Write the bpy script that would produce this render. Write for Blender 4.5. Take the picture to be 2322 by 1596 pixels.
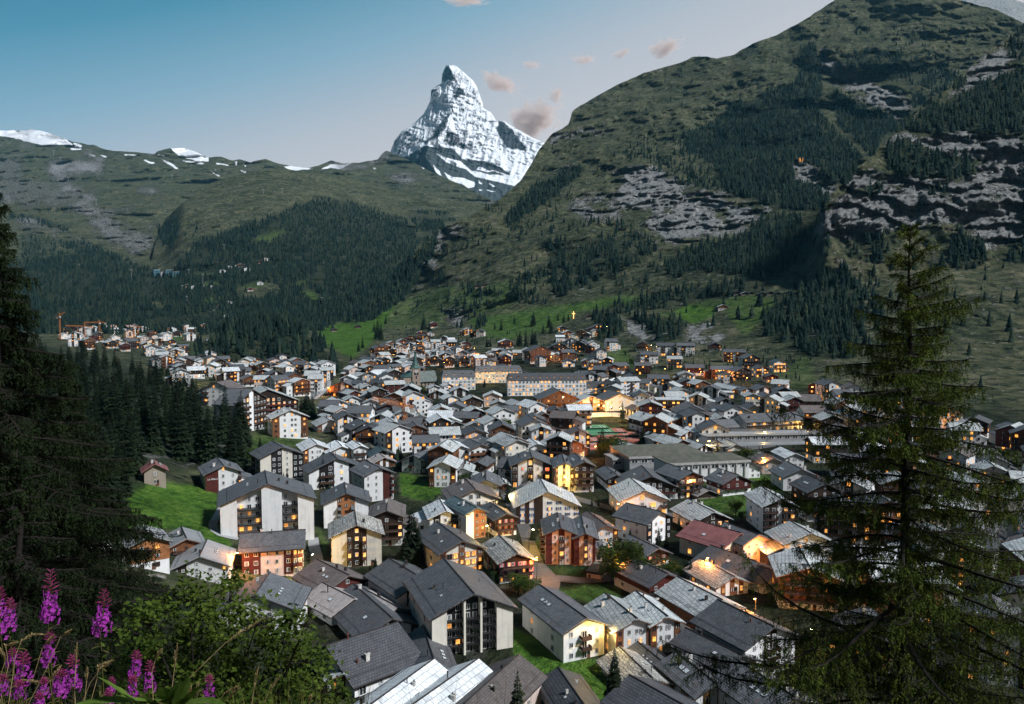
import bpy, math, random
import numpy as np
from mathutils import Vector, Matrix, Euler
R = math.radians
random.seed(7)
rng = np.random.default_rng(11)
for o in list(bpy.data.objects):
    bpy.data.objects.remove(o)
SC = bpy.context.scene
COL = SC.collection

# ------------------------------------------------------------------ camera
F, CX, CY, PITCH = 1822.0, 1160.5, 798.0, R(3.8)
cam_data = bpy.data.cameras.new('camera')
cam = bpy.data.objects.new('camera', cam_data)
COL.objects.link(cam)
cam.location = (0, 0, 0)
cam.rotation_euler = (R(90) - PITCH, 0, 0)
cam_data.sensor_width = 36
cam_data.lens = 36 * F / 2321
cam_data.clip_start = 0.1
cam_data.clip_end = 40000
SC.camera = cam

# ------------------------------------------------------------------ sky and sun
SUN_EL, SUN_AZ = R(44), R(118)        # azimuth measured clockwise from +Y (the viewing direction)
world = bpy.data.worlds.new('World')
SC.world = world
world.use_nodes = True
wn, wl = world.node_tree.nodes, world.node_tree.links
wn.clear()
w_out = wn.new('ShaderNodeOutputWorld')
w_bg = wn.new('ShaderNodeBackground')
w_sky = wn.new('ShaderNodeTexSky')
w_sky.sky_type = 'NISHITA'
w_sky.sun_disc = False
w_sky.sun_elevation = SUN_EL
w_sky.sun_rotation = SUN_AZ
w_sky.altitude = 1600
w_tc = wn.new('ShaderNodeTexCoord')
w_sep = wn.new('ShaderNodeSeparateXYZ')
wl.new(w_tc.outputs['Generated'], w_sep.inputs[0])
# the evening sky: pale rose at the horizon, teal overhead, deeper to the east (left)
w_ramp = wn.new('ShaderNodeValToRGB')
w_ma = wn.new('ShaderNodeMath'); w_ma.operation = 'MULTIPLY_ADD'
w_ma.inputs[1].default_value = 0.30; w_ma.inputs[2].default_value = 0.0
wl.new(w_sep.outputs['X'], w_ma.inputs[0])
w_sub = wn.new('ShaderNodeMath'); w_sub.operation = 'SUBTRACT'
wl.new(w_sep.outputs['Z'], w_sub.inputs[0]); wl.new(w_ma.outputs[0], w_sub.inputs[1])
wl.new(w_sub.outputs[0], w_ramp.inputs[0])
cr = w_ramp.color_ramp
SKY_STOPS = [(0.00, (0.760, 0.620, 0.560)), (0.16, (0.600, 0.560, 0.560)), (0.26, (0.450, 0.475, 0.515)),
             (0.34, (0.225, 0.370, 0.470)), (0.42, (0.065, 0.235, 0.345)), (0.53, (0.007, 0.112, 0.200)),
             (0.70, (0.003, 0.045, 0.095)), (1.0, (0.003, 0.030, 0.060))]
while len(cr.elements) < len(SKY_STOPS):
    cr.elements.new(0.5)
for e, (p, c) in zip(cr.elements, SKY_STOPS):
    e.position = p; e.color = (*c, 1)
w_mul = wn.new('ShaderNodeMix'); w_mul.data_type = 'RGBA'; w_mul.blend_type = 'MULTIPLY'
w_mul.inputs[0].default_value = 1.0
w_mul.inputs[7].default_value = (0.10, 0.10, 0.10, 1)
wl.new(w_sky.outputs[0], w_mul.inputs[6])
w_mix = wn.new('ShaderNodeMix'); w_mix.data_type = 'RGBA'
w_mix.inputs[0].default_value = 0.94
wl.new(w_mul.outputs[2], w_mix.inputs[6]); wl.new(w_ramp.outputs[0], w_mix.inputs[7])
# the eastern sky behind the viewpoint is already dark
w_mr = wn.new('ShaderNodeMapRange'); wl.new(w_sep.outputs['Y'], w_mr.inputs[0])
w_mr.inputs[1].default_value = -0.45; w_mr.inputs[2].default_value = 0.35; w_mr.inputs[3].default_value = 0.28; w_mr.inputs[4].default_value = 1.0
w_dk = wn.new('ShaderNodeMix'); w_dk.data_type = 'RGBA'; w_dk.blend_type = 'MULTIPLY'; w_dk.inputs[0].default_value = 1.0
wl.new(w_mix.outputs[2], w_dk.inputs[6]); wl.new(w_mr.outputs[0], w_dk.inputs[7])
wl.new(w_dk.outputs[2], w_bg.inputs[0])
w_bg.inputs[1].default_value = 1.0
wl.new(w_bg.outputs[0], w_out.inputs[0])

sun_data = bpy.data.lights.new('sun', 'SUN')
sun = bpy.data.objects.new('sun', sun_data)
COL.objects.link(sun)
sun_data.energy = 4.3
sun_data.angle = R(8)
sun_data.color = (0.95, 0.97, 1.0)
_sd = Vector((math.sin(SUN_AZ) * math.cos(SUN_EL), math.cos(SUN_AZ) * math.cos(SUN_EL), math.sin(SUN_EL)))
sun.rotation_euler = (-_sd).to_track_quat('-Z', 'Y').to_euler()

SC.view_settings.view_transform = 'Standard'
SC.view_settings.look = 'None'
SC.view_settings.exposure = 0.22
SC.view_settings.gamma = 1.0
SC.view_settings.use_curve_mapping = False
SC.cycles.max_bounces = 5
SC.cycles.diffuse_bounces = 3
SC.cycles.glossy_bounces = 2
SC.cycles.volume_bounces = 2
SC.cycles.transparent_max_bounces = 6
SC.cycles.sample_clamp_indirect = 4.0
SC.cycles.use_denoising = True

# ------------------------------------------------------------------ helpers
def ray(px, py):
    px = np.asarray(px, float); py = np.asarray(py, float)
    cp, sp = math.cos(PITCH), math.sin(PITCH)
    v = (CY - py) / F
    return (px - CX) / F, cp + sp * v, -sp + cp * v

def pos(px, py, Y):
    x, y, z = ray(px, py)
    k = Y / y
    return np.stack([x * k, y * k, z * k], -1)

def proj(p):
    p = np.asarray(p, float)
    cp, sp = math.cos(PITCH), math.sin(PITCH)
    d = p[..., 1] * cp - p[..., 2] * sp
    u = p[..., 1] * sp + p[..., 2] * cp
    return CX + F * p[..., 0] / d, CY - F * u / d

def _hash(ix, iy, iz, seed):
    h = (ix * 374761393 + iy * 668265263 + iz * 2147483647 + seed * 1274126177) & 0xffffffff
    h = ((h ^ (h >> 13)) * 1274126177) & 0xffffffff
    h = h ^ (h >> 16)
    return (h & 0xffff) / 65535.0

def vnoise(p, seed=0):
    p = np.asarray(p, float)
    i = np.floor(p).astype(np.int64); f = p - i
    f = f * f * f * (f * (f * 6 - 15) + 10)
    x, y, z = i[..., 0], i[..., 1], i[..., 2]
    fx, fy, fz = f[..., 0], f[..., 1], f[..., 2]
    r = 0
    for dx in (0, 1):
        for dy in (0, 1):
            for dz in (0, 1):
                w = (fx if dx else 1 - fx) * (fy if dy else 1 - fy) * (fz if dz else 1 - fz)
                r = r + w * _hash(x + dx, y + dy, z + dz, seed)
    return r * 2 - 1

def fbm(p, octs=5, seed=0, ridged=False, gain=0.5):
    a, s, t, q = 1.0, 0.0, 0.0, np.asarray(p, float)
    for o in range(octs):
        n = vnoise(q, seed + o)
        if ridged:
            n = 1 - 2 * np.abs(n)
        s = s + a * n; t += a; a *= gain; q = q * 2.03 + 17.3
    return s / t

def poly_sd(px, py, poly):
    """signed distance in px, positive inside"""
    px = np.asarray(px, float); py = np.asarray(py, float)
    d = np.full(px.shape, 1e9); inside = np.zeros(px.shape, bool)
    n = len(poly)
    for k in range(n):
        x0, y0 = poly[k]; x1, y1 = poly[(k + 1) % n]
        ex, ey = x1 - x0, y1 - y0
        t = np.clip(((px - x0) * ex + (py - y0) * ey) / (ex * ex + ey * ey + 1e-9), 0, 1)
        d = np.minimum(d, np.hypot(px - x0 - t * ex, py - y0 - t * ey))
        c = ((y0 > py) != (y1 > py)) & (px < (x1 - x0) * (py - y0) / ((y1 - y0) if y1 != y0 else 1e-9) + x0)
        inside ^= c
    return np.where(inside, d, -d)

def mesh_np(name, verts, faces, smooth=False):
    """fast mesh from numpy; faces (n,3) or (n,4)"""
    me = bpy.data.meshes.new(name)
    verts = np.asarray(verts, np.float32); faces = np.asarray(faces, np.int32)
    k = faces.shape[1]
    me.vertices.add(len(verts)); me.vertices.foreach_set('co', verts.ravel())
    me.loops.add(faces.size); me.loops.foreach_set('vertex_index', faces.ravel())
    me.polygons.add(len(faces))
    me.polygons.foreach_set('loop_start', np.arange(0, faces.size, k, dtype=np.int32))
    me.polygons.foreach_set('loop_total', np.full(len(faces), k, np.int32))
    if smooth:
        me.polygons.foreach_set('use_smooth', np.ones(len(faces), bool))
    me.update(calc_edges=True)
    return me

def add_attr(me, name, vals):
    a = me.attributes.new(name, 'FLOAT', 'POINT')
    a.data.foreach_set('value', np.asarray(vals, np.float32).ravel())

def link(name, me, parent=None, mats=None):
    o = bpy.data.objects.new(name, me)
    COL.objects.link(o)
    if parent is not None:
        o.parent = parent
    if mats is not None and me is not None:
        for m in (mats if isinstance(mats, (list, tuple)) else [mats]):
            me.materials.append(m)
    return o

def tag(o, label=None, cat=None, group=None, kind=None):
    if label: o['label'] = label
    if cat: o['category'] = cat
    if group: o['group'] = group
    if kind: o['kind'] = kind
    return o

def empty(name, loc, rz=0.0, label=None, cat=None, group=None):
    o = bpy.data.objects.new(name, None)
    COL.objects.link(o)
    o.empty_display_size = 0.5
    o.location = loc; o.rotation_euler = (0, 0, rz)
    return tag(o, label, cat, group)

def copy_tree(o, parent=None):
    c = o.copy(); COL.objects.link(c)
    if parent is not None:
        c.parent = parent
    for ch in list(o.children):
        copy_tree(ch, c)
    return c

class MB:
    """collects shapes in one mesh, with material indices"""
    def __init__(s):
        s.v, s.f, s.m = [], [], []
    def face(s, pts, m=0):
        b = len(s.v); s.v += [tuple(p) for p in pts]; s.f.append(tuple(range(b, b + len(pts)))); s.m.append(m)
    def box(s, x0, x1, y0, y1, z0, z1, m=0, skip=''):
        b = len(s.v)
        s.v += [(x0, y0, z0), (x1, y0, z0), (x1, y1, z0), (x0, y1, z0), (x0, y0, z1), (x1, y0, z1), (x1, y1, z1), (x0, y1, z1)]
        for k, f in (('b', (0, 3, 2, 1)), ('t', (4, 5, 6, 7)), ('f', (0, 1, 5, 4)), ('r', (1, 2, 6, 5)), ('k', (2, 3, 7, 6)), ('l', (3, 0, 4, 7))):
            if k not in skip:
                s.f.append(tuple(b + i for i in f)); s.m.append(m)
    def prism(s, pts, d, m=0):
        """pts: planar polygon (3D, ordered), extruded by vector d"""
        n = len(pts); b = len(s.v)
        s.v += [tuple(p) for p in pts] + [(p[0] + d[0], p[1] + d[1], p[2] + d[2]) for p in pts]
        s.f.append(tuple(b + i for i in range(n))); s.m.append(m)
        s.f.append(tuple(b + n + n - 1 - i for i in range(n))); s.m.append(m)
        for i in range(n):
            j = (i + 1) % n
            s.f.append((b + j, b + i, b + n + i, b + n + j)); s.m.append(m)
    def tube(s, path, rad, n=6, m=0, cap=True):
        b = len(s.v); k = len(path)
        for i, p in enumerate(path):
            p = Vector(p)
            t = (Vector(path[min(i + 1, k - 1)]) - Vector(path[max(i - 1, 0)])).normalized()
            a = t.orthogonal().normalized() if abs(t.z) < 0.95 else Vector((1, 0, 0))
            a = (a - t * a.dot(t)).normalized(); c = t.cross(a)
            r = rad[i] if hasattr(rad, '__len__') else rad
            for q in range(n):
                w = 2 * math.pi * q / n
                s.v.append(tuple(p + (a * math.cos(w) + c * math.sin(w)) * r))
        for i in range(k - 1):
            for q in range(n):
                q2 = (q + 1) % n
                s.f.append((b + i * n + q, b + i * n + q2, b + (i + 1) * n + q2, b + (i + 1) * n + q)); s.m.append(m)
        if cap:
            s.f.append(tuple(b + n - 1 - q for q in range(n))); s.m.append(m)
            s.f.append(tuple(b + (k - 1) * n + q for q in range(n))); s.m.append(m)
    def mesh(s, name, mats, smooth=False):
        me = bpy.data.meshes.new(name)
        me.from_pydata(s.v, [], s.f)
        for m in mats:
            me.materials.append(m)
        if len(mats) > 1:
            me.polygons.foreach_set('material_index', s.m)
        if smooth:
            me.polygons.foreach_set('use_smooth', [True] * len(s.f))
        me.update()
        return me
    def build(s, name, mats, parent=None, smooth=False):
        mats = mats if isinstance(mats, (list, tuple)) else [mats]
        return link(name, s.mesh(name, mats, smooth), parent)

# ------------------------------------------------------------------ materials
def new_mat(name):
    m = bpy.data.materials.new(name)
    m.use_nodes = True
    nt = m.node_tree
    b = nt.nodes['Principled BSDF']
    return m, nt, b

class NT:
    """terse node helper"""
    def __init__(s, nt): s.nt = nt
    def n(s, t, **kw):
        x = s.nt.nodes.new(t)
        for k, v in kw.items(): setattr(x, k, v)
        return x
    def l(s, a, b): s.nt.links.new(a, b)
    def coord(s, kind='Object'):
        return s.n('ShaderNodeTexCoord').outputs[kind]
    def mapping(s, vec, scale=(1, 1, 1), rot=(0, 0, 0), loc=(0, 0, 0)):
        m = s.n('ShaderNodeMapping'); s.l(vec, m.inputs[0])
        m.inputs['Scale'].default_value = scale; m.inputs['Rotation'].default_value = rot; m.inputs['Location'].default_value = loc
        return m.outputs[0]
    def noise(s, vec, scale, detail=4, rough=0.55, dist=0.0):
        x = s.n('ShaderNodeTexNoise'); s.l(vec, x.inputs['Vector'])
        x.inputs['Scale'].default_value = scale; x.inputs['Detail'].default_value = detail
        x.inputs['Roughness'].default_value = rough; x.inputs['Distortion'].default_value = dist
        return x.outputs[0]
    def voro(s, vec, scale, feature='F1', out=0):
        x = s.n('ShaderNodeTexVoronoi'); s.l(vec, x.inputs['Vector']); x.feature = feature
        x.inputs['Scale'].default_value = scale
        return x.outputs[out]
    def ramp(s, fac, stops, interp='LINEAR'):
        x = s.n('ShaderNodeValToRGB'); s.l(fac, x.inputs[0]); x.color_ramp.interpolation = interp
        e = x.color_ramp.elements
        while len(e) < len(stops): e.new(0.5)
        for k, (p, c) in zip(e, stops):
            k.position = p; k.color = (*c, 1) if hasattr(c, '__len__') else (c, c, c, 1)
        return x.outputs[0]
    def math(s, op, a, b=None, c=None, clamp=False):
        x = s.n('ShaderNodeMath'); x.operation = op; x.use_clamp = clamp
        for i, v in enumerate((a, b, c)):
            if v is None: continue
            if isinstance(v, (int, float)): x.inputs[i].default_value = v
            else: s.l(v, x.inputs[i])
        return x.outputs[0]
    def mix(s, fac, a, b, blend='MIX'):
        x = s.n('ShaderNodeMix'); x.data_type = 'RGBA'; x.blend_type = blend
        for i, v in ((0, fac), (6, a), (7, b)):
            if isinstance(v, (int, float)): x.inputs[i].default_value = v if i == 0 else (v, v, v, 1)
            elif isinstance(v, tuple): x.inputs[i].default_value = (*v, 1)
            else: s.l(v, x.inputs[i])
        return x.outputs[2]
    def attr(s, name):
        x = s.n('ShaderNodeAttribute'); x.attribute_name = name
        return x.outputs['Fac']
    def bump(s, h, strength=0.5, dist=1.0, normal=None):
        x = s.n('ShaderNodeBump'); s.l(h, x.inputs['Height'])
        x.inputs['Strength'].default_value = strength; x.inputs['Distance'].default_value = dist
        if normal is not None: s.l(normal, x.inputs['Normal'])
        return x.outputs[0]
    def rnd(s):
        return s.n('ShaderNodeObjectInfo').outputs['Random']

def plain(name, col, rough=0.7, var=0.25, scale=1.5, bump=0.0, metal=0.0):
    m, nt, b = new_mat(name); t = NT(nt)
    v = t.coord()
    n = t.noise(v, scale, 5, 0.65)
    c2 = tuple(c * (1 - var) for c in col); c1 = tuple(min(1, c * (1 + var * 0.6)) for c in col)
    t.l(t.ramp(n, [(0.3, c2), (0.7, c1)]), b.inputs['Base Color'])
    b.inputs['Roughness'].default_value = rough
    b.inputs['Metallic'].default_value = metal
    b.inputs['Specular IOR Level'].default_value = 0.3
    if bump:
        t.l(t.bump(n, bump, 0.05), b.inputs['Normal'])
    return m

def emit(name, col, strength, var=0.0):
    m, nt, b = new_mat(name); t = NT(nt)
    b.inputs['Base Color'].default_value = (0.02, 0.02, 0.02, 1)
    b.inputs['Emission Color'].default_value = (*col, 1)
    b.inputs['Emission Strength'].default_value = strength
    if var:
        n = t.rnd()
        s = t.math('MULTIPLY_ADD', n, strength * var * 2, strength * (1 - var))
        t.l(s, b.inputs['Emission Strength'])
    return m
# ------------------------------------------------------------------ terrain sheets
def blur(a, n):
    for _ in range(n):
        p = np.pad(a, 1, mode='edge')
        a = (p[1:-1, :-2] + 2 * p[1:-1, 1:-1] + p[1:-1, 2:]) / 4
        p = np.pad(a, 1, mode='edge')
        a = (p[:-2, 1:-1] + 2 * p[1:-1, 1:-1] + p[2:, 1:-1]) / 4
    return a

class Depth:
    """smooth depth table over (px, py)"""
    def __init__(s, cols, rows, n=14):
        s.gx = np.arange(-500, 2901, 20.0); s.gy = np.arange(-200, 1841, 10.0)
        rows = sorted(rows, key=lambda r: r[0])
        ry = np.array([r[0] for r in rows], float)
        tab = np.log(np.array([r[1] for r in rows], float))
        tmp = np.stack([np.interp(s.gx, cols, t) for t in tab])
        g = np.stack([np.interp(s.gy, ry, tmp[:, i]) for i in range(len(s.gx))], 1)
        s.g = blur(g, n)
    def __call__(s, px, py):
        return np.exp(bilin(s.g, (np.asarray(py, float) + 200) / 10, (np.asarray(px, float) + 500) / 20))

def bilin(g, r, c):
    r = np.clip(r, 0, g.shape[0] - 1.001); c = np.clip(c, 0, g.shape[1] - 1.001)
    i = r.astype(int); j = c.astype(int); a = r - i; b = c - j
    if g.ndim == 3:
        a = a[..., None]; b = b[..., None]
    return g[i, j] * (1 - a) * (1 - b) + g[i + 1, j] * a * (1 - b) + g[i, j + 1] * (1 - a) * b + g[i + 1, j + 1] * a * b

def line(pts):
    xs = [p[0] for p in pts]; ys = [p[1] for p in pts]
    return lambda x: np.interp(x, xs, ys)

class Sheet:
    def __init__(s, name, x0, x1, dx, ny, ridge, bottom, depth, relief, rough=1.2, vpow=1.0, back=0.12, seed=0):
        s.x0, s.x1, s.dx, s.ny, s.name, s.vpow = x0, x1, dx, ny, name, vpow
        s.xs = np.arange(x0, x1 + 0.1, dx)
        q = np.stack([s.xs / 14.0, s.xs * 0, s.xs * 0 + seed * 3.1], -1)
        s.rid = ridge(s.xs) + rough * 2.2 * fbm(q, 5, seed=seed, gain=0.6)
        s.bot = bottom(s.xs)
        v = (np.linspace(0, 1, ny) ** vpow)[:, None]
        s.py = s.bot[None] + (s.rid - s.bot)[None] * v
        s.px = np.broadcast_to(s.xs[None], s.py.shape)
        Y = depth(s.px, s.py)
        p = pos(s.px, s.py, Y)
        d = relief(s.px, s.py, p, Y)
        s.P = p * (1 + d / Y)[..., None]
        s.back = back
    def has(s, px, py):
        r = np.interp(px, s.xs, s.rid); b = np.interp(px, s.xs, s.bot)
        return (px >= s.x0) & (px <= s.x1) & (py >= r) & (py <= b)
    def at(s, px, py):
        px = np.asarray(px, float); py = np.asarray(py, float)
        r = np.interp(px, s.xs, s.rid); b = np.interp(px, s.xs, s.bot)
        v = np.clip((b - py) / (b - r), 0, 1) ** (1 / s.vpow)
        return bilin(s.P, v * (s.ny - 1), (px - s.x0) / s.dx)
    def build(s, mat, attrs, obj_name):
        nx = len(s.xs)
        rows = [s.P]
        top = s.P[-1]
        for k, (f, dz) in enumerate(((0.3, 0.05), (1.0, 0.55), (1.6, 1.3))):      # the far side of the ridge falls away again
            b = top * (1 + s.back * f); b = b.copy()
            b[:, 2] = top[:, 2] - dz * s.back * top[:, 1] * 0.6
            rows.append(b[None])
        V = np.concatenate(rows, 0); ny = V.shape[0]
        idx = np.arange(ny * nx).reshape(ny, nx)
        f = np.stack([idx[:-1, :-1], idx[:-1, 1:], idx[1:, 1:], idx[1:, :-1]], -1).reshape(-1, 4)
        me = mesh_np(obj_name, V.reshape(-1, 3), f, smooth=True)
        for k, a in attrs(s.px, s.py, s.P).items():
            a = np.concatenate([a] + [a[-1:]] * 3, 0)
            add_attr(me, k, a)
        o = link(obj_name, me, None, mat)
        return tag(o, kind='structure')

c1 = lambda L: [(.25 * x, 241.8 + .25 * y) for x, y in L]
c2 = lambda L: [(580.4 + .3126 * x, 120.9 + .3126 * y) for x, y in L]
c3 = lambda L: [(1209.2 + .4793 * x, .4793 * y) for x, y in L]
c6 = lambda L: [(1269.6 + .2606 * x, 695.3 + .2606 * y) for x, y in L]
c5 = lambda L: [(725.5 + .2606 * x, 695.3 + .2606 * y) for x, y in L]
c4 = lambda L: [(120.9 + .3126 * x, 604.6 + .3126 * y) for x, y in L]
ca = lambda L: [(362.8 + .219 * x, 997.6 + .219 * y) for x, y in L]
cb = lambda L: [(846.4 + .219 * x, 1027.8 + .219 * y) for x, y in L]
cc = lambda L: [(1299.9 + .219 * x, 1058 + .219 * y) for x, y in L]
cd = lambda L: [(665 + .219 * x, 1246.7 + .219 * y) for x, y in L]
ce = lambda L: [(1148.7 + .219 * x, 1246.7 + .219 * y) for x, y in L]
cl = lambda L: [(.3182 * x, 1088.3 + .3182 * y) for x, y in L]

COLS = [-400, 0, 300, 500, 700, 900, 1200, 1500, 1800, 2100, 2400, 2800]
DA = Depth(COLS, [
    (1840, [56, 66, 90, 100, 105, 106, 106, 106, 106, 106, 106, 106]),
    (1596, [85, 95, 120, 132, 138, 138, 138, 138, 138, 138, 138, 138]),
    (1400, [110, 130, 150, 170, 177, 177, 177, 177, 177, 177, 177, 177]),
    (1200, [150, 175, 205, 235, 247, 248, 248, 248, 248, 248, 248, 248]),
    (1100, [180, 205, 245, 285, 305, 307, 307, 307, 307, 307, 307, 307]),
    (1000, [220, 255, 310, 360, 400, 404, 404, 404, 404, 404, 404, 404]),
    (950, [260, 300, 370, 430, 475, 478, 478, 478, 478, 474, 470, 470]),
    (900, [330, 380, 470, 540, 585, 586, 586, 586, 582, 570, 560, 560]),
    (860, [430, 500, 600, 680, 715, 715, 715, 710, 700, 670, 650, 650]),
    (830, [560, 640, 750, 830, 857, 857, 850, 820, 790, 750, 720, 720]),
    (800, [800, 880, 960, 1040, 1067, 1067, 1020, 930, 860, 775, 745, 745]),
    (780, [1000, 1090, 1160, 1230, 1276, 1270, 1120, 1000, 895, 800, 770, 770]),
    (760, [1300, 1350, 1400, 1480, 1560, 1500, 1200, 1060, 930, 825, 795, 795]),
    (740, [1500, 1520, 1550, 1640, 1750, 1620, 1270, 1110, 965, 850, 820, 820]),
    (700, [1700, 1700, 1700, 1800, 1850, 1750, 1400, 1200, 1040, 905, 870, 870]),
    (650, [1900, 1900, 1900, 1950, 1980, 1900, 1530, 1320, 1135, 975, 935, 935]),
    (600, [2000] * 5 + [1980, 1680, 1450, 1270, 1060, 1010, 1010]),
    (550, [2100] * 5 + [2080, 1820, 1600, 1470, 1370, 1310, 1310]),
    (500, [2200] * 5 + [2180, 1990, 1760, 1620, 1510, 1440, 1440]),
    (450, [2350] * 5 + [2330, 2250, 1950, 1800, 1680, 1600, 1600]),
    (400, [2500] * 5 + [2500, 2500, 2180, 2000, 1850, 1750, 1750]),
    (300, [3000] * 5 + [3000, 3000, 2650, 2430, 2250, 2100, 2100]),
    (200, [3300] * 5 + [3300, 3400, 3150, 2800, 2600, 2400, 2400]),
    (100, [3600] * 5 + [3600, 3700, 3600, 3150, 2900, 2700, 2700]),
    (0, [3800] * 5 + [3800, 3900, 3900, 3600, 3300, 3000, 3000]),
    (-150, [4000] * 5 + [4000, 4100, 4200, 4000, 3800, 3500, 3500])], n=10)

RIDGE_A = line([(-400, 742), (480, 738), (600, 735), (735, 722), (765, 706), (800, 690), (880, 632), (940, 572), (990, 522), (1060, 492),
                (1130, 455), (1180, 410), (1205, 370), (1222, 340), (1240, 317), (1254, 300), (1274, 293), (1290, 281), (1297, 252), (1340, 225),
                (1400, 192), (1460, 165), (1530, 146), (1575, 128), (1600, 127), (1625, 133), (1662, 124), (1706, 99), (1760, 80), (1820, 47),
                (1862, 20), (1895, -2), (1960, -40), (2040, -50), (2110, -30), (2167, -2), (2215, 11), (2260, 22), (2321, 53), (2500, 110), (2800, 150)])

ROCK_A = [
    (c3([(520, 790), (640, 830), (780, 900), (950, 930), (1100, 970), (1150, 1010), (1010, 1080), (760, 1150), (680, 1150), (550, 1090), (540, 980), (440, 1000), (370, 920), (360, 820)]), 1.0),
    (c3([(1230, 760), (1300, 770), (1420, 880), (1410, 910), (1320, 900), (1240, 860)]), 1.0),
    (c3([(1330, 180), (1400, 250), (1480, 330), (1600, 350), (1750, 440), (1790, 530), (1700, 560), (1500, 450), (1380, 370), (1340, 260)]), 0.8),
    (c3([(820, 450), (980, 400), (1220, 380), (1230, 420), (1030, 435), (900, 465)]), 0.45),
    (c3([(70, 650), (200, 620), (350, 600), (370, 615), (200, 665), (70, 690)]), 0.8),
    ([(1205, 398), (1260, 385), (1300, 370), (1302, 380), (1225, 404)], 0.8),
    (c3([(195, 570), (210, 520), (330, 470), (450, 440), (440, 480), (300, 510)]), 0.5),
    (c3([(170, 930), (300, 900), (370, 920), (440, 1000), (430, 1060), (250, 1060), (140, 1010)]), 0.62),
    ([(985, 527), (1040, 502), (1060, 520), (1010, 560), (990, 600), (960, 640), (940, 640), (960, 572)], 0.75),
    ([(930, 655), (960, 640), (985, 640), (960, 700), (925, 720)], 0.4),
    ([(1000, 700), (1045, 690), (1060, 720), (1040, 745), (1000, 735)], 0.7),
    (c6([(560, 100), (700, 90), (830, 200), (820, 290), (700, 320), (600, 260)]), 0.8),
    (c6([(1100, 190), (1280, 110), (1420, 110), (1490, 280), (1400, 310), (1280, 300), (1100, 320)]), 0.85),
    (c6([(0, 140), (130, 90), (270, 50), (270, 120), (180, 160), (60, 170)]), 0.5),
    (c3([(1400, 60), (1560, 100), (1700, 160), (1860, 130), (1860, 190), (1700, 220), (1500, 170)]), 0.25),
    (c3([(1800, 50), (2000, 80), (2200, 120), (2150, 230), (2000, 160)]), 0.35),
    (c3([(230, 860), (330, 790), (370, 770), (380, 800), (300, 860)]), 0.7),
]
# (polygon, strength) of the bright mown meadows
LUSH_A = [
    ([(720, 745), (800, 725), (870, 700), (900, 690), (870, 740), (850, 770), (800, 810), (770, 800), (725, 770)], 1.0),
    ([(880, 690), (1000, 650), (1150, 640), (1200, 660), (1150, 700), (1050, 720), (960, 740), (880, 745)], 0.35),
    ([(1060, 725), (1200, 700), (1290, 690), (1300, 720), (1240, 750), (1150, 770), (1090, 760)], 0.75),
    ([(1400, 690), (1480, 672), (1500, 685), (1440, 700)], 0.7),
    ([(1530, 703), (1560, 690), (1620, 695), (1615, 715), (1580, 733), (1545, 728)], 1.0),
    ([(1200, 720), (1240, 712), (1290, 690), (1390, 672), (1460, 668), (1470, 680), (1400, 692), (1300, 712), (1215, 740)], 0.75),
    ([(1640, 680), (1700, 668), (1760, 680), (1740, 720), (1690, 760), (1650, 720)], 0.6),
    ([(1490, 714), (1600, 682), (1690, 668), (1700, 680), (1610, 700), (1520, 725)], 0.45),
    ([(1365, 800), (1420, 790), (1440, 830), (1400, 845), (1370, 835)], 0.6),
    ([(1760, 850), (1830, 800), (1850, 870), (1800, 890), (1770, 880)], 0.3),
    ([(200, 1215), (270, 1140), (300, 1095), (350, 1090), (480, 1105), (510, 1140), (490, 1180), (520, 1225), (530, 1260), (510, 1290), (430, 1260), (400, 1200), (300, 1200), (180, 1235)], 1.0),
    ([(555, 1000), (600, 960), (680, 985), (690, 1010), (620, 1040), (560, 1050)], 0.45),
    (cb([(265, 170), (400, 215), (620, 310), (760, 375), (680, 440), (610, 500), (400, 480), (280, 430)]), 1.0),
    (c6([(1230, 1560), (1400, 1480), (1560, 1400), (1700, 1440), (1780, 1460), (1900, 1440), (2000, 1480), (1960, 1600), (1300, 1640)]), 0.9),
    (cc([(1090, 390), (1300, 390), (1350, 110), (1560, 100), (1860, 130), (2200, 100), (2160, 200), (1900, 330), (1880, 500), (1640, 560), (1200, 480)]), 0.75),
    (cb([(1750, 1160), (2319, 1160), (2319, 1300), (1900, 1320), (1770, 1280)]), 0.5),
    (cb([(1880, 1390), (2319, 1340), (2600, 1350), (2500, 1600), (1980, 1500)]), 0.7),
    (ce([(60, 810), (300, 900), (560, 1130), (950, 1130), (1250, 1170), (1420, 1290), (1100, 1600), (900, 1596), (640, 1260), (380, 1310), (60, 1130)]), 1.0),
    (cb([(1620, 890), (1700, 880), (1740, 960), (1650, 970)]), 0.8),
    (ca([(1620, 910), (1700, 960), (1750, 1080), (1720, 1200), (1670, 1150)]), 0.6),
    (ca([(640, 1440), (800, 1350), (1500, 1450), (1500, 1540), (1000, 1520), (640, 1560)]), 0.7),
    (c5([(690, 350), (860, 350), (880, 400), (750, 420)]), 0.6),
    (c5([(985, 1030), (1120, 1030), (1120, 1100), (1000, 1110)]), 0.8),
    (c4([(750, 580), (880, 570), (1080, 600), (1040, 640), (780, 630)]), 0.9),
    (c4([(800, 510), (950, 470), (1000, 500), (870, 550)]), 0.6),
    (c4([(1400, 1240), (1560, 1180), (1880, 1250), (1820, 1330), (1480, 1430), (1400, 1400)]), 0.5),
    ([(1340, 965), (1450, 955), (1460, 1000), (1420, 1030), (1350, 1030)], 0.4),
]
BARE_A = [([(760, 900), (850, 830), (1000, 790), (1420, 830), (1500, 860), (1800, 870), (2400, 950), (2400, 1596), (1750, 1596), (700, 1596), (700, 1300), (740, 1000)], 0.8)]
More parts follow.
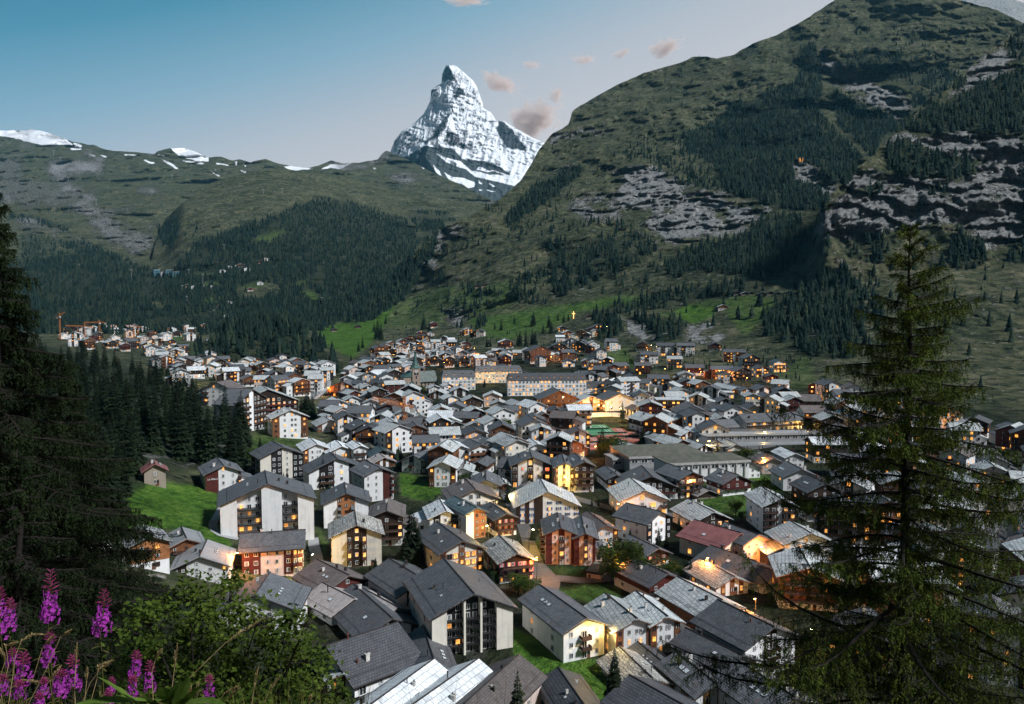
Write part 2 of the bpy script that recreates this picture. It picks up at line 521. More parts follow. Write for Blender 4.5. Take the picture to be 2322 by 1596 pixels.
FOREST_A = [
    (c3([(980, 480), (1030, 500), (1120, 430), (1240, 400), (1260, 230), (1330, 190), (1370, 400), (1350, 520), (1400, 600), (1560, 740), (1500, 860), (1420, 880), (1310, 760), (1230, 760), (1230, 860), (1400, 920), (1380, 1000), (1150, 990), (1080, 950), (900, 910), (870, 800), (740, 720), (700, 640), (830, 590), (930, 500)]), 1.0),
    (c3([(1420, 420), (1460, 460), (1700, 560), (1780, 600), (1660, 650), (1600, 740), (1560, 700), (1440, 600), (1420, 500)]), 1.0),
    (c3([(1480, 260), (1620, 230), (1760, 260), (2000, 350), (2050, 400), (1900, 480), (1800, 520), (1780, 420), (1600, 340), (1490, 320)]), 0.55),
    (c3([(750, 1170), (900, 1130), (1000, 1110), (1080, 1030), (1250, 1010), (1300, 1120), (1250, 1230), (1180, 1290), (1060, 1330), (940, 1290), (760, 1280), (640, 1330), (620, 1260)]), 1.0),
    (c3([(60, 1150), (200, 1120), (350, 1120), (500, 1100), (590, 1170), (520, 1240), (400, 1280), (250, 1350), (100, 1400), (70, 1250)]), 0.8),
    ([(1209, 424), (1257, 398), (1319, 374), (1315, 398), (1257, 446), (1205, 482), (1150, 510), (1140, 500)], 1.0),
    ([(1380, 690), (1520, 660), (1640, 640), (1760, 640), (1740, 662), (1600, 682), (1480, 702), (1390, 712)], 0.7),
    (c3([(1080, 1480), (1300, 1340), (1480, 1250), (1560, 1400), (1560, 1590), (1500, 1700), (1350, 1690), (1100, 1590)]), 1.0),
    (c6([(550, 60), (800, 100), (1000, 100), (1100, 160), (1050, 290), (850, 300), (740, 200)]), 1.0),
    (c6([(260, 60), (480, 60), (540, 200), (430, 330), (330, 310)]), 1.0),
    ([(745, 722), (800, 694), (880, 640), (950, 575), (1000, 530), (965, 620), (915, 680), (850, 722), (800, 735)], 1.0),
    (c3([(540, 650), (700, 640), (760, 740), (880, 810), (880, 900), (700, 880), (500, 780), (400, 740)]), 0.35),
    (c3([(1250, 60), (1500, 100), (1900, 230), (2100, 300), (1900, 320), (1600, 220), (1400, 190)]), 0.08),
    ([(1000, 560), (1200, 480), (1420, 520), (1420, 640), (1150, 700), (1000, 720), (930, 700)], 0.11),
    ([(1260, 500), (1440, 500), (1440, 530), (1300, 540)], 0.3),
    ([(1100, 470), (1230, 410), (1300, 430), (1250, 500), (1080, 560)], 0.12),
    ([(1030, 690), (1110, 690), (1100, 750), (1030, 750)], 0.6),
    ([(1900, 590), (2100, 570), (2321, 620), (2321, 760), (2000, 760)], 0.10),
    ([(1880, 640), (1990, 640), (2010, 800), (1880, 820)], 0.5),
    ([(1420, 690), (1800, 650), (1850, 720), (1420, 760)], 0.08),
    ([(1150, 640), (1230, 620), (1240, 690), (1160, 690)], 0.6),
    ([(1040, 640), (1140, 660), (1120, 690), (1050, 680)], 0.15),
    ([(1250, 330), (1560, 330), (1560, 400), (1400, 380), (1240, 440)], 0.045), ([(1560, 130), (1850, 60), (1850, 110), (1700, 200), (1560, 280), (1400, 300)], 0.012), ([(1900, 60), (2200, 60), (2200, 180), (1950, 120)], 0.05), ([(1460, 560), (1560, 560), (1520, 640), (1400, 690), (1340, 650)], 0.12), ([(2000, 650), (2321, 660), (2321, 900), (2100, 880)], 0.05),
]
def jitter(px, py, s=14, a=5, seed=3):
    q = np.stack([px / s, py / s, px * 0], -1)
    return px + a * fbm(q, 4, seed=seed), py + a * fbm(q, 4, seed=seed + 9)

def masks(px, py, plist, soft=6, jit=5):
    jx, jy = jitter(px, py, a=jit)
    m = np.zeros(np.shape(px))
    for poly, w in plist:
        xs = [p[0] for p in poly]; ys = [p[1] for p in poly]
        sel = (jx > min(xs) - soft) & (jx < max(xs) + soft) & (jy > min(ys) - soft) & (jy < max(ys) + soft)
        if sel.any():
            v = np.clip(poly_sd(jx[sel], jy[sel], poly) / soft * 0.5 + 0.5, 0, 1) * w
            m[sel] = np.maximum(m[sel], v)
    return m

def sstep(x, a, b):
    t = np.clip((x - a) / (b - a), 0, 1)
    return t * t * (3 - 2 * t)

def relief_A(px, py, p, Y):
    mtn = sstep(-py, -800, -690) * sstep(px, 640, 780)      # none in the village
    vill = 1 - mtn
    big = fbm(p / 420.0, 6, seed=5, ridged=True, gain=0.55)
    mid = fbm(p / 90.0, 5, seed=8, gain=0.6)
    rk = masks(px, py, ROCK_A, 8)
    cl = fbm(p / np.array([70.0, 70.0, 38.0]), 6, seed=21, ridged=True, gain=0.62)
    amp = np.minimum(Y, 2600) / 2600
    crk = fbm(p / np.array([26.0, 26.0, 95.0]), 5, seed=23, ridged=True, gain=0.6)
    lig = fbm(p / np.array([160.0, 160.0, 24.0]), 5, seed=25, ridged=True, gain=0.6)
    fin = fbm(p / 22.0, 4, seed=27, gain=0.6)
    saw = np.mod(p[..., 2] / 52.0 + 1.5 * fbm(p / 190.0, 4, seed=29), 1.0) - .5
    d = mtn * amp * (125 * big + 52 * mid + 15 * fin) + rk * mtn * amp * (44 * saw + 34 * cl + 40 * crk + 11 * lig + 15 * fin)
    d = d + vill * 0.5 * fbm(p / 14.0, 3, seed=2)
    return d

def attrs_A(px, py, P):
    rk = masks(px, py, ROCK_A, 24, 16) * np.clip(1.05 + 1.5 * fbm(np.stack([px / 40, py / 16, px * 0], -1), 4, seed=77), .2, 1)
    lush = masks(px, py, LUSH_A, 5, 4)
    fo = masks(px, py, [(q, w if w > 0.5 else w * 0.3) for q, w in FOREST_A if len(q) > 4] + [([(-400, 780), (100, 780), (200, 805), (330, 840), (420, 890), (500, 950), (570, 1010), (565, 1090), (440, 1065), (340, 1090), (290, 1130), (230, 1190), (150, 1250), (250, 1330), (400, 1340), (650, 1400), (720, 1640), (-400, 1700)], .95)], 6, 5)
    bare = masks(px, py, BARE_A, 12, 3) * (1 - np.clip(lush * 1.4, 0, 1))
    return dict(rock=rk, lush=lush, snow=rk * 0, wood=fo, bare=bare)

ground = Sheet('ground', -400, 2760, 4, 520, RIDGE_A, lambda x: np.full(np.shape(x), 1800.0), DA, relief_A, rough=1.0, vpow=0.80, seed=1)

# ---- right hand crag in front of the big slope
c3R = c3
RIDGE_R = line([(1826, 585), (1838, 555), (1850, 490), (1885, 440), (1910, 418), (1935, 388), (1985, 345), (2012, 315), (2040, 290), (2062, 268), (2100, 236), (2160, 195),
                (2200, 150), (2240, 115), (2290, 78), (2321, 58), (2500, -40), (2760, -80)])
DR = Depth([1800, 2000, 2321, 2760], [(700, [1060, 1000, 960, 940]), (640, [1130, 1080, 1030, 1000]), (560, [1180, 1130, 1080, 1050]), (460, [1220, 1170, 1120, 1090]),
                                    (400, [1260, 1230, 1180, 1150]), (330, [1330, 1290, 1240, 1200]), (290, [1420, 1370, 1300, 1260]), (200, [1650, 1600, 1500, 1400]), (60, [2000, 1900, 1800, 1700]), (-100, [2300, 2200, 2100, 2000])], n=6)
ROCK_R = [
    (c3([(1310, 1110), (1400, 980), (1520, 800), (1700, 830), (1850, 840), (2000, 860), (2321, 900), (2321, 1170), (2150, 1170), (2080, 1090), (1900, 1060), (1700, 1090), (1600, 1130), (1440, 1170)]), 1.0),
    (c3([(1670, 680), (1720, 640), (1900, 640), (2000, 620), (2321, 630), (2321, 900), (2000, 860), (2100, 780), (1950, 740), (1760, 660)]), 1.0),
    (c3([(1950, 480), (2000, 400), (2130, 260), (2260, 180), (2321, 160), (2321, 330), (2200, 370), (2050, 430)]), 0.8),
]
FOREST_R = [
    (c3([(1760, 600), (1850, 530), (1950, 480), (2050, 430), (2200, 370), (2321, 330), (2321, 630), (2000, 620), (1900, 640), (1780, 630)]), 1.0),
    (c3([(1650, 800), (1670, 700), (1760, 660), (1900, 720), (2080, 760), (2110, 810), (2000, 850), (1850, 840)]), 1.0),
    (c3([(2220, 230), (2321, 120), (2321, 330), (2260, 300)]), 0.6),
    (c3([(1850, 900), (1900, 870), (2020, 900), (2010, 930), (1870, 935)]), 0.8),
    (c3([(1560, 870), (1640, 860), (1650, 930), (1580, 950)]), 0.7),
    (c3([(2000, 1070), (2140, 1170), (2130, 1250), (2000, 1330), (1960, 1240)]), 0.9),
    (c3([(2240, 1140), (2321, 1110), (2321, 1250), (2230, 1240)]), 0.8),
    (c3([(1460, 1200), (1560, 1090), (1720, 1100), (1700, 1230), (1580, 1260)]), 0.5),
    (c3([(1310, 1170), (1400, 1130), (1400, 1200), (1330, 1210)]), 0.7),
]
def relief_R(px, py, p, Y):
    rk = masks(px, py, ROCK_R, 12)
    cl = fbm(p / np.array([60.0, 60.0, 26.0]), 6, seed=31, ridged=True, gain=0.62)
    crk = fbm(p / np.array([20.0, 20.0, 80.0]), 5, seed=35, ridged=True, gain=0.6)
    lig = fbm(p / np.array([120.0, 120.0, 17.0]), 5, seed=37, ridged=True, gain=0.6)
    fin = fbm(p / 15.0, 4, seed=39, gain=0.6)
    saw = np.mod(p[..., 2] / 40.0 + 1.5 * fbm(p / 150.0, 4, seed=36), 1.0) - .5
    return 34 * fbm(p / 160.0, 5, seed=33, ridged=True) + rk * (26 * saw + 24 * cl + 24 * crk + 8 * lig + 8 * fin) + 4 * fin
def attrs_R(px, py, P):
    rk = masks(px, py, ROCK_R, 24, 16) * np.clip(1.08 + 1.5 * fbm(np.stack([px / 50, py / 16, px * 0], -1), 4, seed=78), .25, 1)
    fo = masks(px, py, FOREST_R, 6, 5)
    return dict(rock=rk * (1 - 0.6 * fo), lush=rk * 0, snow=rk * 0, wood=fo, bare=rk * 0)
def DRb(px, py):
    t = sstep(-py, -672, -610) * sstep(px, 1826, 1870)
    return DR(px, py) * t + DA(px, py) * 1.015 * (1 - t)
crag = Sheet('crag', 1826, 2760, 4, 190, RIDGE_R, line([(1826, 672), (1900, 672), (2000, 672), (2321, 680), (2760, 690)]), DRb, relief_R, rough=1.5, seed=4)

# ---- far left range
DD = Depth([-400, 2800], [(800, [1480] * 2), (760, [1580] * 2), (700, [1900] * 2), (650, [2250] * 2), (600, [2700] * 2), (550, [3200] * 2), (500, [3800] * 2), (450, [4500] * 2),
                        (400, [5300] * 2), (350, [6300] * 2), (290, [7300] * 2), (200, [8500] * 2)], n=4)
rd = c1([(-1600, 260), (-900, 240), (0, 218), (240, 215), (280, 203), (310, 208), (380, 222), (450, 240), (560, 280), (600, 297), (660, 320), (740, 330), (800, 345), (850, 345), (900, 370), (950, 385), (1030, 402),
         (1240, 412), (1400, 430), (1430, 405), (1530, 378), (1620, 378), (1670, 375), (1760, 405), (1880, 460), (1960, 455), (2000, 455), (2110, 490), (2170, 478), (2270, 505), (2310, 492)]) + \
     c2([(70, 765), (130, 790), (180, 805), (300, 825), (360, 830), (440, 820), (545, 775), (630, 800), (690, 795), (760, 790), (885, 770), (905, 735), (940, 705), (965, 710), (1000, 730), (1100, 768), (1250, 850), (1500, 960), (1700, 1060), (1900, 1120)])
SNOW_D = [(c1(q), 1.0) for q in ([(-1600, 250), (0, 205), (250, 200), (380, 205), (560, 270), (610, 300), (670, 350), (560, 345), (380, 352), (160, 295), (0, 270), (-1600, 300)],
    [(640, 375), (740, 378), (735, 390), (650, 392)], [(800, 420), (870, 445), (855, 455), (810, 435)], [(895, 432), (965, 455), (950, 468)], [(1125, 430), (1245, 436), (1240, 446), (1130, 442)], [(1280, 480), (1320, 478), (1420, 520), (1380, 520)],
    [(1465, 470), (1550, 515), (1625, 565), (1590, 568), (1480, 495)], [(1610, 475), (1860, 515), (1830, 528), (1700, 505)], [(1955, 510), (2090, 525), (2080, 535), (1970, 525)], [(1540, 370), (1690, 365), (1890, 455), (1890, 500), (1780, 492), (1650, 455), (1600, 430)],
    [(660, 325), (740, 345), (745, 368), (690, 362)], [(2190, 505), (2230, 540), (2215, 548)], [(2170, 575), (2235, 590), (2220, 604)], [(1405, 430), (1510, 440), (1490, 455)], [(1870, 565), (1990, 625), (1980, 637)], [(2130, 490), (2150, 490), (2140, 540), (2125, 530)], [(1940, 560), (1970, 570), (1960, 580)])] + \
    [(c2(q), 1.0) for q in ([(200, 815), (350, 822), (420, 838), (300, 848), (230, 840)], [(455, 848), (540, 808), (640, 812), (700, 790), (690, 800), (610, 845), (540, 835)], [(1195, 818), (1230, 828), (1212, 842)], [(845, 828), (870, 830), (865, 845)])]
ROCK_D = [(c1([(0, 400), (150, 390), (270, 500), (260, 620), (480, 600), (500, 660), (650, 690), (840, 800), (760, 860), (600, 960), (300, 960), (0, 900), (-800, 900), (-800, 420)]), 0.62),
    (c1([(100, 980), (500, 1060), (780, 1160), (1000, 1300), (830, 1300), (600, 1200), (200, 1150)]), 0.7),
    (c1([(700, 950), (1000, 970), (1380, 1150), (1430, 1250), (1350, 1390), (1250, 1390), (980, 1280), (820, 1150)]), 0.72),
    (c1([(1000, 1390), (1200, 1370), (1310, 1460), (1280, 1510), (1100, 1440)]), 0.7),
    (c1([(1350, 1290), (1450, 1250), (1520, 1310), (1480, 1400), (1300, 1420)]), 0.55),
    (c1([(1060, 520), (1300, 560), (1470, 660), (1300, 640), (1100, 560)]), 0.5),
    (c1([(1560, 800), (1700, 740), (1840, 770), (1780, 860), (1650, 820)]), 0.45),
    (c1([(0, 270), (400, 350), (1000, 400), (1900, 480), (2321, 600), (2200, 640), (1500, 560), (900, 460), (0, 350)]), 0.35),
    (c2([(885, 770), (940, 700), (1100, 768), (1250, 850), (1500, 960), (1700, 1060), (1500, 1060), (1200, 960), (1000, 860), (880, 830)]), 0.5)]
FOREST_D = [([(-400, 600), (110, 590), (220, 570), (330, 605), (420, 640), (520, 660), (620, 700), (700, 735), (700, 760), (-400, 760)], 1.0),
    (c1([(90, 960), (300, 1000), (600, 1100), (620, 1140), (300, 1060), (60, 1010)]), 0.5), (c1([(520, 1220), (800, 1230), (1000, 1330), (1200, 1400), (900, 1400), (600, 1290)]), 0.8),
    (c1([(200, 1160), (500, 1200), (500, 1300), (800, 1400), (1000, 1500), (200, 1500)]), 0.55)]
def relief_D(px, py, p, Y):
    a = np.clip((Y - 1500) / 4000, 0.15, 1)
    rk = masks(px, py, ROCK_D, 10)
    return a * (300 * fbm(p / 900.0, 6, seed=41, ridged=True) + 110 * fbm(p / 240.0, 5, seed=44, ridged=True)) + rk * 110 * fbm(p / 120.0, 5, seed=46, ridged=True, gain=0.6)
def attrs_D(px, py, P):
    z = np.zeros(px.shape)
    sn = masks(px, py, SNOW_D, 2.5, 3.0)
    lush = masks(px, py, [(c4([(1050, 125), (1180, 115), (1200, 140), (1080, 150)]), 0.8)], 4, 3)
    return dict(rock=np.maximum(masks(px, py, ROCK_D, 20, 18) * 0.72, np.clip(.20 + .75 * fbm(np.stack([px / 70, py / 34, px * 0], -1), 5, seed=48), 0, .62) * sstep(-py, -640, -480)), lush=lush, snow=sn, wood=masks(px, py, FOREST_D, 8, 6), bare=z)
range_ = Sheet('range', -400, 1180, 4, 190, line(rd), lambda x: np.full(np.shape(x), 790.0), DD, relief_D, rough=0.7, seed=6)

# ---- middle hill
DC = Depth([300, 420, 620, 900, 1250], [(800, [1500] * 5), (740, [1640] * 5), (700, [1880, 1860, 1820, 1850, 1950]), (650, [2240, 2150, 2080, 2120, 2250]), (600, [2680, 2420, 2350, 2420, 2600]),
                 (550, [3000, 2720, 2650, 2800, 3000]), (500, [3400, 3050, 2950, 3300, 3600]), (450, [3900, 3450, 3300, 3900, 4300]), (400, [4500, 4000, 3800, 4600, 5000]), (350, [5000, 4700, 4500, 5200, 5500])], n=5)
RIDGE_C = line([(330, 640), (350, 560), (372, 500), (398, 474), (430, 448), (455, 428), (480, 414), (520, 402), (560, 391), (585, 384), (620, 385), (660, 385), (700, 390), (760, 396), (800, 401), (830, 414), (880, 428), (930, 441), (1000, 450), (1060, 458), (1130, 462), (1250, 470)])
ROCK_C = [(c2([(380, 1040), (480, 1060), (560, 1200), (620, 1320), (540, 1260), (420, 1120)]), 0.45), (c2([(1100, 1090), (1210, 1120), (1200, 1230), (1130, 1190)]), 0.5), (c2([(780, 870), (960, 890), (940, 950), (820, 930)]), 0.45),
    (c1([(1560, 1100), (1700, 1050), (1760, 1200), (1600, 1250)]), 0.3), (c2([(440, 1260), (700, 1330), (760, 1420), (560, 1340)]), 0.3), (c2([(900, 1020), (1050, 1030), (1000, 1080)]), 0.4)]
FOREST_C = [([(455, 545), (520, 525), (600, 500), (680, 462), (740, 448), (800, 462), (850, 475), (885, 490), (925, 500), (955, 545), (930, 595), (880, 640), (800, 700), (740, 750), (620, 745), (540, 725), (560, 700), (640, 650), (600, 640), (540, 650), (470, 690), (400, 690), (360, 640), (400, 600)], 1.0),
    (c1([(1420, 1080), (1600, 1000), (1620, 1160), (1560, 1290), (1450, 1200)]), 1.0), ([(950, 510), (1000, 490), (1010, 520), (960, 560)], 0.8), (c2([(1100, 1140), (1400, 1150), (1450, 1200), (1250, 1290), (1170, 1300)]), 0.7),
    (c1([(1900, 1240), (2100, 1130), (2321, 1040), (2321, 1300), (1950, 1330)]), 0.9), (c1([(1660, 1180), (1860, 1080), (1800, 1250), (1680, 1290)]), 0.4), ([(380, 640), (480, 620), (560, 660), (480, 745), (380, 745)], 0.7), ([(540, 700), (760, 640), (760, 750), (600, 745)], 1.0)]
CLEAR_C = [(c4([(1060, 120), (1180, 112), (1210, 140), (1080, 155)]), 1.0), (c4([(1360, 140), (1480, 100), (1560, 120), (1420, 165)]), 0.8), (c4([(1760, 110), (1850, 100), (1830, 135), (1770, 140)]), 0.8), (c4([(1790, 170), (1900, 180), (1950, 230), (1880, 270), (1820, 220)]), 0.8),
    (c4([(1050, 230), (1200, 220), (1220, 260), (1080, 290)]), 0.7), (c4([(1160, 340), (1300, 320), (1400, 360), (1380, 420), (1240, 400)]), 0.9), (c4([(1030, 50), (1150, 40), (1190, 60), (1060, 80)]), 0.8), (c2([(0, 1330), (150, 1290), (250, 1270), (130, 1360), (0, 1380)]), 0.8)]
def relief_C(px, py, p, Y):
    rk = masks(px, py, ROCK_C, 10)
    return 130 * fbm(p / 520.0, 6, seed=51, ridged=True) + 46 * fbm(p / 140.0, 5, seed=54) + rk * 30 * fbm(p / 80.0, 5, seed=56, ridged=True, gain=0.6)
def attrs_C(px, py, P):
    cl = masks(px, py, CLEAR_C, 5, 3)
    return dict(rock=np.maximum(masks(px, py, ROCK_C, 24, 14), 0.20), lush=cl * 0.7, snow=cl * 0, wood=masks(px, py, FOREST_C, 8, 6) * (1 - cl), bare=cl * 0)
hill = Sheet('hill', 330, 1250, 3, 150, RIDGE_C, lambda x: np.full(np.shape(x), 790.0), lambda px, py: DC(px, py) * sstep(px, 330, 420) + DD(px, py) * 1.01 * (1 - sstep(px, 330, 420)), relief_C, rough=0.8, seed=8)

# ---- wooded knoll behind the village on the left
DK = Depth([380, 800], [(860, [690, 700]), (835, [790, 800]), (800, [880, 890]), (760, [960, 970]), (716, [1040, 1060]), (650, [1100, 1120])], n=3)
RIDGE_K = line([(426, 812), (450, 788), (480, 762), (520, 745), (560, 735), (620, 728), (660, 740), (700, 765), (740, 798), (778, 824)])
relief_K = lambda px, py, p, Y: 6 * fbm(p / 60.0, 4, seed=61)
FOREST_K = [([(426, 815), (450, 785), (480, 760), (520, 740), (560, 728), (620, 722), (680, 745), (740, 790), (780, 825), (780, 860), (720, 850), (640, 822), (520, 808), (470, 828)], 1.0)]
def attrs_K(px, py, P):
    z = np.zeros(px.shape)
    return dict(rock=z, lush=z, snow=z, wood=z + 0.9, bare=z)
knoll = Sheet('knoll', 426, 778, 4, 40, RIDGE_K, lambda x: np.full(np.shape(x), 850.0), lambda px, py: DK(px, py) * sstep(-py, -850, -800) + DA(px, py) * 1.01 * (1 - sstep(-py, -850, -800)), relief_K, rough=0.5, seed=9, back=0.08)

SHEETS = [knoll, crag, ground, hill, range_]
def surf(px, py):
    """terrain point seen at a pixel; nan where there is none"""
    px = np.atleast_1d(np.asarray(px, float)); py = np.atleast_1d(np.asarray(py, float))
    out = np.full(px.shape + (3,), np.nan)
    todo = np.ones(px.shape, bool)
    for s in SHEETS:
        k = todo & s.has(px, py)
        if k.any():
            out[k] = s.at(px[k], py[k]); todo &= ~k
    return out
def gnd(px, py):
    return Vector(ground.at(np.array([px], float), np.array([py], float))[0])

# ------------------------------------------------------------------ terrain materials
def terrain_mat():
    m, nt, b = new_mat('alpine_ground'); t = NT(nt)
    v = t.coord('Object')
    n1 = t.noise(v, 0.012, 8, 0.62); n2 = t.noise(v, 0.09, 6, 0.65); n3 = t.noise(v, 0.6, 4, 0.6)
    vs = t.mapping(v, (1.6, 1.6, 0.9))
    nstr = t.noise(vs, 0.035, 7, 0.68, 0.6)
    # alpine grass: olive, straw and dark heath in patches
    n4 = t.noise(v, 0.045, 7, 0.7, 0.4)
    gmix = t.math('ADD', t.math('MULTIPLY', n1, 0.34), t.math('ADD', t.math('MULTIPLY', n2, 0.26), t.math('MULTIPLY', n4, 0.40)))
    grass = t.ramp(gmix, [(0.36, (0.008, 0.013, 0.009)), (0.44, (0.032, 0.041, 0.022)), (0.51, (0.074, 0.082, 0.044)), (0.57, (0.120, 0.117, 0.068)), (0.65, (0.210, 0.195, 0.140))])
    grass = t.mix(t.math('MULTIPLY_ADD', t.noise(v, 0.11, 3, 0.5), 14.0, -8.2, clamp=True), grass, (0.010, 0.018, 0.010))
    grass = t.mix(t.math('MULTIPLY_ADD', t.noise(t.mapping(v, (1, 1, 1), (0, 0, 0), (50, 9, 3)), 0.16, 3, 0.5), 16.0, -10.6, clamp=True), grass, (0.26, 0.25, 0.22))
    # mown meadow
    lgr = t.ramp(t.math('ADD', t.math('MULTIPLY', n2, 0.55), t.math('MULTIPLY', n3, 0.45)), [(0.36, (0.014, 0.038, 0.007)), (0.5, (0.054, 0.124, 0.017)), (0.64, (0.120, 0.190, 0.034))])
    # rock: pale slabs, dark joints
    cr = t.math('MULTIPLY', t.voro(t.mapping(v, (1, 1, 0.55)), 0.05, 'DISTANCE_TO_EDGE'), 11.0, clamp=True)
    rn = t.noise(vs, 0.11, 9, 0.72, 0.9)
    rock = t.ramp(t.math('MULTIPLY_ADD', rn, 0.8, t.math('MULTIPLY', nstr, 0.2)), [(0.32, (0.022, 0.027, 0.031)), (0.41, (0.15, 0.165, 0.175)), (0.49, (0.36, 0.37, 0.37)), (0.58, (0.58, 0.565, 0.535)), (0.72, (0.72, 0.69, 0.64))])
    rock = t.mix(t.math('MULTIPLY_ADD', cr, -0.55, 0.55, clamp=True), rock, (0.02, 0.022, 0.026))
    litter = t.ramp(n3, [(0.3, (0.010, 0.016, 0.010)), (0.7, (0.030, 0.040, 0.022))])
    yard = t.ramp(n2, [(0.35, (0.003, 0.006, 0.004)), (0.5, (0.010, 0.017, 0.007)), (0.62, (0.024, 0.026, 0.022)), (0.75, (0.060, 0.058, 0.055))])
    def thr(att, k=0.9, nz=rn, soft=0.08):
        s = t.math('ADD', t.attr(att), t.math('MULTIPLY_ADD', nz, k, -k / 2))
        return t.math('MULTIPLY_ADD', s, 1 / (2 * soft), 0.5 - 0.5 / (2 * soft), clamp=True)
    col = t.mix(t.attr('lush'), grass, lgr)
    col = t.mix(t.attr('bare'), col, yard)
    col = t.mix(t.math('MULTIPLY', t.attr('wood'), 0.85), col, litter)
    # stray outcrops everywhere on the steep grass
    stray = t.math('MULTIPLY_ADD', nstr, 9.0, -5.3, clamp=True)
    stray = t.math('MULTIPLY', stray, t.math('SUBTRACT', 1.0, t.math('MAXIMUM', t.attr('lush'), t.attr('bare'))))
    rf = t.math('MAXIMUM', thr('rock', 1.5), t.math('MULTIPLY', stray, 0.55))
    col = t.mix(rf, col, rock)
    sf = thr('snow', 0.35, n2)
    col = t.mix(sf, col, (0.86, 0.88, 0.92))
    t.l(col, b.inputs['Base Color'])
    b.inputs['Roughness'].default_value = 0.95
    b.inputs['Specular IOR Level'].default_value = 0.08
    h = t.math('ADD', t.math('MULTIPLY', t.math('MULTIPLY', rn, rf), 14.0), t.math('ADD', t.math('MULTIPLY', n2, 2.2), t.math('MULTIPLY', n4, 7.0)))
    t.l(t.bump(h, 1.0, 1.3), b.inputs['Normal'])
    return m
M_TERRAIN = terrain_mat()
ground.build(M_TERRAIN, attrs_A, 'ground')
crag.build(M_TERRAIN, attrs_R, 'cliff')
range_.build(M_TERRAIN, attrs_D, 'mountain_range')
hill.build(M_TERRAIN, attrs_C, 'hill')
knoll.build(M_TERRAIN, attrs_K, 'wooded_knoll')

# near hillside under the viewpoint, below the frame
def hillside():
    xs = np.arange(-60, 61, 2.0); ys = np.concatenate([np.arange(-14, 12, 0.8), np.arange(12, 118, 3.0)])
    X, Yy = np.meshgrid(xs, ys)
    Z = -1.25 - 0.30 * np.clip(Yy, 0, 5) - 0.62 * np.maximum(Yy - 5, 0) - 0.05 * np.minimum(Yy, 0) + 0.25 * fbm(np.stack([X / 5, Yy / 5, X * 0], -1), 4, seed=71) - 0.35
    Z = np.where(Yy < 6, Z + 0.12 * fbm(np.stack([X, Yy, X * 0], -1), 3, seed=5), Z)
    n = len(xs); idx = np.arange(X.size).reshape(X.shape)
    f = np.stack([idx[:-1, :-1], idx[:-1, 1:], idx[1:, 1:], idx[1:, :-1]], -1).reshape(-1, 4)
    me = mesh_np('hillside', np.stack([X, Yy, Z], -1).reshape(-1, 3), f, True)
    add_attr(me, 'wood', np.ones(X.size) * 0.5)
    return tag(link('hillside', me, None, M_TERRAIN), kind='structure')
hillside()
def hill_z(x, y):
    return -1.62 - 0.30 * min(max(y, 0), 5) - 0.62 * max(y - 5, 0)

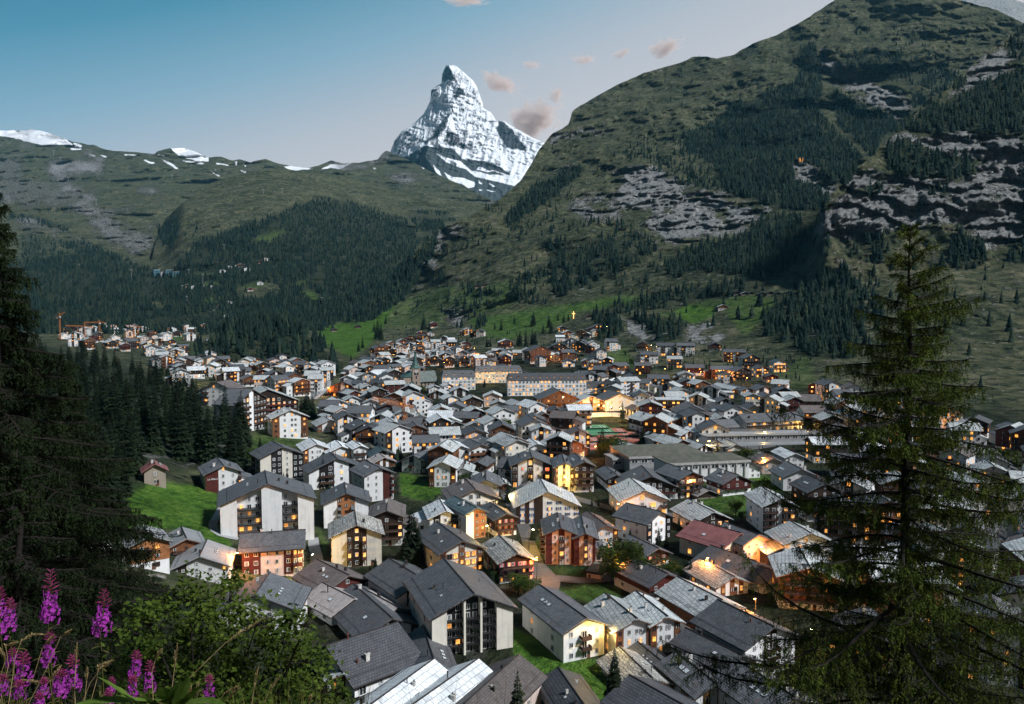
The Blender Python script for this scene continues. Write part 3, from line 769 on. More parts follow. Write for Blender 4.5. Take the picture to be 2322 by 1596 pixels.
# ------------------------------------------------------------------ the snow peak
def peak():
    L = c2([(1380, 80), (1350, 150), (1342, 220), (1300, 240), (1270, 265), (1262, 345), (1240, 390), (1215, 440), (1130, 520), (1050, 570), (1000, 640), (975, 710), (930, 780), (860, 860), (700, 1100), (600, 1180)])
    Mi = c2([(1395, 80), (1440, 180), (1470, 230), (1430, 330), (1415, 430), (1370, 520), (1310, 620), (1245, 672), (1230, 760), (1300, 860), (1400, 960), (1500, 1100), (1560, 1180)])
    Rr = c2([(1400, 80), (1450, 90), (1510, 140), (1570, 195), (1600, 240), (1640, 350), (1650, 400), (1700, 425), (1740, 488), (1800, 492), (1840, 520), (2000, 610), (2100, 655), (2300, 745), (2500, 900), (2600, 1180)])
    f = lambda A: (lambda y: np.interp(y, [p[1] for p in A], [p[0] for p in A]))
    fl, fm, fr = f(L), f(Mi), f(Rr)
    py = np.linspace(148.4, 486, 260)
    nu = 150
    u = np.linspace(0, 1, nu)
    rj = 1.3 * fbm(np.stack([py / 9, py * 0, py * 0], -1), 5, seed=81, gain=0.65)
    lj = 1.5 * fbm(np.stack([py / 9, py * 0 + 9, py * 0], -1), 5, seed=83, gain=0.65)
    k = sstep(py, 148, 165)
    xl = fl(py) + lj * k; xm = fm(py) + 1.5 * rj * k; xr = fr(py) + rj * k
    xm = np.clip(xm, xl + 0.5, xr - 0.5)
    px = np.concatenate([xl[:, None] + (xm - xl)[:, None] * u[None], xm[:, None] + (xr - xm)[:, None] * u[None, 1:]], 1)
    PY = np.broadcast_to(py[:, None], px.shape)
    t = (py - 148) / 320
    Ym = 9000 - 2300 * t; Yl = 9100 - 500 * t; Yr = 9150 - 1500 * t ** 1.5
    Y = np.concatenate([Yl[:, None] + (Ym - Yl)[:, None] * u[None] ** 0.9, Ym[:, None] + (Yr - Ym)[:, None] * u[None, 1:] ** 0.85], 1)
    p = pos(px, PY, Y)
    edge = np.minimum(np.minimum(px - xl[:, None], xr[:, None] - px) / 10, 1) * sstep(PY, 148, 170)
    ribs = fbm(np.stack([px / 17 + PY / 60, PY / 60 - px / 90, px * 0], -1), 6, seed=85, ridged=True, gain=0.6)
    ledge = fbm(np.stack([px / 60 + PY / 40, PY / 9 - px / 30, px * 0], -1), 5, seed=87, ridged=True, gain=0.6)
    fine = fbm(np.stack([px / 5, PY / 5, px * 0], -1), 4, seed=89)
    d = edge * (-120 * ribs - 40 * ledge + 22 * fine) * np.clip(1.2 - 0.6 * sstep(PY, 330, 400), 0, 2)
    P = p * (1 + d / Y)[..., None]
    # back faces close the pyramid
    b = P[:, [0, -1]]
    back = (P[:, :1] + P[:, -1:]) / 2 * 1.16
    back[..., 2] = P[:, :1, 2]
    V = np.concatenate([P, back], 1)
    ny, nx = V.shape[:2]
    idx = np.arange(ny * nx).reshape(ny, nx)
    i2 = np.concatenate([idx, idx[:, :1]], 1)
    fc = np.stack([i2[:-1, :-1], i2[1:, :-1], i2[1:, 1:], i2[:-1, 1:]], -1).reshape(-1, 4)
    me = mesh_np('snow_peak', V.reshape(-1, 3), fc, True)
    rockp = [(c2(q), w) for q, w in (
        ([(1345, 160), (1375, 90), (1400, 90), (1450, 180), (1440, 195), (1380, 205), (1345, 215)], 1.0),
        ([(1262, 345), (1265, 262), (1340, 222), (1335, 270), (1290, 300), (1280, 350)], 0.8),
        ([(1470, 225), (1535, 290), (1440, 335), (1430, 430), (1350, 600), (1220, 672), (1215, 640), (1300, 540), (1400, 430), (1430, 300)], 0.85),
        ([(1330, 640), (1400, 550), (1470, 580), (1560, 690), (1500, 712), (1400, 670)], 0.75),
        ([(1500, 620), (1560, 640), (1650, 735), (1600, 730), (1540, 690)], 0.7),
        ([(1740, 485), (1800, 490), (1975, 690), (1970, 722), (1850, 700), (1780, 640), (1740, 560)], 0.95),
        ([(1590, 240), (1640, 350), (1645, 480), (1590, 560), (1620, 420), (1550, 270)], 0.6),
        ([(975, 710), (1000, 640), (1050, 570), (1200, 480), (1240, 400), (1230, 470), (1130, 570), (1200, 620), (1220, 645), (1040, 742)], 0.62),
        ([(1250, 390), (1420, 320), (1400, 420), (1300, 520), (1200, 520)], 0.42),
        ([(1430, 430), (1560, 520), (1640, 620), (1560, 600), (1480, 520)], 0.45),
        ([(1500, 750), (1700, 785), (1840, 860), (1845, 885), (1700, 850), (1560, 800)], 1.0),
        ([(900, 690), (1040, 757), (1230, 672), (1430, 690), (1500, 765), (1640, 800), (1600, 850), (1720, 860), (1850, 895), (1900, 950), (1880, 1000), (2300, 1180), (600, 1180)], 1.0))]
    snowp = [(c2(q), 1.0) for q in (
        [(1300, 725), (1400, 765), (1480, 782), (1560, 850), (1700, 880), (1860, 895), (1900, 950), (1870, 962), (1700, 920), (1590, 898), (1520, 842), (1380, 792)],
        [(1360, 858), (1420, 898), (1500, 903), (1590, 935), (1585, 968), (1540, 978), (1490, 948), (1400, 925)],
        [(1285, 810), (1325, 848), (1345, 888), (1305, 870)], [(1600, 900), (1640, 950), (1620, 945)], [(1040, 752), (1215, 640), (1225, 660), (1100, 745)], [(1690, 940), (1740, 960), (1720, 968)], [(1660, 990), (1740, 1000), (1700, 1006)], [(1610, 985), (1640, 990), (1620, 996)])]
    rk = masks(px, PY, rockp[:-2], 6, 5) * 0.86
    rk = np.maximum(rk, masks(px, PY, rockp[-2:], 3, 3))
    base = masks(px, PY, rockp[-1:], 3, 2)
    sn = masks(px, PY, snowp, 2, 1.5)
    rk = np.maximum(rk * (1 - sn), 0)
    cv = np.clip(0.10 + 0.5 * (ribs * 0.6 + ledge * 0.7), 0, 0.5) * (1 - sn) * sstep(-PY, -345, -325)
    rk = np.maximum(rk, cv)
    rk = rk - .55 * masks(px, PY, [(c2([(1420, 690), (1560, 715), (1650, 745), (1850, 715), (1970, 735), (2100, 660), (2300, 745), (2000, 900), (1890, 950), (1840, 855), (1700, 785), (1500, 755)]), 1.0)], 6, 3)
    def ext(a): return np.concatenate([a, a[:, :1]], 1)
    add_attr(me, 'rock', ext(rk)); add_attr(me, 'scree', ext(base))
    m, nt, bb = new_mat('snow_and_rock'); tt = NT(nt)
    v = tt.coord('Object')
    n1 = tt.noise(tt.mapping(v, (1, 1, 0.8), (0, R(32), 0)), 0.020, 10, 0.72, 0.7)
    n2 = tt.noise(v, 0.035, 6, 0.65)
    s = tt.math('ADD', tt.attr('rock'), tt.math('MULTIPLY_ADD', n1, 1.75, -0.90))
    fac = tt.math('MULTIPLY_ADD', s, 6.0, -2.5, clamp=True)
    rock = tt.ramp(n2, [(0.3, (0.012, 0.015, 0.020)), (0.5, (0.045, 0.050, 0.058)), (0.7, (0.11, 0.11, 0.115))])
    rock = tt.mix(tt.attr('scree'), rock, tt.ramp(n2, [(0.3, (0.030, 0.040, 0.044)), (0.7, (0.090, 0.105, 0.105))]))
    snow = tt.ramp(n2, [(0.3, (0.78, 0.83, 0.90)), (0.7, (0.90, 0.91, 0.93))])
    tt.l(tt.mix(fac, snow, rock), bb.inputs['Base Color'])
    bb.inputs['Roughness'].default_value = 0.8
    bb.inputs['Specular IOR Level'].default_value = 0.1
    tt.l(tt.bump(tt.math('ADD', tt.math('MULTIPLY', n1, 60.0), tt.math('MULTIPLY', n2, 14.0)), 0.6, 1.0), bb.inputs['Normal'])
    return tag(link('snow_peak', me, None, m), kind='structure')
peak()
# pale snow shoulder beyond the top right corner
def far_snow():
    s = Sheet('f', 2080, 2760, 8, 40, line([(2080, 40), (2130, 10), (2167, -10), (2200, -22), (2260, -14), (2321, 6), (2760, 60)]), lambda x: np.full(np.shape(x), 170.0), lambda px, py: 6800 + (170 - py) * 6, lambda px, py, p, Y: 120 * fbm(p / 500.0, 5, seed=91, ridged=True), rough=1.0, seed=12)
    s.build(M_TERRAIN, lambda px, py, P: dict(snow=np.full(px.shape, 0.42), rock=np.full(px.shape, 0.8), lush=px * 0, wood=px * 0, bare=px * 0), 'snow_mountain')
far_snow()
# ------------------------------------------------------------------ building materials
def wall_mat(name, col):
    m, nt, b = new_mat(name); t = NT(nt)
    v = t.coord()
    n = t.noise(v, 0.5, 6, 0.7); s = t.noise(t.mapping(v, (1.6, 1.6, 0.10)), 1.0, 4, 0.6)
    k = t.math('ADD', t.math('MULTIPLY', n, 0.5), t.math('MULTIPLY', s, 0.5))
    c = t.ramp(k, [(0.30, tuple(x * 0.66 for x in col)), (0.50, tuple(x * 0.93 for x in col)), (0.66, col)])
    h = t.n('ShaderNodeHueSaturation'); t.l(c, h.inputs['Color'])
    t.l(t.math('MULTIPLY_ADD', t.rnd(), 0.34, 0.78), h.inputs['Value'])
    t.l(h.outputs[0], b.inputs['Base Color'])
    b.inputs['Roughness'].default_value = 0.9; b.inputs['Specular IOR Level'].default_value = 0.15
    t.l(t.bump(t.noise(v, 9, 3), 0.25, 0.03), b.inputs['Normal'])
    return m
def wood_mat(name, col, horiz=True):
    m, nt, b = new_mat(name); t = NT(nt)
    v = t.coord()
    sc = (0.35, 0.35, 5.5) if horiz else (5.5, 5.5, 0.35)
    n = t.noise(t.mapping(v, sc), 1.0, 5, 0.65)
    w = t.noise(v, 0.4, 4, 0.6)
    k = t.math('ADD', t.math('MULTIPLY', n, 0.6), t.math('MULTIPLY', w, 0.4))
    c = t.ramp(k, [(0.32, tuple(x * 0.35 for x in col)), (0.5, col), (0.68, tuple(min(1, x * 1.7) for x in col))])
    h = t.n('ShaderNodeHueSaturation'); t.l(c, h.inputs['Color'])
    t.l(t.math('MULTIPLY_ADD', t.rnd(), 0.5, 0.75), h.inputs['Value'])
    t.l(h.outputs[0], b.inputs['Base Color'])
    b.inputs['Roughness'].default_value = 0.75; b.inputs['Specular IOR Level'].default_value = 0.2
    t.l(t.bump(n, 0.5, 0.04), b.inputs['Normal'])
    return m
def roof_mat(name, c_lo, c_hi, joint, bw, bh, mortar, rust=0.0, wob=0.12, rough=0.6, diag=0.0):
    m, nt, b = new_mat(name); t = NT(nt)
    v0 = t.coord()
    ri = t.n('ShaderNodeObjectInfo')
    # rows run along the ridge
    v = t.mapping(v0, (1, 1, 1), (0, 0, R(90) + diag))
    wb = t.n('ShaderNodeVectorMath', operation='MULTIPLY_ADD')
    nz = t.n('ShaderNodeTexNoise'); t.l(v0, nz.inputs['Vector']); nz.inputs['Scale'].default_value = 0.9; nz.inputs['Detail'].default_value = 3
    t.l(nz.outputs['Color'], wb.inputs[0]); wb.inputs[1].default_value = (wob * 2, wob * 2, 0); t.l(v, wb.inputs[2])
    br = t.n('ShaderNodeTexBrick'); t.l(wb.outputs[0], br.inputs['Vector'])
    br.inputs['Scale'].default_value = 1.0; br.inputs['Brick Width'].default_value = bw; br.inputs['Row Height'].default_value = bh
    br.inputs['Mortar Size'].default_value = mortar; br.inputs['Mortar Smooth'].default_value = 0.3; br.inputs['Bias'].default_value = 0.0
    br.inputs['Color1'].default_value = (*c_lo, 1); br.inputs['Color2'].default_value = (*c_hi, 1); br.inputs['Mortar'].default_value = (*joint, 1)
    n = t.noise(v0, 0.35, 6, 0.7); n2 = t.noise(t.mapping(v0, (0.25, 1.8, 1)), 1.0, 4, 0.65)
    wth = t.ramp(t.math('ADD', t.math('MULTIPLY', n, 0.6), t.math('MULTIPLY', n2, 0.4)), [(0.3, 0.55), (0.5, 0.95), (0.7, 1.2)])
    c = t.mix(1.0, br.outputs[0], wth, 'MULTIPLY')
    if rust:
        rr = t.noise(t.mapping(v0, (0.16, 0.5, 1)), 1.0, 5, 0.65)
        f = t.math('MULTIPLY', t.math('MULTIPLY_ADD', rr, 7, -4.1, clamp=True), rust)
        c = t.mix(f, c, (0.17, 0.085, 0.055))
    h = t.n('ShaderNodeHueSaturation'); t.l(c, h.inputs['Color'])
    t.l(t.math('MULTIPLY_ADD', ri.outputs['Random'], 0.45, 0.75), h.inputs['Value'])
    t.l(h.outputs[0], b.inputs['Base Color'])
    b.inputs['Roughness'].default_value = rough; b.inputs['Specular IOR Level'].default_value = 0.35
    t.l(t.bump(br.outputs['Fac'], -0.6, 0.05), b.inputs['Normal'])
    return m

M = {}
M['white'] = wall_mat('white_render', (0.80, 0.80, 0.79))
M['cream'] = wall_mat('cream_render', (0.72, 0.68, 0.59))
M['pink'] = wall_mat('pink_render', (0.66, 0.53, 0.47))
M['grey'] = wall_mat('grey_render', (0.42, 0.42, 0.42))
M['stonewall'] = wall_mat('rubble_stone', (0.30, 0.26, 0.21))
M['black'] = plain('black_panel', (0.012, 0.011, 0.012), 0.55)
M['darkwood'] = wood_mat('dark_larch_boards', (0.030, 0.019, 0.014))
M['brownwood'] = wood_mat('brown_larch_boards', (0.150, 0.062, 0.028))
M['redwood'] = wood_mat('red_brown_boards', (0.075, 0.019, 0.015))
M['newwood'] = wood_mat('fresh_larch_boards', (0.300, 0.125, 0.050))
M['rail'] = wood_mat('balcony_boards', (0.050, 0.026, 0.018), False)
M['slate'] = roof_mat('stone_slab_roof', (0.44, 0.47, 0.47), (0.60, 0.62, 0.61), (0.07, 0.075, 0.08), 1.25, 0.85, 0.05, wob=0.22, rust=0.15, diag=R(8))
M['slatewhite'] = roof_mat('white_slab_roof', (0.62, 0.65, 0.67), (0.80, 0.82, 0.83), (0.16, 0.19, 0.20), 1.5, 1.1, 0.045, wob=0.14)
M['stone'] = roof_mat('old_stone_roof', (0.25, 0.245, 0.225), (0.50, 0.49, 0.45), (0.04, 0.04, 0.04), 1.0, 0.62, 0.06, wob=0.5, rust=0.2)
M['gray'] = roof_mat('grey_shingle_roof', (0.105, 0.110, 0.120), (0.160, 0.166, 0.176), (0.036, 0.036, 0.040), 0.55, 0.42, 0.035, wob=0.03, rust=0.45)
M['darkgray'] = roof_mat('dark_shingle_roof', (0.080, 0.082, 0.092), (0.115, 0.118, 0.128), (0.022, 0.022, 0.026), 0.6, 0.55, 0.05, wob=0.03, rust=0.1)
M['brown'] = roof_mat('brown_shingle_roof', (0.125, 0.105, 0.100), (0.185, 0.158, 0.150), (0.045, 0.038, 0.036), 0.5, 0.4, 0.03, wob=0.03, rust=0.7)
M['red'] = roof_mat('red_metal_roof', (0.215, 0.085, 0.085), (0.250, 0.105, 0.100), (0.190, 0.075, 0.075), 4.0, 0.8, 0.02, wob=0.02, rust=0.3)
M['teal'] = roof_mat('teal_metal_roof', (0.065, 0.095, 0.105), (0.090, 0.125, 0.135), (0.045, 0.06, 0.065), 4.0, 0.6, 0.03, wob=0.02, rough=0.45)
M['metal'] = roof_mat('seamed_metal_roof', (0.270, 0.275, 0.280), (0.315, 0.320, 0.325), (0.12, 0.12, 0.13), 40.0, 0.55, 0.03, wob=0.0, rough=0.45, diag=R(90))
M['pinkish'] = roof_mat('pale_shingle_roof', (0.33, 0.30, 0.29), (0.44, 0.40, 0.385), (0.14, 0.12, 0.12), 0.45, 0.4, 0.03, wob=0.03)
M['moss'] = roof_mat('mossy_flat_roof', (0.12, 0.115, 0.085), (0.20, 0.19, 0.15), (0.08, 0.085, 0.05), 2.4, 1.7, 0.15, wob=0.8, rust=0.5)
M['glass'], _nt, _b = new_mat('window_glass')
_b.inputs['Base Color'].default_value = (0.018, 0.022, 0.028, 1); _b.inputs['Roughness'].default_value = 0.08; _b.inputs['Specular IOR Level'].default_value = 0.6
def lit_mat(name, c0, c1, s):
    m, nt, b = new_mat(name); t = NT(nt)
    v = t.coord()
    n = t.noise(v, 2.3, 4, 0.7)
    t.l(t.ramp(n, [(0.35, c0), (0.65, c1)]), b.inputs['Emission Color'])
    k = t.math('MULTIPLY', t.math('MULTIPLY_ADD', n, 2.4, -0.45), t.math('MULTIPLY_ADD', t.rnd(), s * 1.1, s * 0.45))
    t.l(t.math('MAXIMUM', k, 0.05), b.inputs['Emission Strength'])
    b.inputs['Base Color'].default_value = (0.05, 0.03, 0.02, 1)
    return m
M['lit'] = lit_mat('lit_window', (1.0, 0.27, 0.03), (1.0, 0.52, 0.12), 1.7)
M['litred'] = lit_mat('red_lit_window', (1.0, 0.10, 0.03), (1.0, 0.22, 0.06), 1.6)
M['frame'] = plain('white_window_frame', (0.72, 0.72, 0.70), 0.6, 0.1)
M['wframe'] = plain('wooden_window_frame', (0.13, 0.06, 0.03), 0.7, 0.2)
M['curtain'] = plain('pale_curtain', (0.55, 0.56, 0.56), 0.9, 0.25, 4)
for _k, _c in (('s_red', (0.38, 0.03, 0.04)), ('s_blue', (0.03, 0.10, 0.30)), ('s_pink', (0.42, 0.10, 0.17)), ('s_brown', (0.075, 0.035, 0.022)), ('s_grey', (0.12, 0.13, 0.15))):
    M[_k] = plain('shutter_' + _k[2:], _c, 0.7, 0.15)
M['chim'] = plain('chimney_render', (0.60, 0.58, 0.55), 0.9, 0.45, 3)
M['chimdark'] = plain('dark_chimney_metal', (0.035, 0.030, 0.030), 0.5, 0.3)
M['chimrust'] = plain('rusty_chimney_metal', (0.15, 0.05, 0.035), 0.7, 0.4)
M['steel'] = plain('galvanised_steel', (0.45, 0.46, 0.47), 0.4, 0.15, metal=0.6)
M['skyglass'], _nt, _b = new_mat('skylight_glass')
_b.inputs['Base Color'].default_value = (0.55, 0.58, 0.60, 1); _b.inputs['Roughness'].default_value = 0.15
M['ink'] = plain('dark_lettering', (0.02, 0.02, 0.022), 0.6, 0.0)
M['whiteink'] = plain('white_lettering', (0.75, 0.75, 0.74), 0.6, 0.0)

# ------------------------------------------------------------------ shared window / door / shutter / chimney meshes
def window_mesh(name, pane, frame, mull=True, cur=0.0):
    b = MB(); t = 0.075
    b.box(-.5, .5, -.03, .06, -.5, .5, 0)
    for x0, x1, z0, z1 in ((-.5, -.5 + t, -.5, .5), (.5 - t, .5, -.5, .5), (-.5 + t, .5 - t, -.5, -.5 + t), (-.5 + t, .5 - t, .5 - t, .5)):
        b.box(x0, x1, -.09, -.031, z0, z1, 1)
    if mull:
        b.box(-.03, .03, -.08, -.031, -.5 + t, .5 - t, 1)
    if cur:
        b.box(-.5 + t, -.5 + t + cur, -.045, -.031, -.5 + t, .5 - t, 2)
        b.box(.5 - t - cur, .5 - t, -.045, -.031, -.5 + t, .5 - t, 2)
    return b.mesh(name, [M[pane], M[frame], M['curtain']])
WIN = {}
for _p in ('glass', 'lit', 'litred'):
    for _f in ('frame', 'wframe'):
        WIN[_p, _f, 0] = window_mesh('window_' + _p, _p, _f)
        WIN[_p, _f, 1] = window_mesh('window_' + _p, _p, _f, True, 0.2 if _p == 'glass' else 0.1)
def shutter_mesh(k):
    b = MB()
    for z in range(6):
        b.box(-.5, .5, -.05 - (z % 2) * 0.012, .02, -.5 + z / 6, -.5 + (z + 0.97) / 6)
    return b.mesh('shutter', [M[k]])
SHUT = {k: shutter_mesh(k) for k in M if k.startswith('s_')}
def chimney_mesh(kind):
    b = MB()
    if kind == 'block':
        b.box(-.45, .45, -.4, .4, -1.2, 1.3, 0); b.box(-.55, .55, -.5, .5, 1.3, 1.42, 0)
        b.tube([(-.18, 0, 1.42), (-.18, 0, 1.9)], .13, 8, 1); b.tube([(.2, 0, 1.42), (.2, 0, 1.75)], .11, 8, 1)
    elif kind == 'dark':
        b.box(-.4, .4, -.4, .4, -1.0, 1.1, 1); b.box(-.5, .5, -.5, .5, 1.25, 1.33, 1)
        for x in (-.36, .32):
            for y in (-.36, .32): b.box(x, x + .05, y, y + .05, 1.1, 1.25, 1)
    elif kind == 'pipe':
        b.tube([(0, 0, -.8), (0, 0, 1.5)], .14, 8, 2); b.tube([(0, 0, 1.5), (0, 0, 1.62)], [.26, .26], 8, 2); b.tube([(0, 0, 1.72), (0, 0, 1.84)], [.28, .08], 8, 2)
    elif kind == 'rust':
        b.tube([(0, 0, -.8), (0, 0, 1.2)], .24, 8, 2); b.tube([(0, 0, 1.2), (0, 0, 1.35)], [.34, .34], 8, 2); b.tube([(0, 0, 1.35), (0, 0, 1.6)], [.2, .1], 8, 2)
    mats = [M['chim'], M['chimdark'], M['chimrust'] if kind == 'rust' else (M['steel'] if kind == 'steel' else M['chimdark'])]
    return b.mesh('chimney_' + kind, mats)
CHIM = {k: chimney_mesh(k) for k in ('block', 'dark', 'pipe', 'rust')}
_b = MB(); _b.box(-.5, .5, -.7, .7, -.05, .10, 0); _b.box(-.42, .42, -.62, .62, .101, .125, 1)
SKYL = _b.mesh('skylight', [M['chimdark'], M['skyglass']])
_b = MB(); _b.box(-.5, .5, -.06, .02, 0, 1, 0); _b.box(-.4, .4, -.075, -.061, .5, .9, 1)
DOOR = _b.mesh('door', [M['wframe'], M['glass']])
BALC = {}
def balcony_mesh(w, d, rail, lod):
    key = (round(w, 1), round(d, 1), rail, lod)
    if key in BALC: return BALC[key]
    w = round(w, 1); b = MB()
    b.box(-w / 2, w / 2, -d, 0, -.18, 0, 1)
    h = 1.0
    if lod:
        b.box(-w / 2, w / 2, -d - .05, -d, -.12, h, 0)
        b.box(-w / 2, -w / 2 + .05, -d, 0, 0, h, 0); b.box(w / 2 - .05, w / 2, -d, 0, 0, h, 0)
    else:
        n = max(4, int(w / .30)); s = w / n
        for i in range(n):
            b.box(-w / 2 + i * s + .02, -w / 2 + (i + 1) * s - .02, -d - .03, -d + .01, -.15, h - .06, 0)
        b.box(-w / 2, w / 2, -d - .07, -d + .05, h - .05, h + .04, 0)
        b.box(-w / 2 - .04, w / 2 + .04, -d - .06, -d - .031, .05, .17, 0)
        for x in (-w / 2, w / 2 - .06):
            b.box(x, x + .06, -d + .06, 0, .1, h, 0)
    BALC[key] = b.mesh('balcony', [M[rail], M['grey'] if rail != 'white' else M['white']])
    return BALC[key]

# ------------------------------------------------------------------ the house builder
# facade strings, one letter per unit of width: '.' blank, 'w' window, 's' window with shutters, 'b' balcony on a flat panel coloured as recess shade,
# 'k' boarded panel with window, 'K' boarded panel, 'o' balcony on the plain wall, 'g' broad glazing, 'd' dark panel with window
STY = {
    #            wall     front            side        wood        rail     woodfrom lit  shutter phrase
    'white':    ('white', '.w.w.w.',       '.w..w.',   'darkwood', 'rail',  9, .12, None, 'white rendered'),
    'whitebal': ('white', '.w.oo.w.',      '.w..w.',   'darkwood', 'rail',  9, .18, None, 'white balconied'),
    'whitedark': ('white', '..bbb.w.ddd',  '.w.w.',    'black',    'rail',  9, .12, None, 'white and black'),
    'cream':    ('cream', '.w.w.w.',       '.w..w.',   'brownwood', 'rail', 9, .25, None, 'cream rendered'),
    'pink':     ('pink',  '.w.w.w.',       '.w.w.',    'brownwood', 'rail', 9, .30, None, 'pinkish'),
    'half':     ('white', 'KKKK.w..w.b',   '.w.w.',    'redwood',  'rail',  9, .05, None, 'white and red-brown'),
    'blackcream': ('cream', '...ddd.w.ddd', 'kk.k.',   'black',    'rail',  9, .0, None, 'cream and black'),
    'cervino':  ('white', 'PPPPooooooPPPPPooooPPPP', '.w..w..w.', 'black', 'black', 9, .30, None, 'broad white'),
    'woodwhite': ('white', 'kk.w.ww.kk',   '.w.w.',    'brownwood', 'rail', 9, .20, None, 'white and brown timber'),
    'centerwood': ('white', '...bkkb...',  '.w.w.',    'newwood',  'steelrail', 9, .10, None, 'white with orange-brown timber middle'),
    'centerdark': ('cream', '...bkkb...',  '.w.w.',    'darkwood', 'rail',  9, .45, None, 'cream with dark timber middle'),
    'redwhite': ('pink',  'kkkk.w.w.kkok', '.k.k.',    'redwood',  'redwood', 9, .12, None, 'long pale and red-brown timber'),
    'tella':    ('white', '.w..w..KKKo',   '.w.w.',    'redwood',  'redwood', 9, .0, None, 'white and red timber'),
    'woodtop':  ('white', '.k.k.',         '.k.k.',    'newwood',  'rail',  1, .08, None, 'white-based orange timber'),
    'wood':     ('white', '.k.k.k.',       '.k..k.',   'brownwood', 'rail', 1, .15, None, 'brown timber'),
    'redwood':  ('white', '.k.kk.k.',      '.k..k.',   'redwood',  'redwood', 1, .15, None, 'red-brown timber'),
    'darkwood': ('white', '.k.kk.k.',      '.k..k.',   'darkwood', 'rail',  1, .18, None, 'dark timber'),
    'brownhotel': ('white', 'k.k.k.k.k.k', 'k.k.k.k',  'brownwood', 'brownwood', 1, .15, None, 'large brown timber'),
    'grid':     ('cream', 'PPPPPPPbbbbbbbbPbbbbbbbPbbbbbbbPPPPPPPP', '.w..w.', 'black',    'black',  9, .03, None, 'cream and black gridded'),
    'gridlit':  ('white', 'o.oo.oo.gg.oo', '.w.w.',    'black',    'rail',  9, .45, None, 'white gridded'),
    'glasslit': ('cream', 'kggkggk',       '..w.',     'brownwood', 'brownwood', 9, .75, None, 'brightly lit glazed'),
    'redshut':  ('white', '.s.s.s.',       '.s.s.',    'darkwood', 'rail',  1, .12, 's_red', 'dark timber red-shuttered'),
    'whitered': ('white', 's.s.s.s',       's.s',      'darkwood', 'rail',  9, .05, 's_red', 'white red-shuttered'),
    'pinkshut': ('white', 's.ss.ss.s',     '.s.s.',    'darkwood', 'rail',  1, .35, 's_pink', 'dark timber pink-shuttered'),
    'blueshut': ('white', 'KsKsKK.s.s.s.s', '.s.s.',   'darkwood', 'rail',  9, .35, 's_blue', 'half dark, half white blue-shuttered'),
    'whiteblue': ('white', '.s..w.s.',     '.w.w.',    'brownwood', 'rail', 9, .05, 's_blue', 'white blue-shuttered'),
    'domino':   ('pink',  'KKK.w.bbb.w.KK', '.o.o.',   'redwood',  'rail',  9, .20, None, 'pale and dark red timber'),
    'nz':       ('white', 'bb.w.bb.w.bbb', '.w.w.',    'black',    'rail',  9, .55, None, 'white and black lit'),
    'timberlit': ('white', 'kkkbbbbbkkk',  '.k.k.',    'darkwood', 'redwood', 1, .45, None, 'dark timber lit'),
    'balc':     ('white', 'bbbbbbb',       '.w.w.',    'darkwood', 'rail',  9, .18, None, 'white balconied'),
    'balclit':  ('white', 'bbbbbbb',       '.w.w.',    'brownwood', 'brownwood', 9, .50, None, 'brown balconied lit'),
    'balcdark': ('white', 'bbbbbb',        '.w.b',     'darkwood', 'rail',  9, .35, None, 'dark balconied'),
    'balcwhite': ('white', 'oooooo',       '.w.w.',    'darkwood', 'rail',  9, .10, None, 'white balconied'),
    'adrian':   ('white', '..kkk',         '.w.w.',    'newwood',  'rail',  9, .10, None, 'narrow white and fresh timber'),
    'shed':     ('stonewall', '..w..',     '.....',    'darkwood', 'rail',  9, .0, None, 'small dark'),
    'stonehut': ('stonewall', '..w..',     '..w..',    'darkwood', 'rail',  9, .0, None, 'old grey stone'),
    'barn':     ('stonewall', '.....',     '.....',    'darkwood', 'rail',  0.4, .0, None, 'weathered timber'),
    'pinkflat': ('pink', '.....',          '.....',    'darkwood', 'rail',  9, .0, None, 'low pale'),
}
M['steelrail'] = plain('grey_glass_balustrade', (0.22, 0.24, 0.25), 0.35, 0.1)
ROOFPH = {'slate': 'pale stone-slab roof', 'slatewhite': 'whitish slab roof', 'stone': 'old stone-slab roof', 'gray': 'grey shingle roof', 'darkgray': 'dark grey roof', 'brown': 'brownish roof',
          'red': 'red metal roof', 'teal': 'dark teal roof', 'metal': 'seamed metal roof', 'pinkish': 'pale pinkish roof', 'moss': 'flat mossy roof'}
HOUSES = []      # (x, y, radius)

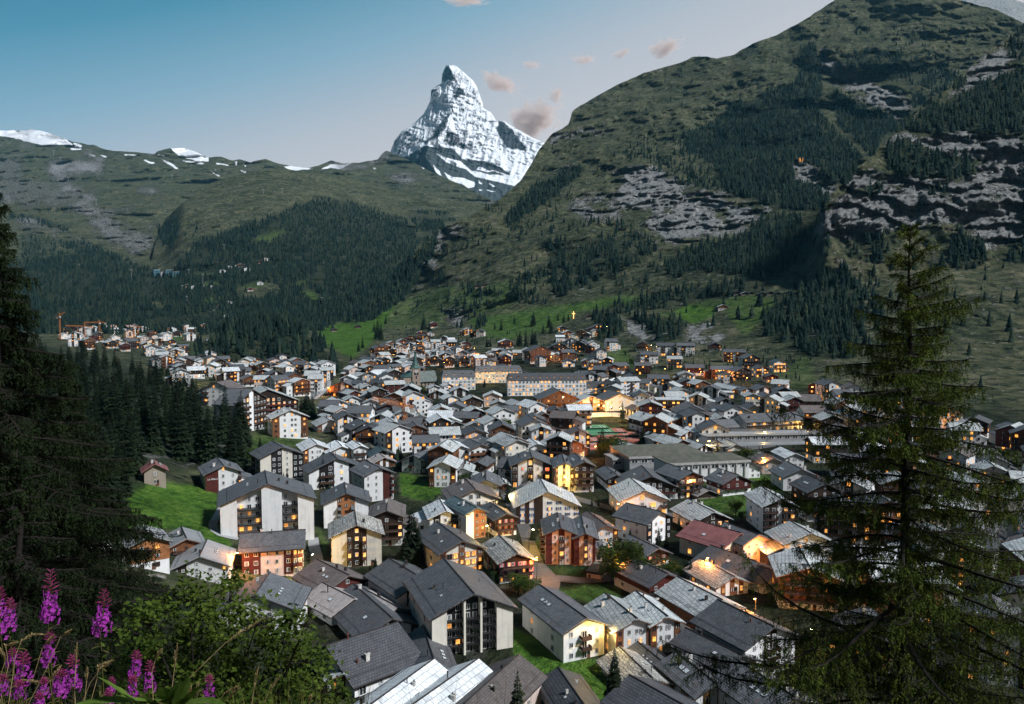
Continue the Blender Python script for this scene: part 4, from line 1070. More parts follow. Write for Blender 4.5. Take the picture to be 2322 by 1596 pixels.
def build_house(loc, rot, W, D, He, style, roof, lod, seed=0, ridge='y', pitch=.42, extra=None, flat=False, name='chalet', litp=None, base=4.0, oe=.9, ov=.9):
    """loc: middle of the facing wall at the ground; W along the facing wall, D away from it"""
    rg = random.Random(seed)
    wall, fspec, sspec, wood, rail, wfrom, lp, shut, _ = STY[style]
    if litp is not None: lp = litp
    sh0 = min(2.9, max(1.85, 1.75 + (loc[1] - 140) / 150 * .62))
    n = max(1, int(round(He / sh0))); sh = He / n; kz = min(1.0, sh / 2.8)
    gx = ridge == 'y'                       # gable towards the viewer
    half = (W if gx else D) / 2
    rise = 0.35 if flat else half * pitch
    if 'P' in fspec: ov = 2.2
    elif lod > 0 or style in ALT:
        fspec = rg.choice(ALT.get(style, [fspec]) + [fspec])
    root = empty(name, loc, rot)
    # ---- walls
    b = MB()
    if gx:
        sec = [(-W / 2, 0, -base), (W / 2, 0, -base), (W / 2, 0, He), (0, 0, He + rise), (-W / 2, 0, He)]
        b.prism(sec, (0, D, 0), 0)
    else:
        sec = [(-W / 2, 0, -base), (-W / 2, 0, He), (-W / 2, D / 2, He + rise), (-W / 2, D, He), (-W / 2, D, -base)]
        b.prism(sec, (W, 0, 0), 0)
    mats = [M[wall], M['glass'], M['lit'], M[wood], M[rail], M['litred'], M['frame']]
    walls = b
    # facade frames: origin, angle, width, gabled?
    fac = {'front': ((0, 0), 0.0, W, gx), 'left': ((-W / 2, D / 2), -math.pi / 2, D, not gx), 'right': ((W / 2, D / 2), math.pi / 2, D, not gx), 'back': ((0, D), math.pi, W, gx)}
    az = math.atan2(loc[0], loc[1])
    def top(u, w, gab):
        return He + (rise * (1 - abs(u) / (w / 2)) if gab and not flat else 0) - 0.12
    parts = []
    for fn, (org, th, w, gab) in fac.items():
        nrm = (math.sin(rot + th), -math.cos(rot + th))
        vis = -(nrm[0] * math.sin(az) + nrm[1] * math.cos(az))
        if fn == 'back' or (vis < -0.25 and lod > 0) or (vis < -0.6):
            continue
        spec = fspec if fn in ('front',) else sspec
        cu = w / len(spec)
        ct, st = math.cos(th), math.sin(th)
        def T(u, out, v): return (org[0] + u * ct + out * st, org[1] + u * st - out * ct, v)
        def place(nm, me, u, out, v, sc=None, parent=root):
            o = link(nm, me, parent)
            o.location = T(u, out, v); o.rotation_euler = (0, 0, th)
            if sc: o.scale = sc
            return o
        def fbox(mb, u0, u1, o0, o1, v0, v1, m):
            c = [T(u, o, v) for v in (v0, v1) for u, o in ((u0, o1), (u1, o1), (u1, o0), (u0, o0))]
            k = len(mb.v); mb.v += c
            for f in ((3, 2, 1, 0), (4, 5, 6, 7), (0, 1, 5, 4), (1, 2, 6, 5), (2, 3, 7, 6), (3, 0, 4, 7)):
                mb.f.append(tuple(k + i for i in f)); mb.m.append(m)
        def panel(mb, u0, u1, v0, o, m, full=True):
            us = [u0] + ([0.0] if gab and u0 < 0 < u1 else []) + [u1]
            pts = [T(u0, o, v0), T(u1, o, v0)] + [T(u, o, top(u, w, gab)) for u in reversed(us)]
            d = Vector(T(0, 0, 0)) - Vector(T(0, o, 0))
            mb.prism(pts, tuple(d * 0.9), m)
        cm = 3 if lod == 2 else 0
        def clad_or_shade_panel(*a):
            if lod == 2: panel(walls, *a); return
            mb_ = MB(); panel(mb_, *a); mb_.build('cladding_or_recess_shade', M[wood], root)
        # upper boarding across the whole front
        if wfrom < n:
            clad_or_shade_panel(-w / 2 + .01, w / 2 - .01, wfrom * sh, 0.10, cm)
        i = 0
        runs = []
        while i < len(spec):
            j = i
            while j < len(spec) and spec[j] == spec[i] and spec[i] in '.bkKogdP': j += 1
            j = max(j, i + 1); runs.append((spec[i], i, j)); i = j
        for ch, i, j in runs:
            u0, u1 = -w / 2 + i * cu, -w / 2 + j * cu
            uc, uw = (u0 + u1) / 2, u1 - u0
            if ch in 'bkKd' and wfrom >= n:
                clad_or_shade_panel(u0 + .02, u1 - .02, 0.0 if ch in 'bd' else 0.15, 0.12 if ch != 'b' else 0.05, cm)  # behind 'b' balconies the flat panel's colour stands in for recess shade
            elif ch == 'K' and wfrom >= n:
                clad_or_shade_panel(u0 + .02, u1 - .02, 0.15, 0.12, cm)
            if ch == 'P':
                panel(walls, u0, u1, -3.0, 1.5, 0); continue
            if ch in '.K': continue
            cnt = max(1, int(round(uw / (3.0 * kz)))) if ch in 'bogkd' else 1
            nn = n + (1 if gab and rise > 2.2 else 0)
            for s in range(nn):
                z0 = s * sh
                for q in range(cnt):
                    uu = u0 + (q + .5) * uw / cnt
                    tp = top(uu, w, gab)
                    door = ch in 'bo'
                    wh = min(1.9 if door else (2.0 if ch == 'g' else 1.3), sh * (.68 if door or ch == 'g' else .50))
                    ww = min((uw / cnt) * (.88 if ch == 'g' else .62), 2.4 * kz if ch == 'g' else 1.55 * kz if door else 1.25 * kz)
                    zc = z0 + (wh / 2 + .10 if door or ch == 'g' else sh * .55)
                    if zc + wh / 2 + .3 > tp or s >= n and abs(uu) > w * .24: continue
                    lit = rg.random() < lp * (1.0 if fn == 'front' else 0.6)
                    red = lit and style == 'nz' and rg.random() < .3
                    out = 0.14 if (ch in 'kd' or (wfrom <= s and wfrom < n)) else 0.07
                    if lod == 2:
                        fbox(walls, uu - ww / 2, uu + ww / 2, -.02, out + .06, zc - wh / 2, zc + wh / 2, 5 if red else 2 if lit else 1)
                        if wood not in ('black',) and not lit: fbox(walls, uu - ww / 2 - .12, uu - ww / 2, -.02, out + .05, zc - wh / 2, zc + wh / 2, 6)
                    else:
                        me = WIN['litred' if red else 'lit' if lit else 'glass', 'frame' if wood in ('black', 'darkwood', 'redwood') or ch in 'wso' else 'wframe', 1 if rg.random() < .5 else 0]
                        wo = place('window', me, uu, out, zc, (ww, 1, wh))
                        if shut and ch == 's' and lod == 0:
                            for sg in (-1, 1):
                                so = link('shutter', SHUT[shut], wo)
                                so.location = (sg * .76, 0, 0); so.scale = (.5, 1, 1)
                if ch in 'bo' and s > 0 and s < n and (ch == 'b' or s % 1 == 0):
                    if top(uc - uw / 2, w, gab) > z0 + 1.2 or top(uc + uw / 2, w, gab) > z0 + 1.2:
                        if lod == 2:
                            fbox(walls, u0 + .1, u1 - .1, 0, 1.2, z0 - .2, z0, 4); fbox(walls, u0 + .1, u1 - .1, 1.12, 1.2, z0, z0 + .95, 4)
                        else:
                            place('balcony', balcony_mesh(uw - .15, 1.25, rail, lod), uc, .0, z0, (1, 1, kz))
        # chalet fronts carry one or two balconies right across
        if gab and wfrom == 1 and n >= 2 and fn == 'front' and style not in ('woodtop', 'barn'):
            for s in range(1, n, 1 if n < 5 else 2):
                if lod == 2:
                    fbox(walls, -w / 2 + .5, w / 2 - .5, 0, 1.2, s * sh - .2, s * sh, 4); fbox(walls, -w / 2 + .5, w / 2 - .5, 1.12, 1.2, s * sh, s * sh + .9, 4)
                else:
                    place('balcony', balcony_mesh(w * .88, 1.2, rail, lod), 0, .0, s * sh, (1, 1, kz))
        if fn == 'front' and lod < 2 and rg.random() < .7:
            place('door', DOOR, w * rg.choice((-.3, .32, .1)), .06, 0, (1.1 * kz, 1, 2.1 * kz))
    walls.build('wall', mats, root)
    # ---- roof, built with its ridge along local y
    if gx:
        rW, rL, ro, rr = W, D, (0, 0, 0), 0.0
    else:
        rW, rL, ro, rr = D, W, (-W / 2, D / 2, 0), -math.pi / 2
        ro = (-W / 2, D / 2, 0)
    b = MB(); th = .30
    if flat:
        b.box(-rW / 2 - .5, rW / 2 + .5, -.5, rL + .5, He + .05, He + .45, 0)
        b.box(-rW / 2 - .5, rW / 2 + .5, -.52, -.5, He + .05, He + .62, 1); b.box(-rW / 2 - .52, -rW / 2 - .5, -.5, rL + .5, He + .05, He + .62, 1)
        b.box(rW / 2 + .5, rW / 2 + .52, -.5, rL + .5, He + .05, He + .62, 1)
    else:
        s = rise / (rW / 2); xe = rW / 2 + oe
        zr = He + rise + .04
        for sg in (-1, 1):
            ze = zr - s * xe
            b.prism([(0, -ov, zr), (sg * xe, -ov, ze), (sg * xe, -ov, ze + th * .62), (0, -ov, zr + th)][::sg], (0, rL + 2 * ov, 0), 0)
            b.prism([(0, -ov + .06, zr - .005), (sg * (xe - .06), -ov + .06, ze + .06 * s - .005), (sg * (xe - .06), -ov + .06, ze - .20), (0, -ov + .06, zr - .22)][::-sg], (0, rL + 2 * ov - .12, 0), 1)
        b.tube([(0, -ov - .02, zr + th), (0, rL + ov + .02, zr + th)], .16, 6, 2)
        if lod < 2:
            for sg in (-1, 1):
                b.tube([(sg * (xe + .04), -ov, zr - s * xe + .06), (sg * (xe + .04), rL + ov, zr - s * xe + .06)], .09, 5, 2)
                for f in ((.22,) if lod == 0 else (.3,)):
                    x = sg * xe * (1 - f * .9); b.tube([(x, -ov + .4, zr - s * abs(x) + th + .10), (x, rL + ov - .4, zr - s * abs(x) + th + .08)], .035, 4, 2)
    rob = b.build('roof', [M[roof], M['darkwood'] if wood != 'brownwood' else M['brownwood'], M['chimdark']], root)
    rob.location = ro; rob.rotation_euler = (0, 0, rr)
    if flat:
        rob.location = (0, 0, 0) if gx else ro
    # a lower wing built on to one side
    if not flat and name == 'chalet' and style not in ('barn', 'shed', 'stonehut') and He > 5 and rg.random() < (.45 if extra is None else 0):
        sg = rg.choice((-1, 1)); ww = W * rg.uniform(.28, .42); wd = D * rg.uniform(.5, .75); wh = max(3.0, He - rg.choice((2.6, 2.9, 4.0))); y0 = rg.uniform(.1, .35) * D
        x0 = sg * W / 2; x1 = sg * (W / 2 + ww); q = .38 * ww
        mb = MB(); mb.prism([(x0, y0, -base), (x1, y0, -base), (x1, y0, wh), (x0, y0, wh + q)][::sg], (0, wd, 0), 0)
        for k_ in range(max(1, int(wh / 2.9))):
            xm = (x0 + x1) / 2; mb.box(xm - .55, xm + .55, y0 - .06, y0, 1.1 + k_ * 2.9, 2.3 + k_ * 2.9, 1)
        mb.build('wing', [M[wall if rg.random() < .6 else wood], M['glass']], root)
        mb = MB(); xe_ = x1 + sg * .8; s2 = q / ww
        mb.prism([(x0 - sg * .3, y0 - .7, wh + q + .3 * s2), (xe_, y0 - .7, wh - .8 * s2), (xe_, y0 - .7, wh - .8 * s2 + .28), (x0 - sg * .3, y0 - .7, wh + q + .3 * s2 + .28)][::sg], (0, wd + 1.4, 0), 0)
        mb.build('wing_roof', [M[roof]], root)
    if lod < 2 and not flat:
        kinds = ['block', 'dark', 'pipe', 'rust']
        ang = math.atan(rise / (rW / 2))
        for q in range(rg.randint(1, 3) if lod == 0 else rg.randint(0, 2)):
            x = rg.uniform(-.32, .32) * rW; y = rg.uniform(.12, .88) * rL
            z = He + rise - s * abs(x) + th
            c = link('chimney', CHIM[rg.choice(kinds)], rob); c.location = (x, y, z)
            c.rotation_euler = (0, 0, -rr)
            f = rg.uniform(.7, 1.05) * kz; c.scale = (f, f, f * rg.uniform(.8, 1.15))
        if lod == 0 or rg.random() < .4:
            sg = rg.choice((-1, 1)); x0 = rg.uniform(.2, .34) * rW
            y0 = rg.uniform(.2, .6) * rL
            for q in range(rg.randint(1, 3)):
                x = sg * x0
                c = link('skylight', SKYL, rob)
                c.location = (x, y0 + q * 1.5, He + rise - s * abs(x) + th * .8 + .04)
                c.rotation_euler = (0, ang * sg, 0); c.scale = (1.1 * kz, .9 * kz, 1)
    return root

ALT = {'white': ['.wwoow.', 'w.oo.w.w', '.w.bb.w.', 'kk.w.w.w', '.w.ww.w.', 'oo.w.w.ww'], 'darkwood': ['kk.kkk.kk', '.kk.k.kk.', 'k.kk.k'], 'wood': ['kk.k.kk', '.kk..kk.'], 'redwood': ['kk.k.kk', '.kk.kk.'],
       'cream': ['.w.oo.w.', 'ww.w.ww', '.wwbbw.'], 'whitedark': ['.w.bb.w.dd', 'dd.w.w.dd', '.bb.w.bb.'], 'pink': ['.w.oo.w', 'w.w.w.w'], 'balc': ['bbb.bbb', '.bbbbb.', 'ooo.w.w'], 'balclit': ['bbb.bbb', 'ooooo']}
CROP = {'a': (362.8, 997.6, .219), 'b': (846.4, 1027.8, .219), 'c': (1299.9, 1058, .219), 'd': (665, 1246.7, .219), 'e': (1148.7, 1246.7, .219),
        'f': (120.9, 604.6, .3126), 'g': (725.5, 695.3, .2606), 'h': (1269.6, 695.3, .2606), 'l': (0, 1088.3, .3182), 'p': (0, 0, 1)}
ALL = []
def H(crop, x, y, w, h, D, yaw, style, roof, label=None, ridge='y', flat=False, lod=None, pitch=.42, name='chalet', litp=None, group=None, cat='house', **kw):
    ox, oy, s = CROP[crop]
    px, py = ox + s * x, oy + s * y
    g = gnd(px, py)
    k = g.y / F
    th = R(yaw)
    W = w * s * k / max(.3, math.cos(th))
    He = h * s * k / .97
    if lod is None: lod = 0 if g.y < 300 else 1 if g.y < 470 else 2
    rot = th - math.atan2(g.x, g.y)
    r = build_house(g, rot, W, D, He, style, roof, lod, seed=len(ALL) * 13 + 5, ridge=ridge, flat=flat, pitch=pitch, name=name, litp=litp, **kw)
    tag(r, label, cat, group)
    c = Vector((-math.sin(rot), math.cos(rot))) * (D / 2)
    HOUSES.append((g.x + c.x, g.y + c.y, .5 * math.hypot(W, D) * .80))
    ALL.append((r, style, roof, label, px, py, g))
    return r, W, He
# ------------------------------------------------------------------ houses near the viewpoint
H('a', 660, 555, 355, 215, 14, 8, 'half', 'gray', 'white and red-brown chalet with its back to the dark spruce wood, beside the grass slope')
H('a', 1265, 405, 430, 240, 13, 16, 'blackcream', 'gray', 'cream block with tall black panels standing uphill behind the broad white apartment block', name='apartment_block')
CERV = H('a', 1120, 1010, 935, 385, 15, 2, 'cervino', 'gray', 'broad white apartment block with two dark balcony bays above the green meadow', name='apartment_block', pitch=.40, lod=0)
H('a', 1620, 262, 260, 165, 15, 10, 'woodwhite', 'slatewhite', 'white-roofed hotel wing with brown timber and one bright window, left of its twin gable', name='hotel', litp=.3)
H('a', 1880, 275, 290, 150, 14, 10, 'woodwhite', 'slatewhite', 'white-roofed hotel wing with white and brown front, right of its twin gable', name='hotel')
H('a', 2072, 290, 130, 205, 12, 14, 'balcwhite', 'slatewhite', 'tall narrow white hotel wing with white slab roof and balconies', name='hotel')
H('a', 1830, 500, 560, 190, 12, 12, 'whitedark', 'gray', 'long grey-roofed block half white and half black, behind the big spruce')
H('b', 60, 490, 300, 275, 13, 22, 'tella', 'gray', 'tall white chalet with red timber panel at the top of the small bright meadow')
H('a', 1930, 905, 460, 260, 14, 2, 'centerwood', 'gray', 'white block with orange-brown timber middle and small balconies, beside the broad white block', name='apartment_block')
H('a', 2040, 1310, 515, 330, 13, 2, 'centerdark', 'stone', 'cream block with stacked lit balconies under a mottled stone-slab roof', name='apartment_block')
H('a', 1165, 1400, 610, 275, 12, -3, 'redwhite', 'gray', 'long pale and red-brown timber house in front of the broad white block', ridge='x')
H('a', 420, 1440, 540, 130, 12, -8, 'white', 'metal', 'low white house with a seamed metal roof above the green shrub')
H('l', 1070, 640, 260, 190, 10, 10, 'woodtop', 'metal', 'orange timber chalet on a white base at the foot of the meadow')
H('l', 1330, 560, 220, 100, 10, 6, 'wood', 'metal', 'small brown chalet half hidden by a young spruce on the meadow')
H('l', 610, 740, 310, 200, 10, 0, 'wood', 'slatewhite', 'brown chalet with white ribbed roof seen through the hanging spruce branches')
H('l', 1830, 1085, 560, 160, 12, -14, 'white', 'gray', 'white house with grey roof half hidden behind the leafy shrub')
H('d', 560, 540, 470, 170, 14, 30, 'redwood', 'brown', 'red-brown timber chalet with rust-stained brown roof and three skylights')
H('d', 1330, 660, 490, 250, 16, 28, 'whitedark', 'gray', 'white house with a broad grey roof streaked red below its chimney')
H('d', 1840, 1045, 850, 440, 19, 17, 'grid', 'gray', 'large cream block with black gridded balcony front and rust-streaked roof', name='apartment_block', pitch=.44)
H('d', 610, 720, 420, 120, 12, 32, 'white', 'pinkish', 'low house with pale shingle roof wedged behind the grey-roofed timber house')
H('d', 1060, 800, 380, 120, 15, 32, 'white', 'pinkish', 'house with pale grey roof and two red skylights beside the gridded block')
H('d', 1010, 960, 640, 120, 22, 22, 'darkwood', 'gray', 'long dark timber house with two tall black flues on a grey roof')
H('d', 985, 1400, 690, 150, 17, 34, 'white', 'darkgray', 'house under a very large dark dotted roof beside the leafy shrub', ridge='x', pitch=.5)
H('d', 1470, 1400, 420, 120, 17, 8, 'whitedark', 'gray', 'house whose grey roof carries three white chimneys, in front of the gridded block', pitch=.5)
H('d', 780, 2090, 620, 280, 18, -38, 'white', 'slatewhite', 'house with bright white slab roof at the bottom edge, the lower left of two joined', pitch=.5)
H('d', 1240, 2090, 620, 300, 18, -38, 'white', 'slatewhite', 'house with bright white slab roof at the bottom edge, the taller of two joined', pitch=.5)
H('d', 1800, 2020, 560, 300, 18, -30, 'pink', 'brown', 'pinkish house with mottled brown roof behind a small spruce at the bottom edge', pitch=.5)
H('d', 520, 1480, 330, 150, 8, -10, 'wood', 'slate', 'small brown timber chalet with pale roof edge behind the shrub')
H('e', 800, 1125, 430, 330, 19, 30, 'whitebal', 'gray', 'white hotel with balconied flank and one wall washed yellow by a street lamp', name='hotel')
H('e', 1325, 1100, 400, 310, 13, 28, 'woodwhite', 'slate', 'white and dark timber chalet with pale tiled roof, left of a joined pair')
H('e', 1640, 1065, 300, 320, 13, 28, 'woodwhite', 'slate', 'white and dark timber chalet with pale tiled roof, right of a joined pair')
H('e', 2200, 900, 420, 280, 14, 40, 'wood', 'slate', 'brown timber house with a large pale tiled roof and square skylight')
H('e', 1640, 500, 330, 170, 14, 40, 'redwood', 'gray', 'dark red timber house with plain grey roof and one white skylight')
H('p', 1745, 1528, 110, 78, 14, 46, 'white', 'gray', 'white house with grey roof and three white chimneys beside the foreground larch')
H('e', 2390, 1390, 320, 215, 13, 48, 'whitered', 'gray', 'white house with red shutters and a broad grey roof')
H('e', 1640, 1330, 330, 60, 11, 32, 'shed', 'darkgray', 'low dark-roofed annexe with two white skylights below the red-shuttered house')
H('e', 1480, 1500, 430, 90, 12, 28, 'wood', 'stone', 'low chalet under an old roof of wavy white stone slabs')
H('e', 2140, 1620, 360, 160, 12, 34, 'woodtop', 'gray', 'brown timber chalet with outside wooden stair and dotted grey roof', litp=0)
H('e', 2230, 2200, 520, 200, 20, 50, 'white', 'darkgray', 'house under a big dark slate roof at the bottom edge right of the larch sapling')
H('p', 1790, 1665, 110, 60, 13, 42, 'white', 'gray', 'grey-roofed house at the bottom edge under the larch branches')
H('e', 800, 1880, 420, 180, 13, 20, 'white', 'darkgray', 'low house with dotted dark roof and steel flue at the bottom edge')
H('e', 900, 300, 150, 55, 8, -18, 'pinkflat', 'moss', 'small pale flat-roofed garage by the pink-lit road bend', flat=True, name='garage', cat='garage')
H('c', 800, 335, 560, 120, 17, 12, 'timberlit', 'gray', 'large dark timber hotel with glowing balconies and a wide grey gable', name='hotel', lod=0)
H('c', 1215, 315, 240, 200, 14, 36, 'balcdark', 'gray', 'dark hotel wing with white corner and red banner beside the timber hotel', name='hotel')
H('c', 440, 235, 190, 110, 15, 16, 'timberlit', 'gray', 'low hotel wing with two white chimneys left of the timber hotel', name='hotel')
H('c', 730, 505, 480, 160, 17, 16, 'gridlit', 'slate', 'white gridded hotel with glowing stairwell and pale slab roof', name='hotel', lod=0)
H('c', 880, 780, 250, 230, 12, 52, 'whitedark', 'gray', 'cream and dark apartment block with a tall grey roof below the gridded hotel', name='apartment_block')
H('c', 1440, 690, 350, 140, 15, 30, 'balcdark', 'slate', 'dark balconied house with a mossy pale slab roof beside the road')
H('c', 1700, 985, 330, 190, 15, 52, 'cream', 'red', 'cream hotel with a dull red metal roof full of skylights', name='hotel', litp=.4)
H('c', 1890, 1010, 260, 235, 12, 42, 'pink', 'gray', 'house with orange-lit pinkish wall and grey roof right of the red-roofed hotel', litp=.3)
H('c', 2130, 690, 330, 285, 15, 22, 'balc', 'slate', 'five-storey cream block with dark balconies half hidden by the larch', name='apartment_block')
H('c', 860, 1025, 250, 120, 12, 36, 'redshut', 'gray', 'small dark chalet with red shutters and grey roof beside the round-crowned trees', litp=.5)
H('c', 1880, 1220, 400, 110, 15, 48, 'wood', 'gray', 'timber house with long grey roof in front of the red-roofed hotel')
H('c', 1640, 1330, 320, 115, 13, 36, 'wood', 'stone', 'timber house with pale weathered roof and orange-lit wall', litp=.6)
H('c', 2080, 1290, 230, 120, 16, 48, 'white', 'gray', 'white house with grey roof between two dark spruces under the larch')
H('c', 1690, 290, 280, 130, 10, 38, 'redwood', 'gray', 'red-brown chalet on a white base standing alone on the green')
H('c', 1390, 330, 200, 40, 10, 32, 'barn', 'pinkish', 'low timber barn with pale red-brown roof beside the green', name='barn', cat='barn')
H('b', 1935, 1150, 310, 320, 14, 4, 'domino', 'gray', 'dark red timber house on a pale pink-lit base beside the brown field', lod=0)
H('b', 2190, 1160, 220, 290, 16, 4, 'domino', 'gray', 'right half of the dark red timber house on the pale base')
H('c', 330, 860, 260, 200, 14, 22, 'woodwhite', 'brown', 'white and red-brown house with brown roof behind the round-crowned trees')
H('b', 715, 350, 280, 200, 14, -10, 'woodwhite', 'slate', 'white and timber house with carved balconies at the foot of the small bright meadow')
H('b', 930, 330, 170, 140, 12, -5, 'white', 'slate', 'white house with pale roof behind a leafy tree above the small bright meadow')
H('b', 420, 205, 250, 125, 14, -24, 'whitedark', 'gray', 'white and black house at the top edge of the small bright meadow')
H('b', 1165, 460, 270, 130, 15, 0, 'white', 'gray', 'plain white gabled house with one tall stair window in a grey roof front')
H('b', 1050, 625, 490, 150, 16, 12, 'balcwhite', 'brown', 'white house with dark-banded balconies under a long brown roof')
H('b', 1060, 880, 200, 270, 15, 26, 'adrian', 'teal', 'narrow white and fresh-timber house with a dark teal roof and vertical name')
H('b', 750, 850, 330, 190, 13, 8, 'whitedark', 'slatewhite', 'white house with zigzag whitish slab roofs below the brown-roofed house')
H('b', 1370, 855, 220, 185, 13, 22, 'redshut', 'gray', 'dark chalet with bright red shutters beside the yellow-lit lane', lod=0)
H('b', 1800, 725, 660, 180, 17, 8, 'blueshut', 'slate', 'big half dark and half white house with blue shutters and a pale slab roof', lod=0, pitch=.46)
H('b', 915, 1250, 450, 250, 18, 22, 'glasslit', 'gray', 'timber-framed apartment house with glowing glazed front behind dark spruces', lod=0, name='apartment_block')
H('b', 1480, 1330, 350, 225, 15, 18, 'pinkshut', 'stone', 'dark chalet with pink shutters and lit ground floor at the road bend', lod=0)
H('b', 140, 955, 330, 300, 13, -2, 'darkwood', 'brown', 'dark timber chalet with brown roof behind the tallest spruce')
H('b', 1640, 350, 420, 225, 15, 4, 'nz', 'gray', 'white and black hotel with rows of orange-lit windows, left gable of the group', name='hotel', lod=0)
H('b', 1980, 392, 200, 250, 16, 4, 'nz', 'gray', 'narrow white and black hotel gable with every floor lit', name='hotel', lod=0)
H('b', 2180, 400, 200, 270, 15, 14, 'darkwood', 'gray', 'tall dark hotel wing right of the brightly lit gables', name='hotel')
H('b', 1080, 235, 160, 110, 12, -18, 'wood', 'gray', 'brown timber chalet with orange light at its foot left of the black-fronted hotel')
H('b', 1420, 300, 260, 150, 13, -18, 'whitedark', 'gray', 'white and dark house with a broad grey roof left of the lit hotel', ridge='x')
H('b', 1550, 430, 120, 60, 8, -15, 'wood', 'gray', 'small timber hut with grey roof below the lit hotel')
H('b', 1360, 430, 80, 105, 8, 10, 'wood', 'slate', 'narrow timber chalet beside the yellow-lit conifer')
H('f', 740, 1590, 145, 115, 6, 4, 'stonehut', 'red', 'old grey stone hut with rusty roof at the edge of the spruce wood', pitch=.6, name='stone_hut', cat='hut')
